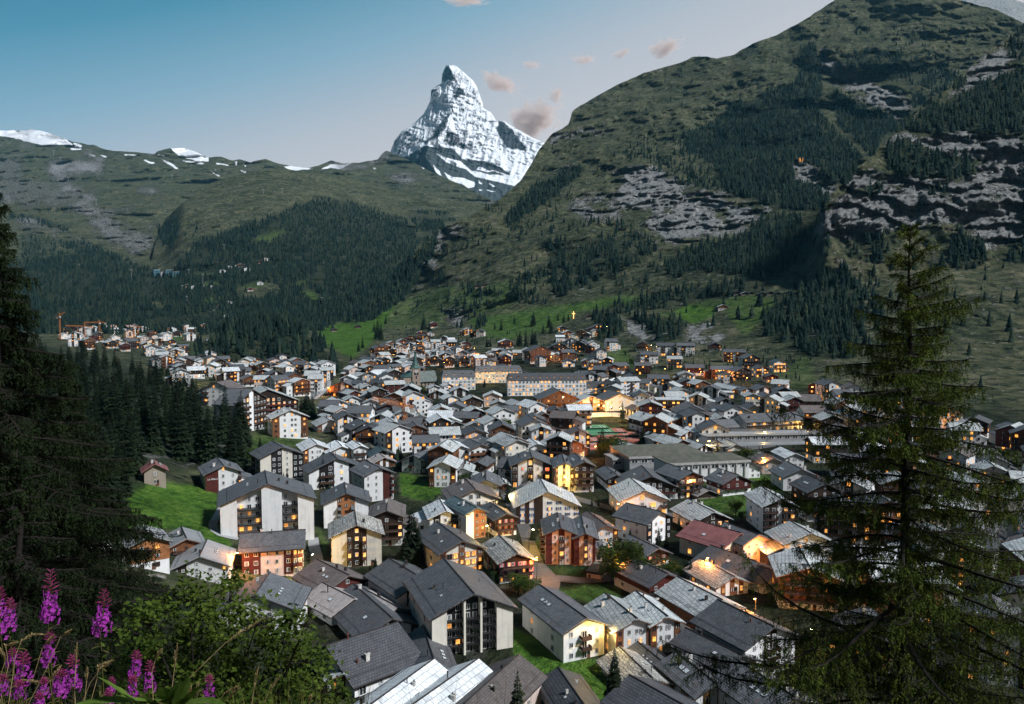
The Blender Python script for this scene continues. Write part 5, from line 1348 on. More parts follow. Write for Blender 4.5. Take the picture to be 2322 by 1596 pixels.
# middle distance
H('f', 1190, 1020, 200, 130, 14, -32, 'white', 'brown', 'large white house with dark brown roof at the edge of the spruce wood', lod=1)
H('f', 1560, 1110, 420, 130, 22, 10, 'timberlit', 'slate', 'wide brown timber hotel with bright orange windows under a pale slab roof', name='hotel', lod=1, litp=.55)
H('f', 1440, 1190, 210, 210, 12, 60, 'balc', 'gray', 'white block with six dark balcony rows half hidden by two spruces', name='apartment_block', lod=1)
H('f', 1720, 1245, 250, 150, 12, 12, 'woodwhite', 'slate', 'white house with lit stair strip and timber corners on the grass slope', lod=0, litp=.4)
G2 = [
 ('g', 395, 1165, 240, 105, 12, 18, 'balc', 'gray'), ('g', 640, 1190, 240, 140, 14, 12, 'wood', 'slate'), ('g', 1055, 1030, 185, 120, 13, 4, 'cream', 'slate'), ('g', 1175, 970, 150, 95, 12, -6, 'white', 'gray'),
 ('g', 1350, 1012, 150, 95, 12, 10, 'darkwood', 'slate'), ('g', 930, 890, 95, 70, 10, 10, 'white', 'gray'), ('g', 1150, 862, 140, 60, 12, 15, 'white', 'slate'), ('g', 1555, 950, 155, 95, 12, 0, 'cream', 'slate'),
 ('g', 1500, 872, 150, 90, 12, 0, 'pink', 'slate'), ('g', 1330, 880, 170, 60, 12, 8, 'darkwood', 'slate'), ('g', 1735, 985, 130, 130, 13, 20, 'pink', 'slate'), ('g', 2080, 905, 340, 100, 18, 14, 'brownhotel', 'gray'),
 ('g', 1830, 1012, 160, 95, 12, 14, 'wood', 'gray'), ('g', 1955, 1010, 90, 100, 12, 8, 'wood', 'gray'), ('g', 2055, 1010, 110, 100, 12, 8, 'brownhotel', 'gray'), ('g', 2150, 1008, 100, 95, 12, 8, 'brownhotel', 'gray'), ('g', 2232, 1005, 80, 75, 12, 8, 'woodtop', 'gray'),
 ('g', 1180, 1125, 130, 95, 13, 24, 'darkwood', 'slate'), ('g', 1350, 1112, 190, 65, 13, -8, 'cream', 'slate'), ('g', 1520, 1130, 120, 62, 10, -8, 'cream', 'slate'), ('g', 1345, 1175, 190, 55, 10, 14, 'darkwood', 'gray'), ('g', 1090, 1205, 160, 95, 13, 24, 'darkwood', 'slate'),
 ('g', 1740, 1175, 190, 75, 12, 14, 'whiteblue', 'slate'), ('g', 1985, 1172, 220, 90, 14, 24, 'whitedark', 'gray'), ('g', 1485, 1315, 180, 115, 13, 24, 'balcwhite', 'gray'), ('g', 1695, 1335, 200, 125, 12, 28, 'balcdark', 'gray'),
 ('g', 1885, 1335, 200, 100, 12, 14, 'balcwhite', 'slatewhite'), ('g', 2170, 1325, 260, 115, 14, 28, 'brownhotel', 'slate'), ('g', 545, 1335, 200, 45, 10, 12, 'darkwood', 'teal'), ('g', 560, 1395, 180, 45, 9, 14, 'wood', 'pinkish'), ('g', 880, 1335, 220, 45, 12, -18, 'white', 'gray'),
 ('g', 770, 790, 150, 75, 13, 4, 'whitedark', 'slate'), ('g', 590, 838, 120, 35, 11, 4, 'white', 'slate'), ('g', 1000, 750, 110, 40, 11, 10, 'white', 'slate'), ('g', 1120, 740, 80, 50, 10, 16, 'white', 'slate'), ('g', 1020, 800, 140, 40, 12, -10, 'wood', 'slate'),
 ('g', 1215, 780, 150, 45, 12, 6, 'darkwood', 'slate'), ('g', 150, 900, 130, 50, 12, 15, 'redwood', 'gray'), ('g', 300, 1010, 130, 55, 12, 20, 'wood', 'slate'), ('g', 320, 930, 110, 50, 12, 25, 'darkwood', 'gray'), ('g', 80, 1090, 200, 60, 14, 12, 'woodwhite', 'slate'),
 ('g', 470, 990, 150, 70, 12, 20, 'whitedark', 'gray'), ('g', 640, 1000, 120, 60, 12, 24, 'white', 'gray'), ('g', 760, 985, 100, 60, 11, 20, 'darkwood', 'gray'), ('g', 870, 1040, 110, 75, 12, 8, 'cream', 'slate'), ('g', 585, 920, 90, 70, 11, 4, 'darkwood', 'gray'),
 ('g', 200, 780, 260, 70, 14, -20, 'balclit', 'gray'), ('g', 440, 1300, 180, 40, 12, 4, 'white', 'moss'),
 # houses on the slope right of the church
 ('g', 1270, 365, 90, 45, 11, 8, 'redwood', 'slate'), ('g', 1290, 245, 70, 45, 10, 15, 'balclit', 'slate'), ('g', 1380, 265, 90, 50, 10, -15, 'white', 'gray'), ('g', 1620, 365, 120, 55, 11, 12, 'redwood', 'slatewhite'), ('g', 990, 185, 60, 40, 9, 10, 'redwood', 'slate'),
 ('g', 880, 255, 80, 28, 9, 5, 'redwood', 'slate'), ('g', 965, 258, 60, 26, 9, 5, 'white', 'slate'), ('g', 720, 350, 110, 45, 11, 12, 'redwood', 'slate'), ('g', 835, 345, 70, 36, 10, -10, 'redwood', 'slate'), ('g', 630, 370, 90, 50, 11, 18, 'wood', 'slate'),
 ('g', 940, 350, 100, 50, 11, 15, 'darkwood', 'slate'), ('g', 1060, 355, 80, 40, 11, 12, 'darkwood', 'slate'), ('g', 1920, 490, 180, 105, 16, 26, 'brownhotel', 'gray'), ('g', 2080, 400, 110, 60, 12, 14, 'darkwood', 'gray'), ('g', 2160, 290, 100, 60, 12, 10, 'wood', 'slatewhite'),
 ('g', 2110, 215, 80, 30, 10, 6, 'darkwood', 'slate'), ('g', 2270, 260, 90, 40, 10, -8, 'balcdark', 'gray'), ('g', 1310, 505, 110, 45, 12, 6, 'balc', 'gray'), ('g', 1340, 470, 110, 55, 13, 4, 'white', 'gray'), ('g', 1490, 545, 80, 65, 11, 8, 'cream', 'gray'),
 ('g', 1770, 625, 100, 40, 11, 10, 'white', 'gray'), ('g', 1590, 560, 80, 35, 18, 4, 'white', 'gray'), ('g', 1620, 510, 80, 20, 18, 4, 'white', 'gray'), ('g', 2170, 520, 90, 35, 11, 10, 'white', 'gray'),
 ('h', 430, 645, 110, 70, 12, -22, 'darkwood', 'gray'), ('h', 310, 685, 105, 75, 13, -25, 'cream', 'gray'), ('h', 235, 525, 85, 50, 10, 6, 'redwood', 'slate'), ('h', 185, 630, 90, 45, 11, 8, 'cream', 'slate'), ('h', 75, 525, 105, 45, 11, 6, 'white', 'gray'),
 ('h', 335, 235, 115, 55, 11, 20, 'balcdark', 'gray'), ('h', 260, 385, 110, 45, 11, 10, 'darkwood', 'slate'), ('h', 285, 470, 70, 28, 9, 5, 'wood', 'slate'), ('h', 645, 695, 125, 45, 12, 10, 'white', 'slate'), ('h', 545, 690, 90, 45, 12, -15, 'cream', 'brown'),
 ('h', 1110, 725, 150, 60, 13, 12, 'redwood', 'gray'), ('h', 1240, 755, 130, 80, 13, 26, 'wood', 'slate'), ('h', 715, 388, 95, 60, 11, 6, 'darkwood', 'gray'), ('h', 1350, 385, 105, 48, 11, 6, 'redwood', 'gray'), ('h', 1670, 535, 130, 85, 12, 30, 'balcdark', 'gray'),
 ('h', 1910, 568, 100, 80, 11, 24, 'balclit', 'teal'), ('h', 1595, 645, 130, 85, 13, 28, 'balcdark', 'gray'), ('h', 1760, 612, 105, 72, 12, 22, 'balclit', 'gray'), ('h', 1845, 660, 100, 50, 10, 18, 'redwood', 'gray'),
 ('h', 1630, 765, 110, 35, 30, 28, 'wood', 'gray'), ('h', 1540, 755, 90, 35, 32, 28, 'balclit', 'slate'), ('h', 1780, 765, 150, 40, 12, 28, 'whitedark', 'gray'), ('h', 1810, 862, 200, 55, 15, 14, 'cream', 'gray'), ('h', 1945, 862, 200, 60, 14, 18, 'balclit', 'gray'),
 ('h', 1050, 800, 130, 40, 14, 10, 'cream', 'gray'), ('h', 520, 905, 250, 95, 17, 24, 'cream', 'gray'), ('h', 760, 830, 180, 50, 16, 20, 'darkwood', 'gray'), ('h', 1150, 1040, 270, 120, 17, 12, 'white', 'gray'), ('h', 1390, 1010, 170, 105, 19, 14, 'darkwood', 'gray'),
 ('h', 1570, 985, 230, 55, 15, 12, 'cream', 'gray'), ('h', 270, 905, 210, 80, 15, 18, 'glasslit', 'slate'), ('h', 840, 1095, 190, 100, 18, 32, 'darkwood', 'slate'), ('h', 1060, 1085, 190, 85, 16, 20, 'wood', 'slate'), ('h', 1120, 1175, 135, 62, 14, 34, 'redwood', 'slatewhite'),
 ('h', 1250, 1175, 135, 62, 14, 34, 'redwood', 'slatewhite'), ('h', 640, 1305, 185, 60, 14, 32, 'redwood', 'slate'), ('h', 1060, 1290, 170, 90, 16, 34, 'redwood', 'slate'), ('h', 910, 1230, 120, 70, 15, 30, 'white', 'slate'), ('h', 1250, 1315, 170, 72, 14, 28, 'darkwood', 'slate'), ('h', 1360, 1260, 130, 60, 13, 28, 'white', 'gray'),
 ('h', 1530, 1292, 150, 60, 12, 24, 'cream', 'slate'), ('h', 1650, 1490, 170, 85, 12, 28, 'whitered', 'gray'), ('h', 1855, 1455, 190, 90, 12, 20, 'pink', 'gray'), ('h', 2090, 1600, 290, 120, 13, 22, 'white', 'gray'), ('h', 2040, 1400, 150, 90, 14, 24, 'white', 'slatewhite'),
 ('h', 60, 760, 200, 50, 14, 10, 'white', 'moss'), ('h', 780, 930, 120, 70, 13, 14, 'darkwood', 'gray'), ('h', 690, 960, 110, 60, 12, 22, 'darkwood', 'gray'), ('h', 1690, 940, 130, 50, 13, 18, 'cream', 'gray'), ('h', 1440, 880, 140, 50, 13, 14, 'darkwood', 'gray'),
 ('f', 960, 730, 115, 45, 12, 5, 'darkwood', 'gray'), ('f', 1080, 730, 95, 45, 12, 10, 'white', 'slate'), ('f', 1190, 730, 100, 50, 12, 15, 'darkwood', 'slate'), ('f', 1420, 745, 120, 40, 13, -10, 'darkwood', 'gray'), ('f', 1600, 770, 110, 45, 13, 8, 'redwood', 'gray'),
 ('f', 1770, 745, 150, 50, 13, 12, 'balclit', 'slate'), ('f', 1860, 680, 100, 45, 12, 6, 'balcdark', 'slate'), ('f', 930, 865, 120, 95, 12, 6, 'white', 'slate'), ('f', 1240, 830, 110, 60, 12, 4, 'whitedark', 'slate'), ('f', 1270, 760, 60, 40, 10, -8, 'cream', 'gray'),
 ('f', 1340, 920, 110, 35, 11, 14, 'wood', 'slate'), ('f', 1430, 870, 110, 55, 12, 10, 'wood', 'gray'), ('f', 1560, 850, 100, 55, 12, 8, 'cream', 'gray'), ('f', 1630, 890, 150, 60, 13, 12, 'balc', 'slate'), ('f', 1740, 920, 160, 45, 13, 8, 'balclit', 'slate'), ('f', 1730, 830, 90, 40, 11, 4, 'darkwood', 'gray'),
 ('f', 1135, 570, 45, 42, 10, 8, 'balc', 'gray'), ('f', 1295, 500, 65, 40, 11, 10, 'white', 'slate'), ('f', 1100, 450, 50, 26, 10, 6, 'darkwood', 'slate'), ('f', 1310, 445, 50, 22, 10, 6, 'darkwood', 'slate'), ('f', 1585, 455, 40, 16, 9, 0, 'wood', 'slate'), ('f', 1940, 735, 80, 40, 10, 10, 'white', 'gray'),
 ('f', 835, 615, 85, 32, 11, -6, 'white', 'gray'), ('f', 990, 625, 70, 30, 11, 6, 'white', 'slate'), ('f', 710, 515, 60, 26, 10, 5, 'white', 'gray'), ('f', 860, 565, 55, 24, 10, 0, 'redwood', 'gray'), ('f', 690, 590, 80, 30, 11, 15, 'balclit', 'slate'),
]
for e in G2:
    H(*e, litp={'balclit': .6, 'glasslit': .8, 'cream': .35, 'pink': .4}.get(e[7], .22))
EAVE = [
 ('g', 1255, 1330, 240, 105, 12, 6, 'whitedark', 'gray'), ('g', 530, 735, 140, 75, 11, 8, 'white', 'gray'),
 ('h', 915, 425, 148, 85, 12, 6, 'white', 'gray'), ('h', 1093, 425, 148, 85, 12, 6, 'white', 'gray'), ('h', 775, 498, 150, 80, 12, 4, 'white', 'gray'), ('h', 998, 530, 120, 75, 11, 8, 'balcwhite', 'slate'),
 ('h', 1515, 482, 180, 85, 12, 8, 'balclit', 'gray'), ('h', 1170, 600, 150, 68, 12, 8, 'redwood', 'gray'), ('h', 1410, 632, 180, 85, 12, 8, 'balclit', 'gray'), ('h', 860, 712, 170, 85, 12, 10, 'balc', 'gray'), ('h', 720, 588, 130, 75, 11, 8, 'balcdark', 'gray'),
 ('h', 2150, 900, 210, 80, 15, 14, 'wood', 'brown'), ('h', 1440, 1170, 210, 120, 13, 32, 'balcwhite', 'gray'), ('h', 1730, 1130, 210, 130, 14, 34, 'balcwhite', 'gray'), ('h', 1985, 1120, 220, 130, 14, 34, 'balcwhite', 'gray'), ('h', 1660, 1195, 280, 55, 14, 14, 'barn', 'gray'),
 ('h', 2240, 1010, 220, 90, 14, 20, 'balclit', 'brown'), ('f', 965, 715, 115, 45, 11, 4, 'darkwood', 'gray'),
]
for e in EAVE:
    H(*e, ridge='x', litp=.5 if e[7] == 'balclit' else .25)
FLAT = [('h', 1390, 795, 235, 42, 13, 8, 'balclit', 'slate'), ('h', 965, 930, 240, 110, 15, 10, 'balcdark', 'slate'), ('h', 820, 1300, 260, 32, 9, 20, 'wood', 'slate'), ('g', 1240, 700, 150, 65, 13, 6, 'white', 'moss')]
for e in FLAT:
    H(*e, flat=True, litp=.5)

# ------------------------------------------------------------------ the densely built rest of the village
FILL = [
 ([(790, 870), (830, 815), (880, 790), (960, 760), (1000, 775), (1100, 800), (1200, 810), (1290, 800), (1330, 880), (1200, 850), (1080, 880), (1060, 930), (940, 900), (900, 880), (830, 930), (780, 930)], 11.5, 1.0, 100),
 ([(760, 930), (900, 890), (960, 930), (1100, 930), (1170, 950), (1160, 1000), (1000, 1000), (900, 1040), (800, 1000), (740, 960)], 13.0, 1.0, 36),
 ([(150, 752), (300, 748), (430, 752), (450, 775), (380, 800), (330, 790), (270, 800), (200, 795), (140, 780)], 20.0, 1.0, 40),
 ([(330, 800), (420, 800), (520, 830), (600, 830), (700, 830), (760, 850), (700, 900), (620, 900), (560, 880), (480, 870), (400, 850), (350, 830)], 13.0, 1.0, 60),
 ([(1250, 770), (1330, 745), (1400, 800), (1420, 870), (1600, 870), (1850, 890), (1850, 960), (1500, 960), (1440, 930), (1330, 900), (1270, 860)], 14.0, 1.0, 42),
 ([(1880, 900), (2120, 960), (2321, 1010), (2400, 1100), (2400, 1300), (2050, 1300), (1900, 1250), (1850, 1150), (1860, 1000)], 17.0, 1.0, 75),
 ([(1800, 1290), (2400, 1320), (2400, 1560), (1800, 1580), (1780, 1450)], 18.0, 1.0, 26),
 ([(960, 990), (1320, 960), (1330, 1040), (1250, 1060), (1000, 1080), (930, 1050)], 13.0, .9, 25),
 ([(1440, 960), (1640, 950), (1700, 1000), (1600, 1010), (1450, 1000)], 14, .9, 14),
]
KEEP_OFF = [(1138, 900, 190), (1240, 870, 60), (952, 905, 48), (1385, 985, 60), (1300, 1003, 50), (1375, 938, 30), (1530, 1060, 90), (1700, 1005, 60), (1250, 810, 30)]
STREETS = [[(1150, 955), (1300, 945), (1460, 960)], [(1600, 1010), (1800, 985), (1900, 960)]]
frg = random.Random(5)
CAND = []
for poly, dmin, dens, nmax in FILL:
    xs = [p[0] for p in poly]; ys = [p[1] for p in poly]
    got = 0
    for tr in range(2200):
        if got >= nmax: break
        px, py = frg.uniform(min(xs), max(xs)), frg.uniform(min(ys), max(ys))
        if poly_sd(np.array([px]), np.array([py]), poly)[0] < 0: continue
        g = gnd(px, py)
        s_ = g.y / F
        if any(abs(px - kx) < kr and abs(py - ky) < kr * .35 for kx, ky, kr in KEEP_OFF): continue
        if any(math.hypot(g.x - hx, g.y - hy) < max(dmin, hr + dmin * .45) for hx, hy, hr in HOUSES): continue
        r = frg.random()
        sty = ('white' if r < .24 else 'darkwood' if r < .46 else 'wood' if r < .56 else 'redwood' if r < .64 else 'whitedark' if r < .74 else 'cream' if r < .82 else 'balc' if r < .89 else 'balclit' if r < .95 else 'pink')
        r = frg.random()
        roof = 'slate' if r < .42 else 'slatewhite' if r < .52 else 'gray' if r < .86 else 'brown' if r < .93 else 'darkgray'
        W = frg.uniform(9, 13.5); He = frg.uniform(6.2, 11.5)
        D_ = frg.uniform(10, 14)
        yw = frg.choice((6, 10, 14, 22, -8, -14, 28))
        HOUSES.append((g.x, g.y + D_ / 2, .5 * math.hypot(W, D_) * .80))
        CAND.append((g.y, px, py, W / s_, He / s_, D_, yw, sty, roof, 'y' if frg.random() < .78 else 'x', frg.uniform(.36, .46)))
        got += 1
CAND.sort()
n_ind = max(0, 292 - sum(1 for a in ALL if a[0].name.split('.')[0] == 'chalet') - 20)
for i, (Yc, px, py, w_, h_, D_, yw, sty, roof, rg_, pt) in enumerate(CAND):
    if i == n_ind: n_before = len(ALL)
    H('p', px, py, w_, h_, D_, yw, sty, roof, ridge=rg_, litp=.28, pitch=pt, lod=None if i < n_ind else 2)
# past the first three hundred the far small ones are one object
if len(CAND) > n_ind:
    far = ALL[n_before:]; del ALL[n_before:]
    allm = []; V, Fq, Mi = [], [], []
    for a in far:
        r = a[0]; rm = Matrix.Translation(r.location) @ Matrix.Rotation(r.rotation_euler.z, 4, 'Z')
        for c in list(r.children):
            cm = rm @ Matrix.Translation(c.location) @ Matrix.Rotation(c.rotation_euler.z, 4, 'Z')
            base = len(V); V += [tuple(cm @ v.co) for v in c.data.vertices]
            idx = []
            for m in c.data.materials:
                if m not in allm: allm.append(m)
                idx.append(allm.index(m))
            for p in c.data.polygons:
                Fq.append(tuple(base + k for k in p.vertices)); Mi.append(idx[p.material_index])
            bpy.data.objects.remove(c)
        bpy.data.objects.remove(r)
    me = bpy.data.meshes.new('distant_houses'); me.from_pydata(V, [], Fq)
    for m in allm: me.materials.append(m)
    me.polygons.foreach_set('material_index', Mi); me.update()
    tag(link('distant_houses', me), 'small crowded chalets in the far parts of the village', kind='stuff')

# ------------------------------------------------------------------ labels for every house that has none yet
LAND = [('the church tower', 945, 870), ('the grand lit hotel', 1240, 885), ('the orange tower crane', 917, 1000), ('the red tennis courts', 1385, 985), ('the flat mossy hall', 1530, 1060), ('the station roofs', 1710, 1005), ('the glowing cross', 1300, 722),
        ('the wooded knoll', 620, 800), ('the far cranes', 240, 755), ('the upper apartment row', 1530, 810), ('the foreground larch', 2070, 1150), ('the river', 735, 900), ('the bright plaza', 1370, 935), ('the dark timber hotel', 1480, 1125), ('the broad white block', 610, 1180), ('the wide orange-lit hotel', 610, 940)]
_seen = {}
auto = [a for a in ALL if not a[3]]
def place_of(px, py):
    best = min(LAND, key=lambda L: math.hypot(px - L[1], (py - L[2]) * 2.2))
    dx, dy = px - best[1], (py - best[2]) * 2.2
    rel = ('right of' if dx > 0 else 'left of') if abs(dx) > abs(dy) else ('in front of' if dy > 0 else 'behind')
    return rel + ' ' + best[0], math.hypot(dx, dy)
buck = {}
for a in auto:
    pl, d = place_of(a[4], a[5])
    buck.setdefault((STY[a[1]][8], ROOFPH[a[2]], pl), []).append((d, a))
ORD = ['nearest', 'second', 'third', 'fourth', 'fifth', 'sixth', 'seventh', 'eighth', 'ninth', 'tenth', 'eleventh', 'twelfth']
for (sp, rp, pl), L in buck.items():
    L.sort(key=lambda t: t[0])
    for i, (d, a) in enumerate(L):
        lab = f'{sp} house, {rp}, {pl}' if len(L) == 1 else f'{sp} house, {rp}, {ORD[min(i, 11)]} such {pl}'
        tag(a[0], lab, 'house', 'village houses')
for a in ALL:
    if 'group' not in a[0]: a[0]['group'] = 'village houses'
# ------------------------------------------------------------------ landmarks
def at_px(px, py, up=0.0):
    g = gnd(px, py); g.z += up
    return g
def face_rot(g, yaw=0):
    return R(yaw) - math.atan2(g.x, g.y)
def txt(s, size, loc, rot, parent, mat, name='lettering', depth=0.03, align='CENTER'):
    cu = bpy.data.curves.new(name, 'FONT')
    cu.body = s; cu.size = size; cu.extrude = depth; cu.align_x = align
    t_ = bpy.data.objects.new('tmp', cu); COL.objects.link(t_)
    me = bpy.data.meshes.new_from_object(t_.evaluated_get(bpy.context.evaluated_depsgraph_get()))
    bpy.data.objects.remove(t_); me.materials.clear()
    o = bpy.data.objects.new(name, me); COL.objects.link(o)
    o.location = loc; o.rotation_euler = rot; o.parent = parent
    me.materials.append(mat)
    return o
M['copper'] = plain('green_copper', (0.055, 0.115, 0.105), 0.6, 0.3)
M['churchstone'] = plain('church_masonry', (0.30, 0.235, 0.19), 0.9, 0.4, 1.2)
M['churchroof'] = roof_mat('church_roof', (0.10, 0.125, 0.115), (0.15, 0.175, 0.16), (0.06, 0.07, 0.065), 1.2, .7, .05)
M['crane'] = plain('orange_crane_paint', (0.50, 0.17, 0.045), 0.6, 0.2)
M['asphalt'] = plain('asphalt', (0.105, 0.102, 0.10), 0.85, 0.3, 0.6)
M['paving'] = plain('pale_concrete_path', (0.33, 0.33, 0.33), 0.85, 0.25, 0.5)
M['clay'] = plain('red_clay', (0.40, 0.115, 0.075), 0.9, 0.25, 0.15)
M['courtgreen'] = plain('green_court', (0.05, 0.22, 0.10), 0.9, 0.2, 0.2)
M['line'] = plain('white_paint', (0.78, 0.78, 0.76), 0.8, 0.05)
M['gravel'] = plain('gravel_roof', (0.30, 0.29, 0.275), 0.9, 0.35, 0.3)
M['concrete'] = plain('concrete', (0.42, 0.41, 0.39), 0.9, 0.25, 0.8)
M['stone'] = M['stone']
M['lamp'] = emit('lamp_glow', (1.0, 0.46, 0.10), 60.0)
M['lampy'] = emit('lamp_glow_pale', (1.0, 0.78, 0.30), 60.0)
M['cross'] = emit('lit_cross', (1.0, 0.42, 0.12), 5.0)
M['facelit'] = emit('clock_dial', (0.9, 0.86, 0.8), 0.35)
M['rubber'] = plain('dark_net', (0.02, 0.05, 0.03), 0.9, 0.1)
M['polemetal'] = plain('dark_pole', (0.05, 0.05, 0.052), 0.5, 0.2)
M['glacierblue'] = plain('teal_cladding', (0.10, 0.24, 0.30), 0.5, 0.2)

def church():
    g = at_px(944, 886); k = g.y / F
    root = empty('church', g, face_rot(g, 18), 'stone church with a slender green spire and two clock dials amid the village', 'church')
    w = 18.5 * k; hb = 50 * k; ht = 42 * k
    b = MB(); b.box(-w / 2, w / 2, 0, w, -4, hb, 0); b.box(-w / 2 - .3, w / 2 + .3, -.3, w + .3, hb, hb + .5, 0)
    for z in (.3, .55): b.box(-.5, .5, -.15, 0, hb * z, hb * z + 2.2, 1); b.box(-w / 2 - .15, -w / 2, w / 2 - .5, w / 2 + .5, hb * z, hb * z + 2.2, 1)
    b.box(-1.6, -.3, -.12, 0, hb * .72, hb * .72 + 2.4, 1); b.box(.3, 1.6, -.12, 0, hb * .72, hb * .72 + 2.4, 1)
    b.build('tower', [M['churchstone'], M['glass']], root)
    for o, r in (((0, -.06, hb * .90), 0), ((-w / 2 - .06, w / 2, hb * .90), -math.pi / 2)):
        c = MB(); n = 20
        c.prism([(math.cos(2 * math.pi * i / n) * 1.5, 0, math.sin(2 * math.pi * i / n) * 1.5) for i in range(n)], (0, -.1, 0), 0)
        c.box(-.08, .08, -.16, -.1, 0, 1.2, 1); c.box(0, .8, -.16, -.1, -.07, .07, 1)
        d = c.build('clock', [M['facelit'], M['ink']], root); d.location = o; d.rotation_euler = (0, 0, r)
    s = MB(); z0 = hb + .5; n = 8
    prof = [(w * .66, z0), (w * .44, z0 + ht * .12), (w * .25, z0 + ht * .35), (w * .11, z0 + ht * .7), (.05, z0 + ht)]
    rings = []
    for r, z in prof:
        rings.append(len(s.v)); s.v += [(r * math.cos(2 * math.pi * (i + .5) / n), w / 2 + r * math.sin(2 * math.pi * (i + .5) / n), z) for i in range(n)]
    for a, c in zip(rings, rings[1:]):
        for i in range(n): s.f.append((a + i, a + (i + 1) % n, c + (i + 1) % n, c + i)); s.m.append(0)
    s.tube([(0, w / 2, z0 + ht - .2), (0, w / 2, z0 + ht + 1.6)], .07, 5, 0); s.box(-.5, .5, w / 2 - .06, w / 2 + .06, z0 + ht + .9, z0 + ht + 1.05, 0)
    s.build('spire', M['copper'], root)
    # nave behind to the right, choir to the left
    nl, nw, nh = 42 * k, 15.0, 21 * k
    b = MB(); x0 = w / 2
    b.prism([(x0, 1, -4), (x0, 1, nh), (x0, 1 + nw / 2, nh + 7), (x0, 1 + nw, nh), (x0, 1 + nw, -4)], (nl, 0, 0), 0)
    for i in range(5): b.box(x0 + nl * (i + .35) / 5, x0 + nl * (i + .65) / 5, .92, 1, nh * .35, nh * .85, 1)
    b.build('nave', [M['churchstone'], M['glass']], root)
    b = MB(); b.prism([(x0 - .4, 0, nh - .7), (x0 - .4, 1 + nw / 2, nh + 7.15), (x0 - .4, 1 + nw / 2, nh + 7.5), (x0 - .4, -.1, nh - .4)], (nl + .8, 0, 0), 0)
    b.prism([(x0 - .4, 2 + nw, nh - .7), (x0 - .4, 2.1 + nw, nh - .4), (x0 - .4, 1 + nw / 2, nh + 7.5), (x0 - .4, 1 + nw / 2, nh + 7.15)], (nl + .8, 0, 0), 0)
    b.build('nave_roof', M['churchroof'], root)
    b = MB(); b.box(-w / 2 - 7, -w / 2, 1, 10, -4, 11, 0); b.build('choir', M['churchstone'], root)
    b = MB(); b.prism([(-w / 2 - 7.5, .5, 11), (-w / 2, .5, 11), (-w / 2, .5, 15.5)], (0, 10, 0), 0); b.build('choir_roof', M['copper'], root)
    b = MB(); b.box(-w / 2 - 5, -w / 2, -4, 1, -4, 5.0, 0); b.prism([(-w / 2 - 5.5, -4.5, 5), (-w / 2, -4.5, 5), (-w / 2, -4.5, 7.5)], (0, 5.6, 0), 1); b.build('porch', [M['churchstone'], M['copper']], root)
church()

def grand(px, py, wpx, hpx, floors, cols, yaw, label, litp, roofm, D=14):
    g = at_px(px, py); k = g.y / F; W = wpx * k; He = hpx * k
    root = empty('grand_hotel', g, face_rot(g, yaw), label, 'hotel')
    b = MB(); b.box(-W / 2, W / 2, 0, D, -4, He, 0)
    for fr in (0, .33, .66, 1): b.box(-W / 2 - .1, W / 2 + .1, -.15, 0, He * fr - .2, He * fr + .1, 0)
    b.build('wall', M['cream'] if litp > .5 else M['white'], root)
    rg = random.Random(int(px))
    for f in range(floors):
        for c in range(cols):
            lit = rg.random() < litp
            o = link('window', WIN['lit' if lit else 'glass', 'frame', 0], root)
            o.location = (-W / 2 + (c + .5) * W / cols, -.1, He * (f + .5) / floors); o.scale = (W / cols * .45, 1, He / floors * .58)
        for c in range(4):
            o = link('window', WIN['lit' if rg.random() < litp else 'glass', 'frame', 0], root)
            o.location = (W / 2 + .1, D * (c + .5) / 4, He * (f + .5) / floors); o.rotation_euler = (0, 0, math.pi / 2); o.scale = (1.3, 1, He / floors * .55)
    b = MB(); m = 2.6; hh = 4.2
    lo = [(-W / 2 - .5, -.5, He), (W / 2 + .5, -.5, He), (W / 2 + .5, D + .5, He), (-W / 2 - .5, D + .5, He)]
    hi = [(-W / 2 + m * .5, m * .5, He + hh), (W / 2 - m * .5, m * .5, He + hh), (W / 2 - m * .5, D - m * .5, He + hh), (-W / 2 + m * .5, D - m * .5, He + hh)]
    for i in range(4):
        j = (i + 1) % 4; b.face([lo[i], lo[j], hi[j], hi[i]])
    b.face(hi); b.face(lo[::-1])
    r = b.build('mansard_roof', M[roofm], root)
    for c in range(max(3, cols // 2)):
        x = -W / 2 + (c + .5) * W / max(3, cols // 2)
        b = MB(); b.box(-.8, .8, -.1, 1.6, 0, 1.8, 0); b.prism([(-1.0, -.2, 1.8), (1.0, -.2, 1.8), (0, -.2, 2.7)], (0, 1.9, 0), 1); b.box(-.55, .55, -.16, -.1, .2, 1.6, 2)
        o = b.build('dormer', [M['white'], M['chimdark'], M['lit'] if rg.random() < .75 else M['glass']], r); o.location = (x, .5, He + .5)
    return root
grand(1240, 897, 180, 36, 4, 22, 6, 'long white grand hotel with lit dormers in a dark mansard roof', .45, 'darkgray')
grand(1130, 868, 108, 26, 4, 14, 8, 'cream hotel with evenly lit facade and flat dark mansard roof', .75, 'gray')
grand(1345, 893, 84, 14, 2, 8, 6, 'low white building with small lit dormers right of the grand hotel', .3, 'darkgray', 11)
grand(1040, 884, 76, 30, 4, 8, 6, 'white and pink hotel corner with lit windows right of the church', .4, 'gray')

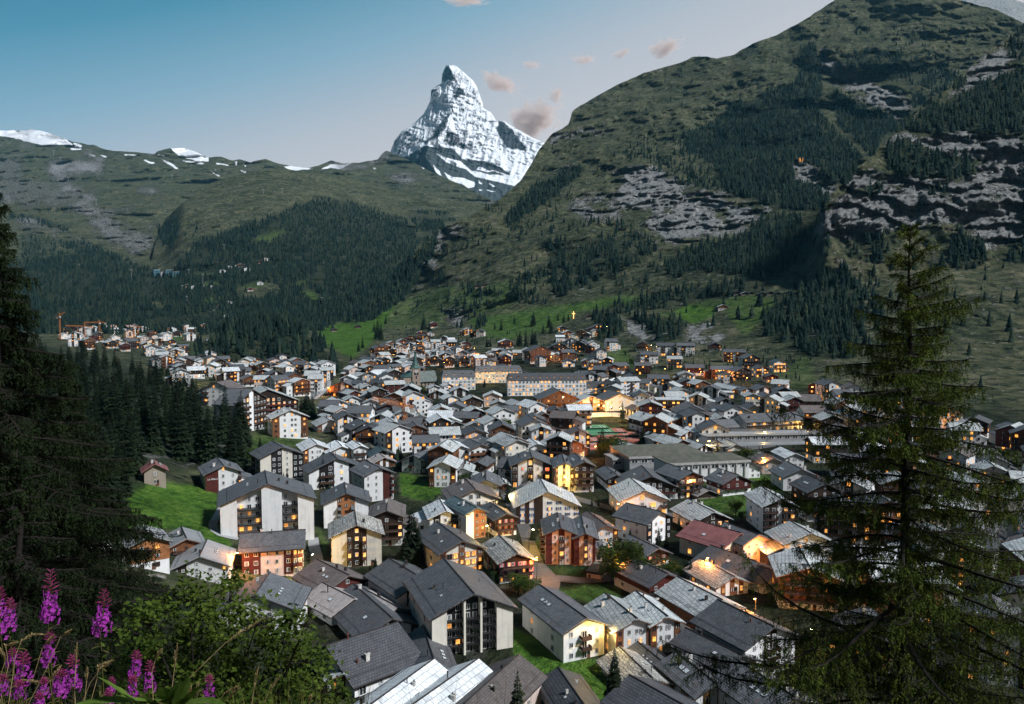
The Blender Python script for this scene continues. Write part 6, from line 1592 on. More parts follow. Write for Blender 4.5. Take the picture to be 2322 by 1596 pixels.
def lattice(b, p0, p1, w, step, r=.09):
    p0, p1 = Vector(p0), Vector(p1); d = p1 - p0; n = max(2, int(d.length / step))
    t = d.normalized(); a = t.orthogonal().normalized(); c = t.cross(a)
    cs = [(a * x + c * y) * w / 2 for x, y in ((1, 1), (1, -1), (-1, -1), (-1, 1))]
    for q in cs: b.tube([p0 + q, p1 + q], r, 4, 0)
    for i in range(n):
        u, v = p0 + d * (i / n), p0 + d * ((i + 1) / n)
        for s in range(4):
            b.tube([u + cs[s], v + cs[(s + 1) % 4]], r * .7, 4, 0, False)
            b.tube([v + cs[s], v + cs[(s + 1) % 4]], r * .7, 4, 0, False)
def crane(base, top, tip, tail, label, sc=1.0, Y=None):
    if Y is None:
        g = at_px(*base)
    else:
        g = Vector(pos(base[0], base[1], Y))
    k = g.y / F; h = (base[1] - top[1]) * k * 1.0
    root = empty('tower_crane', g, 0, label, 'crane', 'tower cranes')
    b = MB(); lattice(b, (0, 0, -2), (0, 0, h), 1.7 * sc, 2.0 * sc, .14 * sc); b.build('mast', M['crane'], root)
    b = MB(); lattice(b, (0, 0, h), ((tip[0] - top[0]) * k, -3, h + (top[1] - tip[1]) * k), 1.5 * sc, 1.8 * sc, .13 * sc); b.build('jib', M['crane'], root)
    b = MB(); e = ((tail[0] - top[0]) * k, 2, h + (top[1] - tail[1]) * k); lattice(b, (0, 0, h), e, 1.4 * sc, 1.8 * sc, .13 * sc); b.build('counter_jib', M['crane'], root)
    b = MB(); b.box(e[0] - 1.2, e[0] + 1.2, e[1] - .8, e[1] + .8, e[2] - 2.6, e[2] - .4, 0); b.build('counterweight', M['concrete'], root)
    b = MB(); lattice(b, (0, 0, h), (0, 0, h + 4.5 * sc), 1.0 * sc, 1.5 * sc, .12 * sc)
    b.tube([(0, 0, h + 4.4 * sc), ((tip[0] - top[0]) * k * .6, -2, h + (top[1] - tip[1]) * k * .6 + .6)], .06, 4, 0); b.tube([(0, 0, h + 4.4 * sc), e], .06, 4, 0); b.build('tower_head', M['crane'], root)
    b = MB(); b.box(.6, 2.4, -2.2, -.6, h - 2.6, h - .5, 0); b.build('cab', M['frame'], root)
    return root
crane((917, 1012), (916, 918), (846, 900), (934, 924), 'orange tower crane standing lamp-lit among the middle houses')
crane((137, 770), (137, 716), (151, 708), (130, 718), 'orange tower crane with short raised jib, leftmost of the far cranes', 1.0)
crane((193, 768), (193, 740), (152, 738), (208, 741), 'orange crane with a low long jib, second from the left among the far cranes', 1.0)
crane((226, 762), (226, 731), (194, 731), (238, 732), 'orange crane with flat jib pointing left, third of the far cranes', 1.0)
crane((304, 770), (304, 741), (288, 738), (322, 741), 'pale orange crane at the right end of the far cranes', 1.0)

# ---- ribbons laid on the ground: roads, paths, stream
def ribbon(name, pts, mat, lift=.12, kind='structure', label=None, cat=None):
    """pts: (px, py, half width in metres)"""
    P = [(at_px(x, y), w) for x, y, w in pts]
    C = []
    for i in range(len(P) - 1):
        n = max(2, int((P[i + 1][0] - P[i][0]).length / 2.5))
        for j in range(n):
            t = j / n
            a = [pts[max(i - 1, 0)], pts[i], pts[i + 1], pts[min(i + 2, len(pts) - 1)]]
            q = [0.5 * (2 * a[1][k] + (a[2][k] - a[0][k]) * t + (2 * a[0][k] - 5 * a[1][k] + 4 * a[2][k] - a[3][k]) * t * t + (3 * a[1][k] - a[0][k] - 3 * a[2][k] + a[3][k]) * t ** 3) for k in range(3)]
            C.append((at_px(q[0], q[1]), q[2]))
    C.append(P[-1])
    V, Fc = [], []
    for i, (p, w) in enumerate(C):
        t = C[min(i + 1, len(C) - 1)][0] - C[max(i - 1, 0)][0]; t.z = 0; t.normalize()
        n = Vector((-t.y, t.x, 0))
        for s in (-1, -.33, .33, 1):
            q = p + n * w * s
            pp = proj(np.array(q)); gz = at_px(float(pp[0]), float(pp[1]))
            V.append((q.x, q.y, max(q.z, gz.z if abs(gz.y - q.y) < 8 else q.z) + lift))
    for i in range(len(C) - 1):
        for j in range(3): Fc.append((i * 4 + j, i * 4 + j + 1, i * 4 + j + 5, i * 4 + j + 4))
    o = link(name, mesh_np(name, V, Fc, True), None, mat)
    tag(o, label, cat, kind=kind)
    return o
ribbon('road', [(1120, 1100, 1.6), (1148, 1125, 1.8), (1165, 1160, 1.8), (1185, 1190, 2.0), (1200, 1235, 2.0), (1212, 1275, 2.4), (1225, 1300, 3.4), (1240, 1322, 3.4), (1235, 1345, 3.0)], M['asphalt'])
ribbon('road', [(1225, 1312, 2.4), (1265, 1312, 2.4), (1310, 1316, 2.3), (1360, 1314, 2.2), (1420, 1305, 2.2), (1470, 1300, 2)], M['asphalt'], .15)
ribbon('road', [(1270, 1120, 2.2), (1340, 1140, 2.4), (1400, 1155, 2.5), (1520, 1168, 2.6), (1600, 1180, 2.6), (1680, 1205, 2.6), (1760, 1230, 2.6), (1880, 1260, 2.6)], M['asphalt'])
ribbon('road', [(1370, 1440, 1.7), (1385, 1465, 2.0), (1400, 1490, 2.2), (1430, 1515, 2.4)], M['asphalt'])
ribbon('road', [(1150, 952, 6), (1230, 946, 7), (1320, 942, 9), (1390, 940, 9), (1440, 948, 7), (1460, 965, 5)], M['paving'])
ribbon('road', [(900, 985, 2.5), (925, 1000, 2.5), (970, 1020, 2.5), (1010, 1045, 2.5)], M['asphalt'])
ribbon('road', [(1560, 1040, 3), (1640, 1025, 4), (1740, 1010, 4), (1840, 990, 4), (1960, 975, 4)], M['asphalt'])
ribbon('footpath', [(503, 1150, 1.0), (492, 1170, 1.1), (482, 1195, 1.2), (500, 1213, 1.3), (540, 1222, 1.2)], M['paving'])
ribbon('footpath', [(710, 1220, 1.5), (712, 1240, 1.6), (718, 1262, 1.6), (722, 1285, 1.6)], M['paving'])
ribbon('footpath', [(520, 1300, 1.6), (545, 1305, 2.2), (600, 1318, 2.2), (660, 1330, 1.8)], plain('worn_grass', (0.10, 0.095, 0.04), 0.9, 0.3, 0.4))
m_, nt_, b_ = new_mat('stream_water'); b_.inputs['Base Color'].default_value = (0.16, 0.19, 0.20, 1); b_.inputs['Roughness'].default_value = 0.12
ribbon('river', [(700, 905, 3), (718, 890, 3), (730, 878, 3), (734, 862, 3), (728, 852, 3), (735, 840, 3)], m_)
ribbon('footpath', [(715, 905, 1.5), (733, 889, 1.5), (744, 877, 1.5), (747, 864, 1.5)], M['paving'], .2)

# ---- tennis courts
def court(px, py, w, l, yaw, mat, label, rim=None):
    g = at_px(px, py, .25)
    root = empty('tennis_court', g, face_rot(g, yaw), label, 'tennis court', 'tennis courts')
    b = MB(); b.box(-w / 2, w / 2, -l / 2, l / 2, -1.5, .05, 0); b.build('court_surface', M[mat], root)
    b = MB()
    for x in (-w * .38, w * .38, -w * .29, w * .29): b.box(x - .12, x + .12, -l * .42, l * .42, .051, .07, 0)
    for y in (-l * .42, l * .42, -l * .2, l * .2): b.box(-w * .38, w * .38, y - .12, y + .12, .0715, .075, 0)
    b.build('court_lines', M['line'], root)
    b = MB(); b.box(-w * .42, w * .42, -.04, .04, .08, 1.0, 0); b.build('net', M['rubber'], root)
for i, (px, py, mat) in enumerate(((1348, 975, 'courtgreen'), (1388, 984, 'clay'), (1424, 992, 'clay'))):
    court(px, py, 19, 34, 12, mat, ['green hard court left of the clay courts by the plaza', 'red clay court just right of the green hard court', 'red clay court at the right end behind the slate-roofed timber houses'][i])
for i, (px, py) in enumerate(((1266, 1003), (1300, 1000), (1335, 1006))):
    court(px, py, 19, 32, 20, 'clay', ['red clay court beside the scaffolded white-roofed house, left of its row', 'middle red clay court of the front row', 'red clay court at the right of the front row beside the dark trees'][i])
def fence(pts, h, label, mat='polemetal'):
    P = [at_px(*p) for p in pts]
    root = empty('court_fence', P[0], 0, label, 'fence')
    for a, c in zip(P, P[1:]):
        n = max(2, int((c - a).length / 4))
        b = MB()
        for i in range(5):
            z = h * (i + .5) / 5; b.tube([a - P[0] + Vector((0, 0, z)), c - P[0] + Vector((0, 0, z))], .05, 4, 0, False)
        b.build('fence_panel', M[mat], root)
        for i in range(n):
            q = a.lerp(c, i / n) - P[0]
            b = MB(); b.tube([q, q + Vector((0, 0, h))], .08, 5, 0); b.build('post', M[mat], root)
fence([(1325, 955), (1440, 965), (1450, 1000)], 4, 'dark wire fence around the upper tennis courts')
fence([(1370, 1462), (1352, 1468), (1300, 1471), (1270, 1468), (1225, 1430), (1208, 1410)], 1.0, 'low timber rail fence along the lawn under the yellow-lit hotel', 'rail')

# ---- flat-roofed hall with colonnade, station
def hall(px, py, w, d, h, yaw, roofm, wallm, label, name, cols=0):
    g = at_px(px, py); root = empty(name, g, face_rot(g, yaw), label, 'building')
    b = MB(); b.box(-w / 2, w / 2, 0, d, -4, h, 0)
    b.build('wall', M[wallm], root)
    b = MB(); b.box(-w / 2 - .6, w / 2 + .6, -.6, d + .6, h, h + .5, 0); b.box(-w / 2 - .62, w / 2 + .62, -.62, -.602, h - .3, h + .7, 1); b.build('roof', [M[roofm], M['concrete']], root)
    n = max(4, int(w / 4))
    for i in range(n):
        o = link('window', WIN['glass', 'frame', 0], root); o.location = (-w / 2 + (i + .5) * w / n, -.08, h - 1.5); o.scale = (w / n * .7, 1, 1.3)
    for i in range(cols):
        x = -w / 2 + (i + .5) * w / cols
        b = MB(); b.box(x - .22, x + .22, -.5, -.1, -2, h - .1, 0); b.build('pilaster', M['concrete'], root)
    return root
hall(1515, 1070, 100 * 330 / F + 16, 26, 6.5, 22, 'moss', 'grey', 'broad low hall with a flat mossy roof in the middle of the village', 'sports_hall')
hall(1608, 1092, 34, 16, 7.5, 26, 'moss', 'white', 'low pale hall with a row of pilasters and flat roof above the green', 'community_hall', 9)
hall(1455, 1062, 26, 10, 4.5, 22, 'gravel', 'grey', 'small flat annexe left of the broad mossy hall', 'hall_annexe')
hall(1730, 1008, 62, 9, 5.0, 24, 'metal', 'grey', 'long low station building with pale roof left of the larch', 'station_building')
def canopy(px, py, L, yaw, label):
    g = at_px(px, py); root = empty('platform_canopy', g, face_rot(g, yaw), label, 'canopy', 'station canopies')
    b = MB(); b.box(-L / 2, L / 2, -2.6, 2.6, 4.2, 4.5, 0); b.build('canopy_roof', M['metal'], root)
    for i in range(8):
        x = -L / 2 + (i + .5) * L / 8; b = MB(); b.box(x - .12, x + .12, -.12, .12, -1, 4.2, 0); b.build('post', M['polemetal'], root)
canopy(1660, 1030, 70, 24, 'long narrow platform canopy nearer the flat halls'); canopy(1780, 1025, 60, 24, 'long narrow platform canopy nearer the larch')
def train():
    g = at_px(1600, 1046, .3); rt = face_rot(g, 24)
    for i in range(2):
        o = g + Vector((math.cos(rt), math.sin(rt), 0)) * (i * 17.5)
        root = empty('railway_carriage', o, rt, ['grey railway carriage at the left end of the short train', 'grey railway carriage coupled behind the first one'][i], 'carriage', 'carriages of the short train')
        b = MB(); b.box(-8.5, 8.5, -1.35, 1.35, .7, 3.4, 0); b.build('body', M['steel'], root)
        b = MB(); b.box(-8.5, 8.5, -1.2, 1.2, 3.4, 3.7, 0); b.build('roof', M['chimdark'], root)
        for q in range(6):
            w = link('window', WIN['glass', 'frame', 0], root); w.location = (-7 + q * 2.8, -1.4, 2.4); w.scale = (1.7, .5, .9)
        for x in (-6, -4.6, 4.6, 6):
            b = MB(); b.tube([(x, -.9, .42), (x, -.75, .42)], .42, 10); b.tube([(x, .75, .42), (x, .9, .42)], .42, 10); b.build('wheel', M['chimdark'], root)
train()

# ---- cross, hut on the crag, barns, pylons, cable station
g = Vector(surf(1300, 722)[0]); k = g.y / F
root = empty('summit_cross', g, face_rot(g), 'glowing orange cross on the grassy knob above the village', 'cross')
b = MB(); b.box(-.35, .35, -.25, .25, -1, 16 * k, 0); b.build('upright', M['cross'], root)
b = MB(); b.box(-3.2 * k - .35, -.35, -.25, .25, 10.5 * k, 10.5 * k + .7, 0); b.box(.35, 3.2 * k + .35, -.25, .25, 10.5 * k, 10.5 * k + .7, 0); b.build('crossbar', M['cross'], root)
def tiny_house(px, py, w, h, style, roof, label, name='chalet', cat='house', litp=0, group=None, yaw=6, pitch=.4):
    p = Vector(surf(px, py)[0]); k = p.y / F
    r = build_house(p, R(yaw) - math.atan2(p.x, p.y), w * k, w * k * .9, h * k, style, roof, 2, seed=int(px), pitch=pitch, name=name, litp=litp, base=6)
    return tag(r, label, cat, group)
tiny_house(1816, 366, 9, 8, 'glasslit', 'slate', 'brightly lit mountain inn perched on the rock spur in the forest', 'mountain_inn', 'inn', 1.0)
tiny_house(1826, 367, 8, 5, 'white', 'slate', 'small pale annexe right of the lit mountain inn', 'mountain_inn', 'inn', .6)
for i, (x, w) in enumerate(((1672, 17), (1690, 19), (1703, 12), (1728, 18), (1747, 17), (1763, 14), (1784, 13), (1801, 12))):
    tiny_house(x, 668 + (i % 2), w, 4, 'barn', 'slatewhite' if i in (3, 1) else 'gray', 'dark hay barn in the row along the high meadow edge, number %s from the left' % ['one', 'two', 'three', 'four', 'five', 'six', 'seven', 'eight'][i], 'barn', 'barn', 0, 'barns on the high meadow')
tiny_house(1639, 703, 22, 8, 'woodtop', 'slatewhite', 'pale-roofed farmhouse alone at the edge of the high bright meadow')
for x, y, t in ((1083, 652, 'low barn among bushes on the steep grass above the village'), (1098, 650, 'second low barn above the village beside the bushes'), (1335, 722, 'low barn above the glowing cross'), (1470, 689, 'small barn beside the dark trees of the high meadow'), (812, 744, 'lone barn on the bright slope left of the village'), (758, 752, 'little barn at the foot of the bright slope')):
    tiny_house(x, y, 13, 5, 'barn', 'gray', t, 'barn', 'barn')
for i, (x, y, st, rf) in enumerate(((425, 652, 'redwood', 'slatewhite'), (440, 655, 'white', 'slate'), (456, 649, 'redwood', 'slate'), (505, 618, 'white', 'slate'), (520, 610, 'white', 'slatewhite'), (548, 606, 'redwood', 'slate'), (588, 598, 'redwood', 'slate'), (602, 592, 'white', 'slate'), (470, 664, 'redwood', 'gray'), (568, 660, 'redwood', 'slate'), (590, 646, 'white', 'slate'),
    (478, 700, 'white', 'slate'), (500, 698, 'wood', 'slate'), (512, 722, 'white', 'slate'), (520, 690, 'white', 'slate'), (545, 605, 'wood', 'slate'), (480, 655, 'white', 'slate'), (330, 745, 'wood', 'slate'), (560, 614, 'white', 'slatewhite'))):
    tiny_house(x, y, 13, 5.5, st, rf, f'tiny {STY[st][8]} chalet with {ROOFPH[rf]}, {["first", "second", "third", "fourth", "fifth", "sixth", "seventh", "eighth", "ninth", "tenth", "eleventh", "twelfth", "13th", "14th", "15th", "16th", "17th", "18th", "19th"][i]} counted among the far forest clearings', group='chalets in the far clearings', litp=.1)
for i, (x, w, h, m) in enumerate(((356, 13, 14, 'glacierblue'), (370, 10, 9, 'white'), (384, 15, 13, 'glacierblue'), (399, 14, 9, 'glacierblue'))):
    p = Vector(surf(x, 626)[0]); k = p.y / F
    root = empty('cable_car_station', p, face_rot(p, 8), ['tall teal station block at the left end of the far cable car station', 'white link building in the far cable car station', 'teal arched middle block of the far cable car station', 'low dark teal wing at the right end of the far station'][i], 'station building', 'far cable car station')
    b = MB(); b.box(-w * k / 2, w * k / 2, 0, 18, -8, h * k, 0)
    for f in range(3): b.box(-w * k * .4, w * k * .4, -.3, 0, h * k * (.2 + .25 * f), h * k * (.32 + .25 * f), 1)
    b.build('hall', [M[m], M['glass']], root)
    b = MB(); b.prism([(-w * k / 2 - 1, -1.5, h * k), (w * k / 2 + 1, -1.5, h * k + 2), (w * k / 2 + 1, -1.5, h * k + 3), (-w * k / 2 - 1, -1.5, h * k + 1)], (0, 21, 0), 0); b.build('roof', M['steel'], root)
for i, (x, y, h) in enumerate(((298, 634, 22), (428, 628, 16), (460, 640, 18), (413, 662, 14), (424, 692, 20), (485, 720, 17), (250, 512, 14), (218, 466, 13), (222, 486, 12), (155, 412, 9), (138, 367, 10), (122, 352, 10), (390, 405, 8), (508, 568, 13), (730, 690, 15), (640, 438, 10), (597, 440, 10))):
    p = Vector(surf(x, y)[0]); k = p.y / F
    root = empty('cableway_pylon', p, face_rot(p), f'slim pale cableway pylon, {["one","two","three","four","five","six","seven","eight","nine","ten","eleven","twelve","thirteen","fourteen","fifteen","sixteen","seventeen"][i]} in the chain over the far slopes', 'pylon', 'cableway pylons')
    b = MB(); hh = h * k; r = max(.5, .45 * k)
    b.tube([(0, 0, -3), (0, 0, hh)], [r, r * .6], 6, 0); b.box(-3.0 * k, 3.0 * k, -.5, .5, hh - .2 * k, hh + .7 * k, 0); b.build('mast', M['steel'], root)

# ---- writing on the buildings
def write_on(house, s, u, v, size, mat, vert=False):
    r, W, He = house
    if vert:
        for i, c in enumerate(s): txt(c, size, (u, -.22, v - i * size * 1.05), (R(90), 0, 0), r, M[mat])
    else: txt(s, size, (u, -.22, v), (R(90), 0, 0), r, M[mat])
def find(lbl):
    for a in ALL:
        if a[3] and a[3].startswith(lbl): return a
def wdim(a):
    w = [c for c in a[0].children if c.name.startswith('wall')][0]
    xs = [v.co.x for v in w.data.vertices]; zs = [v.co.z for v in w.data.vertices]
    return a[0], max(xs) - min(xs), max(zs)
for lbl, s, fu, v, size, mat, vert in (
    ('broad white apartment', 'CERVINO', .40, 6.5, 1.0, 'ink', False), ('white and red-brown chalet with', 'LA PERLA', -.30, 5.2, .8, 'whiteink', False), ('tall white chalet', 'Tella', -.05, 10.5, 1.0, 'ink', False),
    ('dark red timber house on', 'HAUS', -.36, 6.6, .5, 'ink', False), ('dark red timber house on', 'DOMINO', -.34, 5.6, .7, 'ink', False), ('narrow white and fresh', 'ADRIAN', -.32, 12.0, .9, 'ink', True),
    ('white and black hotel with rows', 'NZ', -.14, 14.0, 1.5, 'whiteink', False), ('narrow white and black', 'NZ', .0, 16.0, 1.2, 'whiteink', False)):
    a = find(lbl); r, W, top = wdim(a)
    write_on((r, W, 0), s, fu * W, v, size, mat, vert)

# ---- street lamps
LAMPS = [('f', 940, 470, 1), ('f', 870, 482, 1), ('f', 800, 710, 1), ('f', 890, 735, 1), ('f', 1360, 790, 2), ('f', 440, 515, 2), ('f', 1945, 710, 2), ('f', 290, 530, 1), ('f', 1035, 725, 1), ('f', 1065, 850, 2),
 ('g', 855, 360, 1), ('g', 640, 400, 1), ('g', 637, 465, 1), ('g', 735, 460, 1), ('g', 1340, 405, 1), ('g', 1072, 540, 1), ('g', 1955, 500, 1), ('g', 100, 965, 1), ('g', 735, 1135, 1), ('g', 775, 1205, 1), ('g', 985, 1010, 2), ('g', 1735, 1000, 2), ('g', 1545, 1355, 1), ('g', 1320, 710, 2), ('g', 870, 860, 1), ('g', 1470, 680, 2), ('g', 720, 450, 1), ('g', 1390, 470, 1), ('g', 85, 780, 1), ('g', 240, 770, 1),
 ('h', 905, 600, 1), ('h', 800, 385, 2), ('h', 1225, 625, 1), ('h', 1110, 620, 1), ('h', 1405, 640, 1), ('h', 1475, 665, 1), ('h', 1620, 685, 1), ('h', 1845, 705, 1), ('h', 1980, 770, 1), ('h', 2065, 820, 1), ('h', 670, 985, 1), ('h', 1280, 1290, 2), ('h', 1785, 1450, 1), ('h', 320, 1335, 1), ('h', 2280, 1090, 2), ('h', 2150, 1130, 2), ('h', 1800, 1200, 2), ('h', 1310, 1000, 1), ('h', 400, 210, 2), ('h', 210, 270, 2),
 ('h', 200, 945, 2), ('h', 260, 955, 2), ('h', 320, 945, 2), ('h', 390, 955, 2), ('h', 450, 965, 2), ('h', 510, 975, 2), ('h', 240, 920, 1), ('h', 430, 930, 1),
 ('b', 1190, 960, 2), ('b', 1610, 1010, 2), ('b', 1690, 1345, 1), ('b', 1455, 620, 2), ('b', 1975, 415, 2), ('e', 1035, 1165, 3), ('c', 1235, 325, 1), ('c', 490, 580, 1), ('c', 440, 1200, 1), ('c', 1360, 1210, 1), ('c', 1990, 1080, 1), ('c', 1880, 1640, 1), ('a', 760, 1420, 1), ('a', 1560, 1450, 2), ('p', 2010, 1070, 1), ('p', 1910, 1220, 1), ('p', 2230, 1080, 1), ('p', 2120, 985, 1), ('p', 2280, 1000, 1), ('p', 2000, 1000, 2), ('p', 1830, 1500, 2), ('p', 2180, 1180, 1), ('p', 1960, 1360, 2)]
def lamp_proto(h, mat):
    root = empty('street_lamp', (0, 0, 0))
    b = MB(); b.tube([(0, 0, -1), (0, 0, h - .4), (.05, 0, h - .1), (.5, 0, h), (1.1, 0, h + .05)], [.10, .07, .06, .05, .05], 6); b.build('pole', M['polemetal'], root)
    b = MB(); b.box(.8, 1.6, -.18, .18, h, h + .14, 0); b.build('lamp_head', M['polemetal'], root)
    b = MB(); b.box(.9, 1.5, -.16, .16, h - .12, h - .005, 0); b.build('lamp_glass', M[mat], root)
    return root
LP = {1: lamp_proto(6.5, 'lamp'), 2: lamp_proto(6.5, 'lampy'), 3: lamp_proto(6.0, 'lampy')}
LL = {}
for t, c in ((1, (1.0, 0.34, 0.07)), (2, (1.0, 0.62, 0.15))):
    d = bpy.data.lights.new('lamp_light', 'POINT'); d.color = c; d.energy = 4200; d.shadow_soft_size = .3; LL[t] = d
LL[3] = LL[2].copy(); LL[3].energy = 9000
lb = {}
for i, (cr_, x, y, t) in enumerate(LAMPS):
    ox, oy, s = CROP[cr_]; px, py = ox + s * x, oy + s * y
    g = at_px(px, py)
    o = copy_tree(LP[t]); o.location = g; o.rotation_euler = (0, 0, (i * 1.7) % 6.28)
    pl, dd = place_of(px, py)
    lb.setdefault((t, pl), []).append((dd, o))
    l = bpy.data.objects.new('lamp_light', LL[t]); COL.objects.link(l); l.parent = o; l.location = (1.2, 0, 6.0)
for (t, pl), L in lb.items():
    L.sort(key=lambda q: q[0])
    for i, (d, o) in enumerate(L):
        tag(o, f'{"orange" if t == 1 else "yellow"} glowing street lamp, {ORD[min(i, 11)]} such {pl}', 'street lamp', 'street lamps')
for o in LP.values():
    for c in list(o.children): bpy.data.objects.remove(c)
    bpy.data.objects.remove(o)
# ------------------------------------------------------------------ foliage materials
def leaf_mat(name, lo, hi, trans=0.25, vary=0.5, scale=0.8):
    m, nt, b = new_mat(name); t = NT(nt)
    v = t.coord()
    n = t.noise(v, scale, 4, 0.6)
    c = t.ramp(n, [(0.32, lo), (0.68, hi)])
    h = t.n('ShaderNodeHueSaturation'); t.l(c, h.inputs['Color'])
    t.l(t.math('MULTIPLY_ADD', t.rnd(), vary, 1 - vary / 2), h.inputs['Value'])
    t.l(h.outputs[0], b.inputs['Base Color'])
    b.inputs['Roughness'].default_value = 0.8; b.inputs['Specular IOR Level'].default_value = 0.12
    if trans:
        tr = t.n('ShaderNodeBsdfTranslucent'); t.l(h.outputs[0], tr.inputs[0])
        ms = t.n('ShaderNodeMixShader'); ms.inputs[0].default_value = trans
        t.l(b.outputs[0], ms.inputs[1]); t.l(tr.outputs[0], ms.inputs[2])
        t.l(ms.outputs[0], nt.nodes['Material Output'].inputs[0])
    return m
M['spruce'] = leaf_mat('spruce_needles', (0.006, 0.013, 0.007), (0.026, 0.040, 0.015), 0.0, 0.6, 0.5)
M['larch'] = leaf_mat('larch_needles', (0.018, 0.036, 0.006), (0.105, 0.140, 0.018), 0.12, 0.2, 1.5)
M['nearspruce'] = leaf_mat('near_spruce_needles', (0.004, 0.009, 0.003), (0.016, 0.028, 0.008), 0.05, 0.2, 1.2)
M['leaf'] = leaf_mat('broad_leaves', (0.020, 0.040, 0.008), (0.075, 0.110, 0.020), 0.3, 0.4, 1.0)
M['limeleaf'] = leaf_mat('light_green_leaves', (0.014, 0.032, 0.004), (0.110, 0.160, 0.022), 0.25, 0.3, 1.6)
M['bark'] = plain('bark', (0.016, 0.012, 0.010), 0.95, 0.5, 3.0, 0.5)
def forest_mat():
    m, nt, b = new_mat('forest_needles'); t = NT(nt)
    tint = t.attr('tint')
    c = t.ramp(tint, [(0.0, (0.004, 0.010, 0.009)), (0.5, (0.011, 0.022, 0.016)), (1.0, (0.034, 0.048, 0.026))])
    t.l(c, b.inputs['Base Color']); b.inputs['Roughness'].default_value = 0.9; b.inputs['Specular IOR Level'].default_value = 0.06
    return m
M['forest'] = forest_mat()

# ------------------------------------------------------------------ far woods: too many to count
def cone_tree(r, seed):
    g = np.random.default_rng(seed)
    V, Fc = [], []
    tiers = [(0.0, 0.52, 1.0), (0.26, 0.78, 0.74), (0.52, 1.0, 0.46)]
    n = 7
    for z0, z1, rr in tiers:
        b = len(V)
        for i in range(n):
            a = 2 * math.pi * (i + g.uniform(-.3, .3)) / n; q = r * rr * g.uniform(.7, 1.15)
            V.append((q * math.cos(a), q * math.sin(a), z0 + g.uniform(-.03, .05)))
        V.append((g.uniform(-.02, .02), g.uniform(-.02, .02), z1))
        for i in range(n): Fc.append((b + i, b + (i + 1) % n, b + n))
    return np.array(V), np.array(Fc)
PROTO = [cone_tree(.20 + .03 * (i % 3), i) for i in range(6)]
def forest(name, polys, hgt, label, k_area=0.10, seed=0, cap=9000, avoid=None, houses=False):
    g = np.random.default_rng(seed)
    P, Hh = [], []
    for poly, w in polys:
        xs = [p[0] for p in poly]; ys = [p[1] for p in poly]
        x0, x1, y0, y1 = max(min(xs), -60), min(max(xs), 2400), min(ys), max(ys)
        mid = surf((x0 + x1) / 2, (y0 + y1) / 2)[0]
        Y = mid[1] if np.isfinite(mid[1]) else 1500
        s = hgt * F / Y
        n = int((x1 - x0) * (y1 - y0) / (k_area * s * s) * w)
        px = g.uniform(x0, x1, n); py = g.uniform(y0, y1, n)
        jx, jy = jitter(px, py, 16, 7)
        ok = poly_sd(jx, jy, poly) > 0
        cl = fbm(np.stack([px / 26, py / 13, px * 0], -1), 3, seed=seed + 2)
        ok &= cl > (-.42 if w > .9 else -.22 if w > .3 else -.05)
        if avoid:
            for q, _w in avoid: ok &= poly_sd(jx, jy, q) < 0
        p = surf(px[ok], py[ok]); p = p[np.isfinite(p[:, 0])]
        if houses:
            hx = np.array(HOUSES)
            if len(p) > 5000: p = p[:5000]
            dd = np.hypot(p[:, None, 0] - hx[None, :, 0], p[:, None, 1] - hx[None, :, 1]) - hx[None, :, 2]
            p = p[(p[:, 1] > 255) & (dd.min(1) > 1.0) & (dd.min(1) < 7)]
        P.append(p)
    P = np.concatenate(P)
    if len(P) > cap: P = P[g.permutation(len(P))[:cap]]
    n = len(P)
    h = hgt * g.uniform(.55, 1.2, n); th = g.uniform(0, 6.28, n); wd = g.uniform(.8, 1.25, n)
    kind = g.integers(0, len(PROTO), n)
    V, Fc, T = [], [], []; base = 0
    for q, (pv, pf) in enumerate(PROTO):
        i = np.where(kind == q)[0]
        if not len(i): continue
        c, s = np.cos(th[i])[:, None], np.sin(th[i])[:, None]
        hh = h[i][:, None]; ww = (h[i] * wd[i])[:, None]
        x = (pv[None, :, 0] * c - pv[None, :, 1] * s) * ww; y = (pv[None, :, 0] * s + pv[None, :, 1] * c) * ww
        z = pv[None, :, 2] * hh - 1.0
        v = np.stack([x, y, z], -1) + P[i][:, None, :]
        V.append(v.reshape(-1, 3)); m = len(pv)
        Fc.append((pf[None] + (np.arange(len(i)) * m)[:, None, None]).reshape(-1, 3) + base)
        tint = np.clip(g.normal(.45, .22, len(i)), 0, 1)
        T.append(np.repeat(tint, m)); base += len(i) * m
    me = mesh_np(name, np.concatenate(V), np.concatenate(Fc))
    add_attr(me, 'tint', np.concatenate(T))
    return tag(link(name, me, None, M['forest']), label, kind='stuff')
forest('forest', FOREST_A, 18, 'dark conifer woods on the big green slope', .085, 1, 16000)
forest('forest', FOREST_R, 17, 'dark conifer belts between the pale cliffs', .10, 2, 4000)
forest('forest', FOREST_D, 17, 'blue-green conifer wood climbing the far left slope', .10, 3, 6000)
forest('forest', FOREST_C, 17, 'conifer wood over the middle hill', .10, 4, 7000, CLEAR_C)
forest('forest', FOREST_K, 19, 'dense conifers covering the knoll behind the village', .085, 5, 1500)
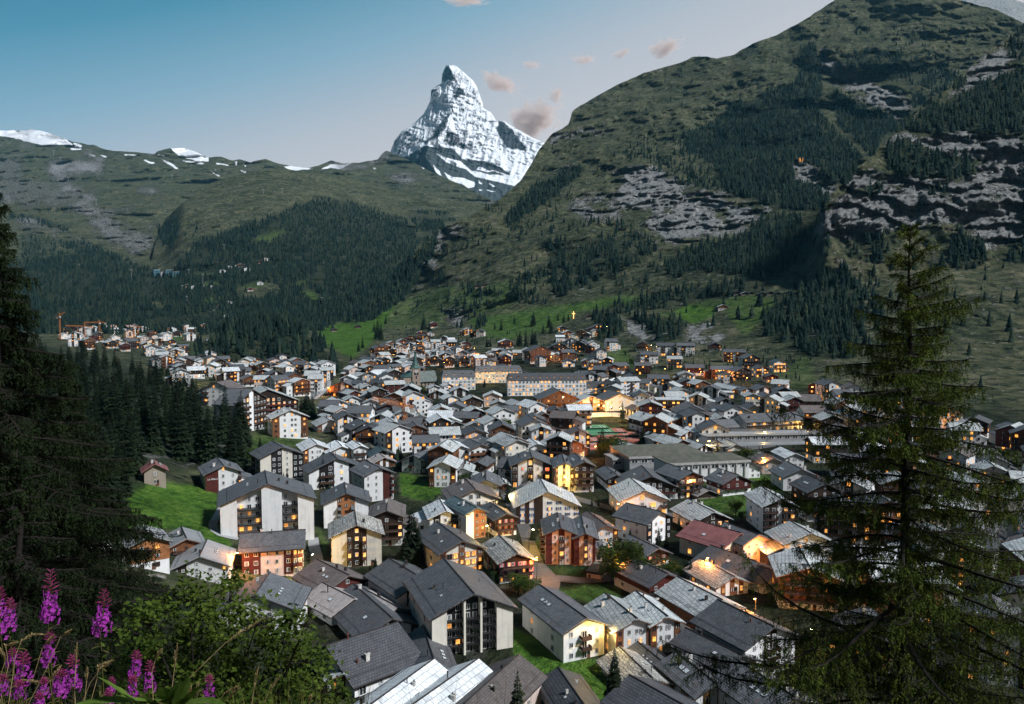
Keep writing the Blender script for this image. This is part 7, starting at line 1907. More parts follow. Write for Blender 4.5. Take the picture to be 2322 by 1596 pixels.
# bushes and young trees among the houses
SHRUBS = [(p, .5) for p in ([(900, 745), (1000, 735), (1100, 760), (1000, 790), (880, 790)], [(1420, 770), (1520, 760), (1700, 790), (1840, 800), (1820, 870), (1500, 850), (1400, 850)], [(1060, 770), (1290, 745), (1280, 790), (1100, 800)])]
GARDENS = [(q[0], .8) for q in FILL] + [([(700, 1000), (1000, 960), (1450, 1000), (1800, 1010), (1850, 1300), (1750, 1590), (950, 1590), (700, 1300)], .8)]
forest('garden_bushes', GARDENS, 6.5, 'dark bushes and small trees between the houses', .6, 16, 4200, houses=True)
forest('bushes', SHRUBS, 6, 'low bushes on the banks above the houses', .5, 6, 500)
_m = new_mat('x')

# ------------------------------------------------------------------ countable conifers: six shapes, shared
def spray_tree(seed, n=1500, r0=.17, droop=.45, gap=.04):
    """crown of drooping sprays inside a unit-height cone"""
    g = np.random.default_rng(seed)
    t = g.uniform(0, 1, n) ** 1.25
    lv = 26; t = (np.floor(t * lv) + g.uniform(.1, .75, n)) / lv        # whorls
    side = 1 + .22 * np.sin(np.floor(t * lv) * 2.4 + seed)
    R_ = r0 * (1 - t) ** .85 * side * g.uniform(.62, 1.08, n) + .006
    a = g.uniform(0, 2 * np.pi, n)
    L = R_ * g.uniform(.45, .8, n)
    z = gap + (1 - gap) * t
    ca, sa = np.cos(a), np.sin(a)
    dr = droop * g.uniform(.5, 1.3, n) * (1 - .9 * t)
    w = L * g.uniform(.16, .34, n)
    o = np.stack([ca, sa, 0 * a], -1); s_ = np.stack([-sa, ca, 0 * a], -1); up = np.array([0, 0, 1.0])
    c0 = o * (R_ - L)[:, None] + up * (z + .0)[:, None]
    tip = o * R_[:, None] + up * (z - dr * L + .25 * L * t)[:, None]
    mid = (c0 * .45 + tip * .55) + up * (.10 * L)[:, None]
    tw = g.uniform(-.9, .9, n)[:, None]
    l = mid + s_ * w[:, None] - up * (w[:, None] * (.5 + tw * .6)); r = mid - s_ * w[:, None] - up * (w[:, None] * (.5 - tw * .6))
    V = np.stack([c0, l, tip, r], 1).reshape(-1, 3)
    b = np.arange(n)[:, None] * 4
    Fc = np.concatenate([b + np.array([[0, 1, 2]]), b + np.array([[0, 2, 3]])])
    top = np.array([[.006, 0, .97], [-.006, .004, .97], [0, -.006, .97], [0, 0, 1.03]]); k = len(V)
    V = np.concatenate([V, top]); Fc = np.concatenate([Fc, [[k, k + 1, k + 3], [k + 1, k + 2, k + 3], [k + 2, k, k + 3]]])
    return mesh_np('crown', V, Fc)
_tb = MB(); _tb.tube([(0, 0, -.06), (0, 0, .5), (0, 0, .96)], [.014, .009, .002], 7)
TRUNK = _tb.mesh('trunk', [M['bark']], True)
CROWNS = [spray_tree(i, 2100, r, d) for i, (r, d) in enumerate(((.17, .5), (.20, .7), (.14, .4), (.23, .8), (.18, .9), (.155, .6)))]
for c in CROWNS: c.materials.append(M['spruce'])
CROWN_LIT = CROWNS[1].copy(); CROWN_LIT.materials.clear(); CROWN_LIT.materials.append(M['larch'])  # yellow lamp light on one conifer, put into its needle colour
trg = random.Random(3)
def conifer(p, h, label=None, group=None, crown=None, name='spruce'):
    o = empty(name, p, trg.uniform(0, 6.28), label, 'tree', group)
    w = trg.uniform(.85, 1.2) * h
    o.scale = (w, w, h)
    link('trunk', TRUNK, o); link('crown', crown or CROWNS[trg.randrange(6)], o)
    return o
# the wood on the left
WOOD = [(-60, 800), (100, 790), (200, 815), (330, 850), (420, 900), (500, 960), (560, 1010), (560, 1085), (500, 1075), (440, 1050), (330, 1075), (290, 1120), (230, 1180), (150, 1240), (-60, 1340)]
got = []
for tr in range(6000):
    if len(got) >= 215: break
    px, py = trg.uniform(-60, 570), trg.uniform(800, 1340)
    if poly_sd(np.array([px]), np.array([py]), WOOD)[0] < 0: continue
    if poly_sd(np.array([px]), np.array([py]), [(300, 1060), (390, 1060), (390, 1130), (300, 1130)])[0] > 0: continue
    g = gnd(px, py)
    if any((g - q).length < 4.2 + g.y * .006 for q in got): continue
    if any(math.hypot(g.x - hx, g.y - hy) < hr + 2 for hx, hy, hr in HOUSES): continue
    got.append(g)
    conifer(g, trg.uniform(15, 25), 'tall dark spruce in the dense wood on the left slope', 'spruces of the left wood')
# single trees among the houses: crop, x, y of the foot, height in crop pixels, kind
def leafy_mesh(seed, n=2600, mat='leaf'):
    g = np.random.default_rng(seed)
    nb = 13
    cen = np.stack([g.normal(0, .17, nb), g.normal(0, .17, nb), g.uniform(.38, .84, nb)], -1)
    rad = g.uniform(.13, .24, nb)
    k = g.integers(0, nb, n)
    d = g.normal(size=(n, 3)); d /= np.linalg.norm(d, axis=1)[:, None]
    p = cen[k] + d * (rad[k] * g.uniform(.55, 1.05, n))[:, None]
    nrm = d + g.normal(0, .6, (n, 3)); nrm /= np.linalg.norm(nrm, axis=1)[:, None]
    a = np.cross(nrm, np.array([0.3, .2, 1.0])); a /= np.linalg.norm(a, axis=1)[:, None] + 1e-6
    b = np.cross(nrm, a); s = g.uniform(.014, .034, n)[:, None]
    V = np.stack([p - a * s, p + b * s * .6, p + a * s, p - b * s * .6], 1).reshape(-1, 3)
    me = mesh_np('crown', V, np.arange(4 * n).reshape(-1, 4)); me.materials.append(M[mat])
    return me
_tb = MB(); _tb.tube([(0, 0, -.05), (.01, 0, .3), (0, .02, .7)], [.022, .016, .006], 7)
for q in range(5): _tb.tube([(0, 0, .22 + q * .07), (.12 * math.cos(q * 2.4), .12 * math.sin(q * 2.4), .42 + q * .07)], [.009, .003], 5)
LTRUNK = _tb.mesh('trunk', [M['bark']], True)
LEAFY = [leafy_mesh(i) for i in range(4)] + [leafy_mesh(9, 2600, 'limeleaf')]
TREES = [('a', 730, 545, 350, 's'), ('a', 1690, 500, 340, 'w'), ('a', 1315, 415, 130, 's'), ('a', 230, 1175, 330, 's'), ('a', 2230, 1400, 185, 's'), ('a', 2170, 1400, 120, 's'), ('a', 2070, 760, 80, 's'), ('a', 1300, 1600, 240, 'w'), ('a', 1400, 1610, 150, 's'), ('a', 960, 1510, 110, 's'), ('a', 880, 1530, 100, 's'),
 ('b', 400, 1130, 610, 'w'), ('b', 470, 1150, 440, 'w'), ('b', 330, 1150, 380, 's'), ('b', 1460, 525, 215, 'y'), ('b', 1310, 590, 190, 's'), ('b', 1390, 500, 260, 's'), ('b', 930, 330, 140, 'l'), ('b', 1000, 330, 150, 's'), ('b', 1840, 400, 190, 's'), ('b', 1620, 360, 180, 's'), ('b', 1720, 390, 150, 's'), ('b', 1230, 450, 80, 's'), ('b', 740, 1200, 235, 's'), ('b', 830, 1210, 250, 's'), ('b', 910, 1190, 220, 's'),
 ('b', 1120, 1300, 165, 's'), ('b', 1220, 1340, 300, 's'), ('b', 1290, 1330, 260, 's'), ('b', 1500, 1480, 260, 'l'), ('b', 1560, 1440, 200, 'l'), ('b', 1700, 1530, 110, 's'), ('b', 1650, 900, 190, 's'), ('b', 2010, 510, 80, 's'), ('b', 2260, 540, 90, 's'), ('b', 30, 1270, 195, 's'), ('b', 1900, 430, 100, 's'), ('b', 1240, 1330, 150, 'l'),
 ('c', 585, 790, 165, 's'), ('c', 880, 840, 230, 's'), ('c', 960, 840, 225, 's'), ('c', 1090, 660, 170, 's'), ('c', 1680, 510, 180, 'l'), ('c', 1860, 490, 175, 's'), ('c', 1740, 560, 110, 'l'), ('c', 1210, 1190, 250, 's'), ('c', 1290, 1210, 190, 's'), ('c', 1660, 1210, 210, 's'), ('c', 1800, 1220, 250, 's'), ('c', 1920, 1215, 200, 's'), ('c', 1300, 330, 130, 's'), ('c', 260, 410, 100, 's'), ('c', 190, 410, 80, 's'),
 ('c', 500, 1210, 480, 'l'), ('c', 625, 1190, 430, 'l'), ('c', 400, 1220, 260, 'l'), ('c', 1010, 1130, 160, 'l'), ('c', 1110, 1150, 130, 'l'), ('c', 1940, 400, 100, 's'),
 ('e', 1110, 1660, 690, 'w'), ('e', 110, 2400, 1230, 's'), ('e', 300, 510, 110, 's'), ('d', 850, 275, 205, 's'), ('d', 800, 275, 120, 's'), ('d', 1740, 1000, 370, 'l'), ('d', 2280, 1580, 300, 's'), ('d', 60, 640, 300, 's'), ('d', 120, 660, 200, 's'),
 ('g', 700, 1345, 160, 's'), ('g', 930, 1250, 215, 'w'), ('g', 895, 1250, 180, 's'), ('g', 965, 1250, 150, 's'), ('g', 1075, 1340, 100, 'l'), ('g', 340, 840, 185, 's'), ('g', 270, 960, 150, 's'), ('g', 390, 970, 120, 's'), ('g', 600, 740, 120, 's'), ('g', 690, 760, 160, 's'), ('g', 930, 700, 110, 'l'), ('g', 885, 760, 80, 'l'), ('g', 1430, 700, 90, 's'), ('g', 2260, 670, 180, 's'), ('g', 2195, 660, 150, 's'), ('g', 1550, 1010, 90, 's'), ('g', 1610, 1140, 170, 'l'), ('g', 1570, 1140, 140, 'l'), ('g', 1730, 1090, 100, 's'), ('g', 1480, 990, 80, 's'), ('g', 1640, 1000, 90, 'l'),
 ('g', 1740, 340, 145, 's'), ('g', 1790, 345, 170, 's'), ('g', 1845, 330, 150, 's'), ('g', 1870, 330, 130, 's'), ('g', 1720, 330, 100, 's'), ('g', 1855, 165, 140, 'w'), ('g', 1690, 145, 80, 's'), ('g', 1575, 205, 110, 's'), ('g', 1520, 195, 70, 's'), ('g', 2120, 140, 90, 's'), ('g', 2160, 120, 70, 's'), ('g', 2070, 120, 80, 's'), ('g', 1990, 180, 120, 's'), ('g', 1940, 230, 90, 's'), ('g', 2010, 230, 110, 's'), ('g', 1450, 350, 100, 's'), ('g', 1480, 350, 80, 's'), ('g', 500, 280, 190, 's'), ('g', 530, 290, 160, 's'), ('g', 470, 220, 100, 's'), ('g', 570, 150, 80, 's'), ('g', 335, 390, 90, 's'), ('g', 370, 360, 110, 's'), ('g', 270, 470, 60, 's'), ('g', 900, 200, 150, 'w'), ('g', 950, 240, 130, 's'), ('g', 1280, 350, 110, 's'), ('g', 660, 70, 60, 's'),
 ('h', 540, 970, 165, 's'), ('h', 365, 1300, 260, 'w'), ('h', 330, 1300, 200, 's'), ('h', 480, 1300, 180, 'l'), ('h', 420, 1320, 200, 'l'), ('h', 520, 1400, 120, 'l'), ('h', 720, 1190, 160, 'w'), ('h', 790, 1195, 165, 'w'), ('h', 860, 1190, 110, 's'), ('h', 1370, 1300, 150, 's'), ('h', 150, 680, 160, 's'), ('h', 235, 680, 130, 's'), ('h', 485, 700, 110, 's'), ('h', 970, 550, 80, 's'), ('h', 390, 460, 90, 's'), ('h', 940, 420, 70, 's'), ('h', 1140, 430, 60, 's'), ('h', 1300, 530, 80, 's'), ('h', 1335, 610, 90, 's'), ('h', 720, 960, 130, 's'), ('h', 930, 1420, 70, 'l'), ('h', 1560, 1350, 110, 'l'), ('h', 1620, 1350, 130, 'l'), ('h', 1990, 1550, 120, 'l'), ('h', 1700, 1600, 90, 'l'), ('h', 620, 510, 60, 'l'), ('h', 570, 420, 40, 'l'),
 ('f', 1250, 1230, 300, 'w'), ('f', 1350, 1210, 280, 'w'), ('f', 1840, 1100, 220, 'w'), ('f', 1880, 1090, 180, 's'), ('f', 1800, 1090, 150, 's'), ('f', 950, 870, 120, 's'), ('f', 900, 690, 65, 's'), ('f', 1010, 880, 100, 's'), ('f', 830, 800, 120, 'w'), ('f', 790, 790, 90, 's'), ('f', 1960, 1140, 135, 's'), ('f', 1820, 870, 120, 'w'), ('f', 1850, 880, 130, 's'), ('f', 1890, 880, 110, 's'), ('f', 1330, 700, 60, 's'), ('f', 1290, 690, 50, 's'), ('f', 2040, 740, 90, 's'), ('f', 2000, 720, 80, 's'), ('f', 2060, 780, 60, 's'), ('f', 730, 640, 60, 's'), ('f', 1500, 1350, 130, 's'), ('f', 1430, 1420, 110, 'l'), ('f', 1560, 1180, 60, 'l')]
tb = {}
for cr_, x, y, hp, kd in TREES:
    ox, oy, s = CROP[cr_]; px, py = ox + s * x, oy + s * y
    q = surf(px, py)[0]; g = Vector(q); h = max(2.0, hp * s * g.y / F)
    if kd == 'l':
        o = empty('broadleaf_tree', g, trg.uniform(0, 6.28)); w = h * trg.uniform(1.15, 1.5); o.scale = (w, w, h)
        link('trunk', LTRUNK, o); link('crown', LEAFY[trg.randrange(4)], o); nm = 'round-crowned leafy tree'
    else:
        cr2 = CROWN_LIT if kd == 'y' else CROWNS[trg.choice((1, 3))] if kd == 'w' else CROWNS[trg.choice((0, 2, 4, 5))]
        o = conifer(g, h, crown=cr2, name='spruce'); nm = 'yellow-lit conifer' if kd == 'y' else 'broad dark spruce' if kd == 'w' else 'slim dark spruce' if h > 7 else 'small young spruce'
    pl, dd = place_of(px, py)
    tb.setdefault((nm, pl), []).append((dd, o))
for (nm, pl), L in tb.items():
    L.sort(key=lambda q: q[0])
    for i, (d, o) in enumerate(L):
        tag(o, f'{nm}, {ORD[min(i, 11)]} such {pl}' if len(L) > 1 else f'{nm} {pl}', 'tree', 'trees among the houses')
# ------------------------------------------------------------------ trees and plants close to the viewpoint
def near_conifer(name, label, base, top, prof, nb, seed, mat, strand, up_top=3.5, gap=.075, tri=(.020, .055), zlow=None, sub=1.0, trunk_r=.22, wild=0.0):
    g = np.random.default_rng(seed)
    base = Vector(base); top = Vector(top); Ht = top.z - base.z
    root = empty(name, base, 0, label, 'tree')
    b = MB()
    off = top - base
    n = 14
    b.tube([(off.x * i / n + .05 * math.sin(i * 1.3), off.y * i / n + .05 * math.cos(i), Ht * i / n - (.5 if i == 0 else 0)) for i in range(n + 1)], [trunk_r * (1 - i / n) ** .8 + .012 for i in range(n + 1)], 8)
    b.build('trunk', M['bark'], root, True)
    tw = MB()
    SO, SD, SL = [], [], []
    def strands(p0, p1, d, n, main):
        t = g.uniform(0, 1, n)[:, None]
        o = p0 + (p1 - p0) * t
        young = np.clip(1 - d / up_top, 0, 1)
        hang = np.array([0, 0, -1.0]) + g.normal(0, .28, (n, 3))
        free = g.normal(0, 1, (n, 3)) + np.array([0, 0, .25]) + (p1 - p0) / (np.linalg.norm(p1 - p0) + 1e-6) * .8
        dv = hang * (1 - young) + free * young
        dv /= np.linalg.norm(dv, axis=1)[:, None]
        L = strand * g.uniform(.25, 1.0, n) ** 1.3 * (1 - .72 * young) * (1.0 if main else .8)
        SO.append(o); SD.append(dv); SL.append(L)
    zmin = zlow if zlow is not None else Ht * .12
    for q in range(nb):
        u = (q + g.uniform(0, 1)) / nb
        d = .12 + (Ht - zmin) * u ** 1.0
        z = Ht - d
        a = q * 2.399 + g.uniform(-.5, .5)
        L = prof(d) * (g.uniform(.62, 1.12) if not wild else g.uniform(.38, 1.18))
        yg = math.exp(-d / up_top)
        e0 = .75 * yg + .10 * (1 - yg); dr = .10 * yg + (.52 + wild * g.uniform(-.1, .22)) * (1 - yg); u3 = (.30 + wild * g.uniform(.0, .30)) * (1 - yg)
        k = 7
        da = g.uniform(-.25, .25) * (1 + wild)
        pts = []
        for i in range(k + 1):
            s_ = i / k
            aa = a + da * s_
            pts.append(np.array([off.x * z / Ht + math.cos(aa) * L * s_, off.y * z / Ht + math.sin(aa) * L * s_, z + L * (e0 * s_ - dr * s_ ** 2 + u3 * s_ ** 3)]))
        tw.tube([tuple(p) for p in pts], [.012 + .011 * L * (1 - i / k) for i in range(k + 1)], 5, 0, False)
        for i in range(k):
            ln = np.linalg.norm(pts[i + 1] - pts[i])
            strands(pts[i], pts[i + 1], d, max(1, int(ln / gap)), True)
            if i < 1: continue
            for sg in (-1, 1):
                for rep in range(2 if sub > .9 else 1):
                    f = g.uniform(0, 1); p0 = pts[i] + (pts[i + 1] - pts[i]) * f
                    sl = (.10 * L + .34 * L * (1 - (i + f) / k)) * g.uniform(.5, 1.1) * sub
                    ab = a + da + sg * g.uniform(.6, 1.1)
                    p1 = p0 + np.array([math.cos(ab) * sl, math.sin(ab) * sl, sl * (.25 * yg - .22 * (1 - yg))])
                    pm = (p0 + p1) / 2 + np.array([0, 0, .05 * sl])
                    tw.tube([tuple(p0), tuple(pm), tuple(p1)], [.011, .008, .004], 3, 0, False)
                    strands(p0, pm, d, max(1, int(sl / 2 / gap)), False); strands(pm, p1, d, max(1, int(sl / 2 / gap)), False)
    tw.build('branches', M['bark'], root)
    O = np.concatenate(SO); D = np.concatenate(SD); L = np.concatenate(SL)
    cnt = np.maximum(2, np.ceil(L / .042).astype(int))
    i = np.repeat(np.arange(len(O)), cnt)
    j = np.arange(len(i)) - np.repeat(np.cumsum(cnt) - cnt, cnt)
    t = (j / cnt[i])[:, None]
    P = O[i] + D[i] * (L[i][:, None] * t) + np.array([0, 0, -1]) * (t ** 2 * L[i][:, None] * .15)
    rd = g.normal(0, 1, (len(i), 3)); rd -= D[i] * (rd * D[i]).sum(1)[:, None]; rd /= np.linalg.norm(rd, axis=1)[:, None]
    fw = D[i] * .75 + rd * .75
    sd = np.cross(fw, g.normal(0, 1, (len(i), 3))); sd /= np.linalg.norm(sd, axis=1)[:, None]
    w, l = tri
    w = w * g.uniform(.6, 1.3, len(i))[:, None]; l = l * g.uniform(.6, 1.3, len(i))[:, None]
    V = np.stack([P - sd * w * .5, P + sd * w * .5, P + fw * l], 1).reshape(-1, 3)
    me = mesh_np('needles', V, np.arange(len(V)).reshape(-1, 3))
    link('needles', me, root, M[mat])
    print(name, 'needle faces', len(i))
    return root
tp = pos(2066, 506, 30.0)
near_conifer('larch', 'tall foreground larch with drooping twigs and yellow-green top, right of the village', (tp[0] + .25, tp[1], hill_z(0, tp[1])), tuple(tp),
    lambda d: .15 + (.60 * d if d < 4.8 else 2.9 + .40 * (d - 4.8)), 145, 5, 'larch', .66, up_top=3.4, gap=.056, tri=(.034, .085), wild=1.0, trunk_r=.27)
tp = pos(-18, 440, 25.0)
near_conifer('spruce', 'dark foreground spruce with long drooping boughs at the left edge', (tp[0] - .2, tp[1], hill_z(0, tp[1])), tuple(tp),
    lambda d: .22 + (.36 * d if d < 5 else 1.8 + .50 * (d - 5)), 170, 8, 'nearspruce', .60, up_top=1.0, gap=.046, tri=(.042, .085), trunk_r=.25)
tp = pos(150, 820, 36.0)
near_conifer('spruce', 'second dark spruce just behind the big one at the left edge', (tp[0] - .2, tp[1], hill_z(0, tp[1]) + 2), tuple(tp),
    lambda d: .25 + .42 * d, 130, 12, 'nearspruce', .6, up_top=.8, gap=.07, tri=(.05, .10), trunk_r=.22, zlow=3)
tp = pos(40, 1020, 20.0)
near_conifer('spruce', 'lower dark spruce filling the bottom left corner behind the flowers', (tp[0] - .2, tp[1], hill_z(0, tp[1])), tuple(tp),
    lambda d: .25 + .46 * d, 100, 15, 'nearspruce', .45, up_top=.8, gap=.06, tri=(.036, .075), trunk_r=.18, zlow=.5)

# ---- leafy shrub
def shrub():
    g = np.random.default_rng(4)
    Y0 = 15.0
    blobs = [(300, 1480, 45), (340, 1420, 62), (430, 1365, 66), (520, 1365, 56), (470, 1470, 95), (580, 1420, 58), (640, 1460, 56), (600, 1540, 90), (690, 1500, 56), (360, 1540, 85), (480, 1590, 95), (730, 1570, 50), (690, 1420, 36), (670, 1600, 60), (290, 1600, 70), (740, 1640, 60), (560, 1650, 100), (400, 1650, 90)]
    base = Vector((pos(500, 1600, Y0)[0], Y0, hill_z(0, Y0)))
    root = empty('alder_shrub', base, 0, 'large leafy green shrub on the near slope below the metal-roofed house', 'shrub')
    st = MB(); V = []
    for bx, by, br in blobs:
        c = pos(bx, by, Y0 + g.uniform(-1.2, 1.2)); r = br * Y0 / F * 1.05
        m = [(0, 0, -.3), tuple((Vector(c) - base) * .45 + Vector((g.uniform(-.3, .3), 0, .1))), tuple(Vector(c) - base)]
        st.tube(m, [.06, .035, .008], 5, 0, False)
        n = int(520 * (br / 60) ** 2)
        for tq in range(14):
            d = g.normal(size=3); d /= np.linalg.norm(d); d[2] = abs(d[2]) * .8
            e = np.array(c) + d * r * g.uniform(.7, 1.1)
            st.tube([tuple(Vector(c) - base), tuple(Vector(e) - base)], [.010, .003], 3, 0, False)
        # leaves gathered on twigs
        nt = max(8, n // 16)
        d = g.normal(size=(nt, 3)); d /= np.linalg.norm(d, axis=1)[:, None]
        tc = np.array(c) + d * (r * g.uniform(.35, 1.12, nt) ** .7)[:, None]
        k = g.integers(0, nt, n)
        p = tc[k] + g.normal(0, .11, (n, 3))
        nr = np.array([0, -.25, 1.0]) + g.normal(0, .55, (n, 3)); nr /= np.linalg.norm(nr, axis=1)[:, None]
        a = np.cross(nr, g.normal(size=(n, 3))); a /= np.linalg.norm(a, axis=1)[:, None]; b = np.cross(nr, a)
        s = g.uniform(.030, .064, n)[:, None]
        V.append(np.stack([p - a * s * 1.1, p + b * s * .62 - a * s * .1, p + a * s * 1.25, p - b * s * .62 - a * s * .1], 1) - np.array(base))
    V = np.concatenate(V).reshape(-1, 3)
    st.build('stems', M['bark'], root)
    link('leaves', mesh_np('leaves', V, np.arange(len(V)).reshape(-1, 4)), root, M['limeleaf'])
shrub()

# ---- fireweed, dry grasses and broad weeds at the lookout
M['petal'] = leaf_mat('fireweed_petal', (0.26, 0.020, 0.28), (0.52, 0.075, 0.50), .3, .3, 30)
M['bud'] = leaf_mat('fireweed_bud', (0.20, 0.02, 0.08), (0.34, 0.05, 0.16), .2, .3, 30)
M['stem'] = leaf_mat('green_stem', (0.05, 0.06, 0.015), (0.13, 0.10, 0.03), .1, .3, 10)
M['straw'] = leaf_mat('dry_straw', (0.26, 0.19, 0.08), (0.50, 0.38, 0.20), .25, .3, 20)
M['weed'] = leaf_mat('weed_leaf', (0.05, 0.10, 0.012), (0.15, 0.22, 0.04), .3, .2, 12)
nrg = np.random.default_rng(21)
def leafblade(b, p, d, L, w, m=0, n=5, droop=.35):
    p = np.array(p); d = np.array(d) / np.linalg.norm(d)
    s = np.cross(d, [0, 0, 1.0]); s /= np.linalg.norm(s) + 1e-6
    prev = None
    for i in range(n + 1):
        t = i / n; c = p + d * L * t - np.array([0, 0, droop * L * t * t]); q = w * math.sin(math.pi * min(1, .08 + .92 * t)) * (1 if i < n else .05) * (1.15 if i % 2 else .92)
        l, r = c + s * q + np.array([0, 0, .25 * q]), c - s * q + np.array([0, 0, .25 * q])
        if prev is not None:
            b.face([prev[0], prev[2], c, l], m); b.face([prev[2], prev[1], r, c], m)
        prev = (l, r, c)
FW = [(360, 640, 800, 1000, 140, 280, 4.6), (740, 780, 900, 1090, 130, 640, 4.8), (70, 845, 920, 1050, 105, 40, 4.3), (2, 760, 850, 1110, 90, 10, 4.1), (355, 1090, 1150, 1310, 105, 300, 4.4), (165, 1230, 1310, 1430, 130, 150, 4.2), (430, 1360, 1400, 1520, 120, 420, 4.2), (515, 1250, 1325, 1480, 120, 500, 4.4),
      (970, 1220, 1280, 1400, 100, 940, 4.3), (1065, 1290, 1370, 1490, 95, 1040, 4.3), (945, 1400, 1440, 1540, 95, 930, 4.0), (1490, 1390, 1440, 1580, 90, 1480, 4.2), (770, 1490, 1540, 1600, 80, 760, 3.9), (795, 1405, 1450, 1500, 70, 780, 4.3), (90, 1200, 1250, 1310, 90, 60, 4.6), (20, 1390, 1430, 1510, 90, 10, 3.9), (135, 1430, 1470, 1540, 100, 120, 3.9), (310, 1410, 1450, 1530, 80, 310, 4.0), (280, 1520, 1560, 1610, 90, 260, 3.8)]
for i, (x, yb, y0, y1, w, xb, Y) in enumerate(FW):
    X = lambda cx, cy: Vector(pos(.3182 * cx, 1088.3 + .3182 * cy, Y))
    tip, t0, t1 = X(x, yb), X(x, y0), X(x + (xb - x) * .25, y1)
    base = Vector((X(xb, 1600).x, Y + .1, hill_z(0, Y) - .02))
    root = empty('fireweed', base, 0, None, 'flower', 'fireweed by the lookout')
    tag(root, f'fireweed spike with magenta blossoms, {["tallest, top of the left cluster", "tall and lone beside the leafy shrub", "at the left edge below the spruce boughs", "cut off by the left edge of the view", "middle of the left cluster, under the tallest", "low broad one at the lower left", "squat one left of the paired lower spikes", "right one of the paired lower spikes", "taller one left of the big weed leaves", "leaning right one above the big weed leaves", "lower one just above the big weed leaves", "small lone one right of the big weed leaves", "at the bottom edge left of the weed leaves", "small one with mostly buds left of the weed leaves", "small pale one high at the left edge", "lowest at the left edge corner", "small one under the low broad spike", "small one between the low spikes", "at the bottom edge under the paired spikes"][i]}')
    b = MB(); pts = [Vector((0, 0, 0)), (t1 - base) * .55 + Vector((.02, 0, .03)), t1 - base, t0 - base, tip - base]
    b.tube(pts, [.005, .004, .0035, .0025, .001], 5)
    for q in range(14):
        t = nrg.uniform(.25, .95); p = (t1 - base) * t; a = nrg.uniform(0, 6.28)
        leafblade(b, p, (math.cos(a), math.sin(a), .35), nrg.uniform(.06, .11), .007, 0, 4)
    b.build('stem', M['stem'], root)
    b = MB(); ax = t0 - t1; rw = w * .3182 * Y / F * .66
    n = int(9 + ax.length * 105)
    for q in range(n):
        t = (q + .5) / n; a = q * 2.4 + nrg.uniform(-.3, .3); rr = rw * (1.05 - .5 * t) * nrg.uniform(.55, 1.15)
        d = Vector((math.cos(a), math.sin(a), .05 - .25 * (1 - t))); c = (t1 - base) + ax * t + d * rr * .72
        e1 = Vector((-math.sin(a), math.cos(a), 0)); e2 = d.cross(e1)
        s_ = rw * .36 * nrg.uniform(.7, 1.15) * (1.1 - .4 * t)
        for k in range(4):
            th = k * math.pi / 2 + .4 + nrg.uniform(-.2, .2); u = (e1 * math.cos(th) + e2 * math.sin(th)); v = (e1 * -math.sin(th) + e2 * math.cos(th))
            b.face([c, c + u * s_ * .7 + v * s_ * .42 + d * s_ * .25, c + u * s_ * 1.05 + d * s_ * .15, c + u * s_ * .7 - v * s_ * .42 + d * s_ * .25])
    b.build('blossoms', M['petal'], root)
    b = MB()
    for q in range(26):
        t = q / 26; a = q * 2.4; p = (t0 - base).lerp(tip - base, t); d = Vector((math.cos(a), math.sin(a), .25 + .5 * t)); L = rw * (.75 - .5 * t)
        b.tube([p, p + d * L * .6, p + d * L], [.0012, .0032 * (1 - .5 * t), .001], 4)
    b.build('buds', M['bud'], root)
def stalk(pts, head, label, Y=4.2, r=.0022, hw=.010):
    P = [Vector(pos(.3182 * x, 1088.3 + .3182 * y, Y)) for x, y in pts]
    base = P[0].copy()
    root = empty('grass_stalk', base, 0, label, 'grass stalk', 'dry grass stalks')
    b = MB(); q = [p - base for p in P]
    foot = Vector((0, .05, hill_z(0, Y) - base.z))
    b.tube([foot] + q, [r * 1.2] + [r * (1 - .5 * i / len(q)) for i in range(len(q))], 4)
    b.build('stem', M['straw'], root)
    b = MB(); n = len(q) - 1; tot = 70
    for i in range(tot):
        t = head + (1 - head) * i / tot; k = min(int(t * n), n - 1); f = t * n - k
        p = q[k].lerp(q[k + 1], f); d = (q[k + 1] - q[k]).normalized()
        e = Vector(nrg.normal(0, 1, 3)); e = (e - d * e.dot(d)).normalized(); wv = hw * math.sin(math.pi * (.1 + .85 * (i / tot)))
        s_ = d.cross(e) * .0022
        b.face([p - s_, p + s_, p + d * .014 + e * wv + s_ * .6, p + d * .016 + e * wv - s_ * .6])
    b.build('seed_head', M['straw'], root)
stalk([(1310, 1450), (1450, 1310), (1600, 1165), (1720, 1080), (1890, 978)], .5, 'long dry grass stalk leaning far right across the leafy shrub', 4.2, .003, .013)
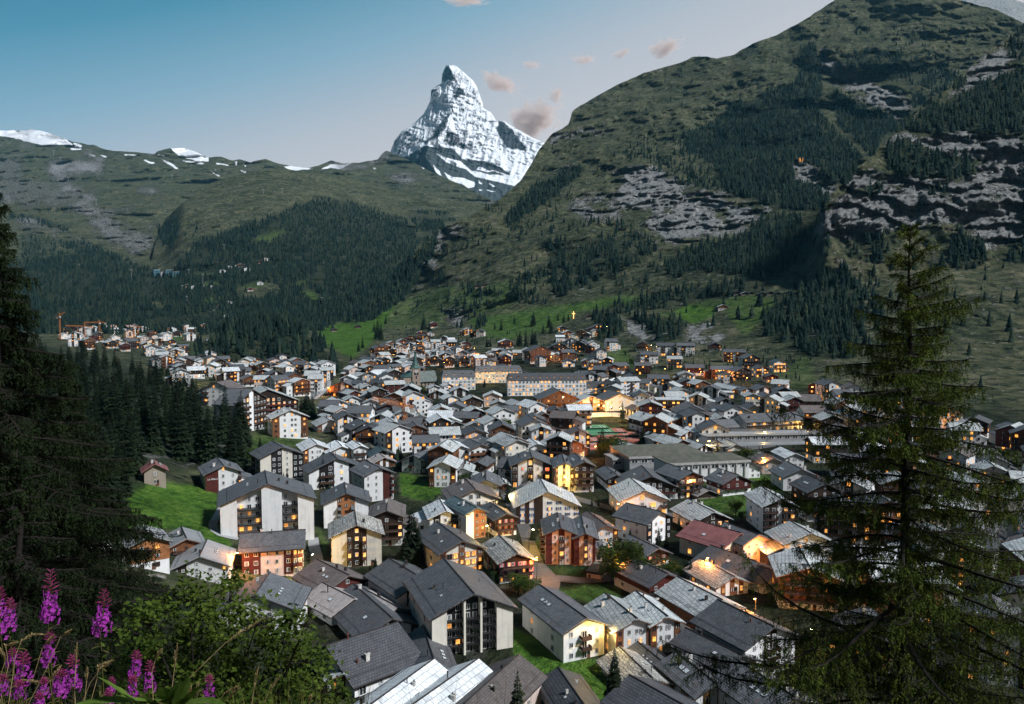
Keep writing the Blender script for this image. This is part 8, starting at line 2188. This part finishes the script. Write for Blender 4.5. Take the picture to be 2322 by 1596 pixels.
for i, (p, h) in enumerate((([(60, 1600), (90, 1400), (110, 1250), (150, 1150), (230, 1100), (315, 1100)], .55), ([(20, 1500), (60, 1320), (40, 1180), (110, 1160)], .6), ([(200, 1600), (330, 1350), (430, 1120), (500, 1072)], .7), ([(250, 1600), (330, 1460), (430, 1330)], .6), ([(530, 1500), (540, 1320), (548, 1170)], .5), ([(580, 1600), (640, 1450), (720, 1340), (800, 1290)], .55), ([(640, 1600), (690, 1420), (700, 1330), (790, 1285)], .5), ([(1225, 1480), (1245, 1320), (1262, 1170)], .4), ([(1080, 1370), (1110, 1270), (1150, 1210)], .4), ([(1330, 1610), (1340, 1540), (1358, 1480)], .4), ([(1530, 1610), (1600, 1520), (1690, 1470)], .4), ([(1560, 1610), (1640, 1540), (1700, 1490)], .4), ([(1790, 1610), (1810, 1480), (1840, 1330)], .4), ([(1870, 1610), (1920, 1500), (1990, 1400)], .4), ([(2190, 1620), (2205, 1580), (2215, 1545)], .4), ([(0, 1560), (150, 1420), (290, 1440)], .5), ([(0, 1400), (40, 1280), (0, 1200)], .4), ([(600, 1600), (615, 1450), (622, 1340)], .5), ([(1390, 1610), (1405, 1540), (1412, 1450)], .4), ([(110, 1600), (240, 1400), (300, 1200), (380, 1110)], .7))):
    stalk(p, h, ['arching feathery dry stalk nodding above the left flowers', 'short bent dry stalk at the left edge', 'dry stalk curving right between the two tall fireweeds', 'thick dry spike leaning right among the low flowers', 'upright dry spike right of the paired spikes', 'pale plume leaning right beside the lone tall fireweed', 'second pale plume close beside the first', 'upright dry spike in front of the shrub', 'dry spike behind the leaning fireweed', 'short dry spike right of the weed leaves', 'low plume leaning right at the bottom edge', 'second low plume leaning right at the bottom edge', 'thin upright dry spike in front of the shrub bottom', 'dry spike leaning right under the shrub', 'short tuft at the bottom edge right of the shrub', 'dry plume lying across the lower left corner', 'dry stalk bending out of the left edge', 'thin upright stalk between low flowers and plumes', 'thin upright spike right of the lone small fireweed', 'slender dry stalk crossing the left cluster'][i], 4.0 + .05 * (i % 7), .0022, .011)
# broad green weed
base = Vector(pos(380, 1622, 3.6))
root = empty('broadleaf_weed', base, 0, 'bright green weed with broad toothed leaves at the bottom edge', 'plant')
b = MB()
b.tube([(0, 0, -.45), (0, 0, 0), (.02, 0, .05)], [.006, .005, .003], 5); b.build('stem', M['stem'], root)
b = MB()
for i, (x, y, L, dz) in enumerate(((235, 1545, .16, .1), (300, 1560, .15, 0), (330, 1590, .15, -.1), (425, 1545, .17, .35), (455, 1560, .15, .2), (405, 1555, .15, .3), (440, 1580, .16, .05), (370, 1570, .14, .4), (500, 1600, .13, .1), (180, 1600, .14, .1), (360, 1600, .13, .1))):
    t = Vector(pos(x, y - 16, 3.5)) - base; o = Vector((t.x * .25, 0, -.02 + .01 * i))
    leafblade(b, o, t - o, (t - o).length * 1.15, .034, 0, 9, .10)
b.build('leaves', M['weed'], root)
# the rough grass they stand in
def tuft():
    g = np.random.default_rng(2); n = 2600
    x = g.uniform(-3.6, -.9, n); y = g.uniform(3.2, 5.2, n); h = g.uniform(.25, .75, n)
    x = np.where(g.uniform(0, 1, n) < .25, g.uniform(-1.5, 0.2, n), x)
    z = np.array([hill_z(0, q) for q in y]) - .05
    a = g.uniform(0, 6.28, n); ln = g.uniform(.05, .35, n) * h; w = g.uniform(.002, .005, n)
    P0 = np.stack([x, y, z], -1); dx = np.stack([np.cos(a) * ln, np.sin(a) * ln, 0 * a], -1)
    sx = np.stack([-np.sin(a) * w, np.cos(a) * w, 0 * a], -1); up = np.stack([0 * a, 0 * a, h], -1)
    V = np.stack([P0 - sx, P0 + sx, P0 + up * .6 + dx * .35 + sx * .8, P0 + up * .6 + dx * .35 - sx * .8, P0 + up + dx], 1)
    F_ = np.arange(n)[:, None] * 5
    T = np.concatenate([F_ + np.array([[0, 1, 2]]), F_ + np.array([[0, 2, 3]]), F_ + np.array([[3, 2, 4]])])
    me = mesh_np('grass', V.reshape(-1, 3), T); me.materials.append(M['stem'])
    tag(link('grass', me), 'rough grass around the flowers', kind='stuff')
tuft()

# ------------------------------------------------------------------ small evening clouds
def cloud_mat():
    m = bpy.data.materials.new('cloud_vapour'); m.use_nodes = True; nt = m.node_tree; nt.nodes.clear(); t = NT(nt)
    out = t.n('ShaderNodeOutputMaterial'); v = t.coord('Object')
    n = t.noise(v, 1.5, 7, 0.68, 0.8)
    ln = t.n('ShaderNodeVectorMath', operation='LENGTH'); t.l(v, ln.inputs[0])
    f = t.math('SUBTRACT', 1.0, ln.outputs['Value'], clamp=True)
    d = t.math('MULTIPLY', t.math('MULTIPLY_ADD', n, 5.0, t.math('MULTIPLY_ADD', f, 2.0, -3.5)), 1.0, clamp=True)
    pv = t.n('ShaderNodeVolumePrincipled'); pv.inputs['Color'].default_value = (0.975, 0.86, 0.80, 1)
    t.l(t.math('MULTIPLY', d, 0.022), pv.inputs['Density']); pv.inputs['Anisotropy'].default_value = 0.2
    t.l(pv.outputs[0], out.inputs['Volume'])
    return m
CM = cloud_mat()
def ico(n=24, k=12):
    b = MB()
    for j in range(k + 1):
        ph = math.pi * j / k
        for i in range(n): b.v.append((math.sin(ph) * math.cos(2 * math.pi * i / n), math.sin(ph) * math.sin(2 * math.pi * i / n), math.cos(ph)))
    for j in range(k):
        for i in range(n): b.f.append((j * n + i, (j + 1) * n + i, (j + 1) * n + (i + 1) % n, j * n + (i + 1) % n)); b.m.append(0)
    return b.mesh('cloud', [CM])
CLM = ico()
for i, (x, y, w, h, rz, lab) in enumerate(((1218, 262, 96, 74, 0, 'largest rosy cloud just right of the snow peak'), (1140, 188, 82, 34, 28, 'thin grey cloud wisp slanting off the peak summit'), (1262, 212, 30, 30, -20, 'small round cloud above the largest one'), (1512, 104, 66, 34, -8, 'dark rosy cloud above the green ridge'), (1328, 134, 50, 17, 5, 'flat rosy cloud left of the dark one over the ridge'), (1412, 118, 42, 16, -15, 'faint wisp between the two ridge clouds'), (1208, 146, 40, 16, 12, 'faint wisp high between peak and ridge'), (1062, 0, 90, 16, 4, 'faint pink cloud at the top edge above the peak'))):
    Yc = 12500; k = Yc / F
    o = link('cloud', CLM); o.location = pos(x, y, Yc); o.scale = (w * k, (w + h) * .5 * k, h * k); o.rotation_euler = (0, R(rz), i * 1.1 * 0)
    tag(o, lab, 'cloud', 'evening clouds')
SC.cycles.volume_max_steps = 96

# ------------------------------------------------------------------ evening haze in the valley air
def haze():
    b = MB(); b.box(-9000, 9000, -300, 11300, -420, 3400)
    m = bpy.data.materials.new('haze'); m.use_nodes = True; nt = m.node_tree; nt.nodes.clear(); t = NT(nt)
    out = t.n('ShaderNodeOutputMaterial'); pv = t.n('ShaderNodeVolumePrincipled')
    pv.inputs['Color'].default_value = (0.22, 0.66, 0.95, 1); pv.inputs['Density'].default_value = HAZE
    t.l(pv.outputs[0], out.inputs['Volume'])
    tag(b.build('haze', m), 'thin blue evening haze filling the valley', kind='stuff')
HAZE = 0.000016
haze()
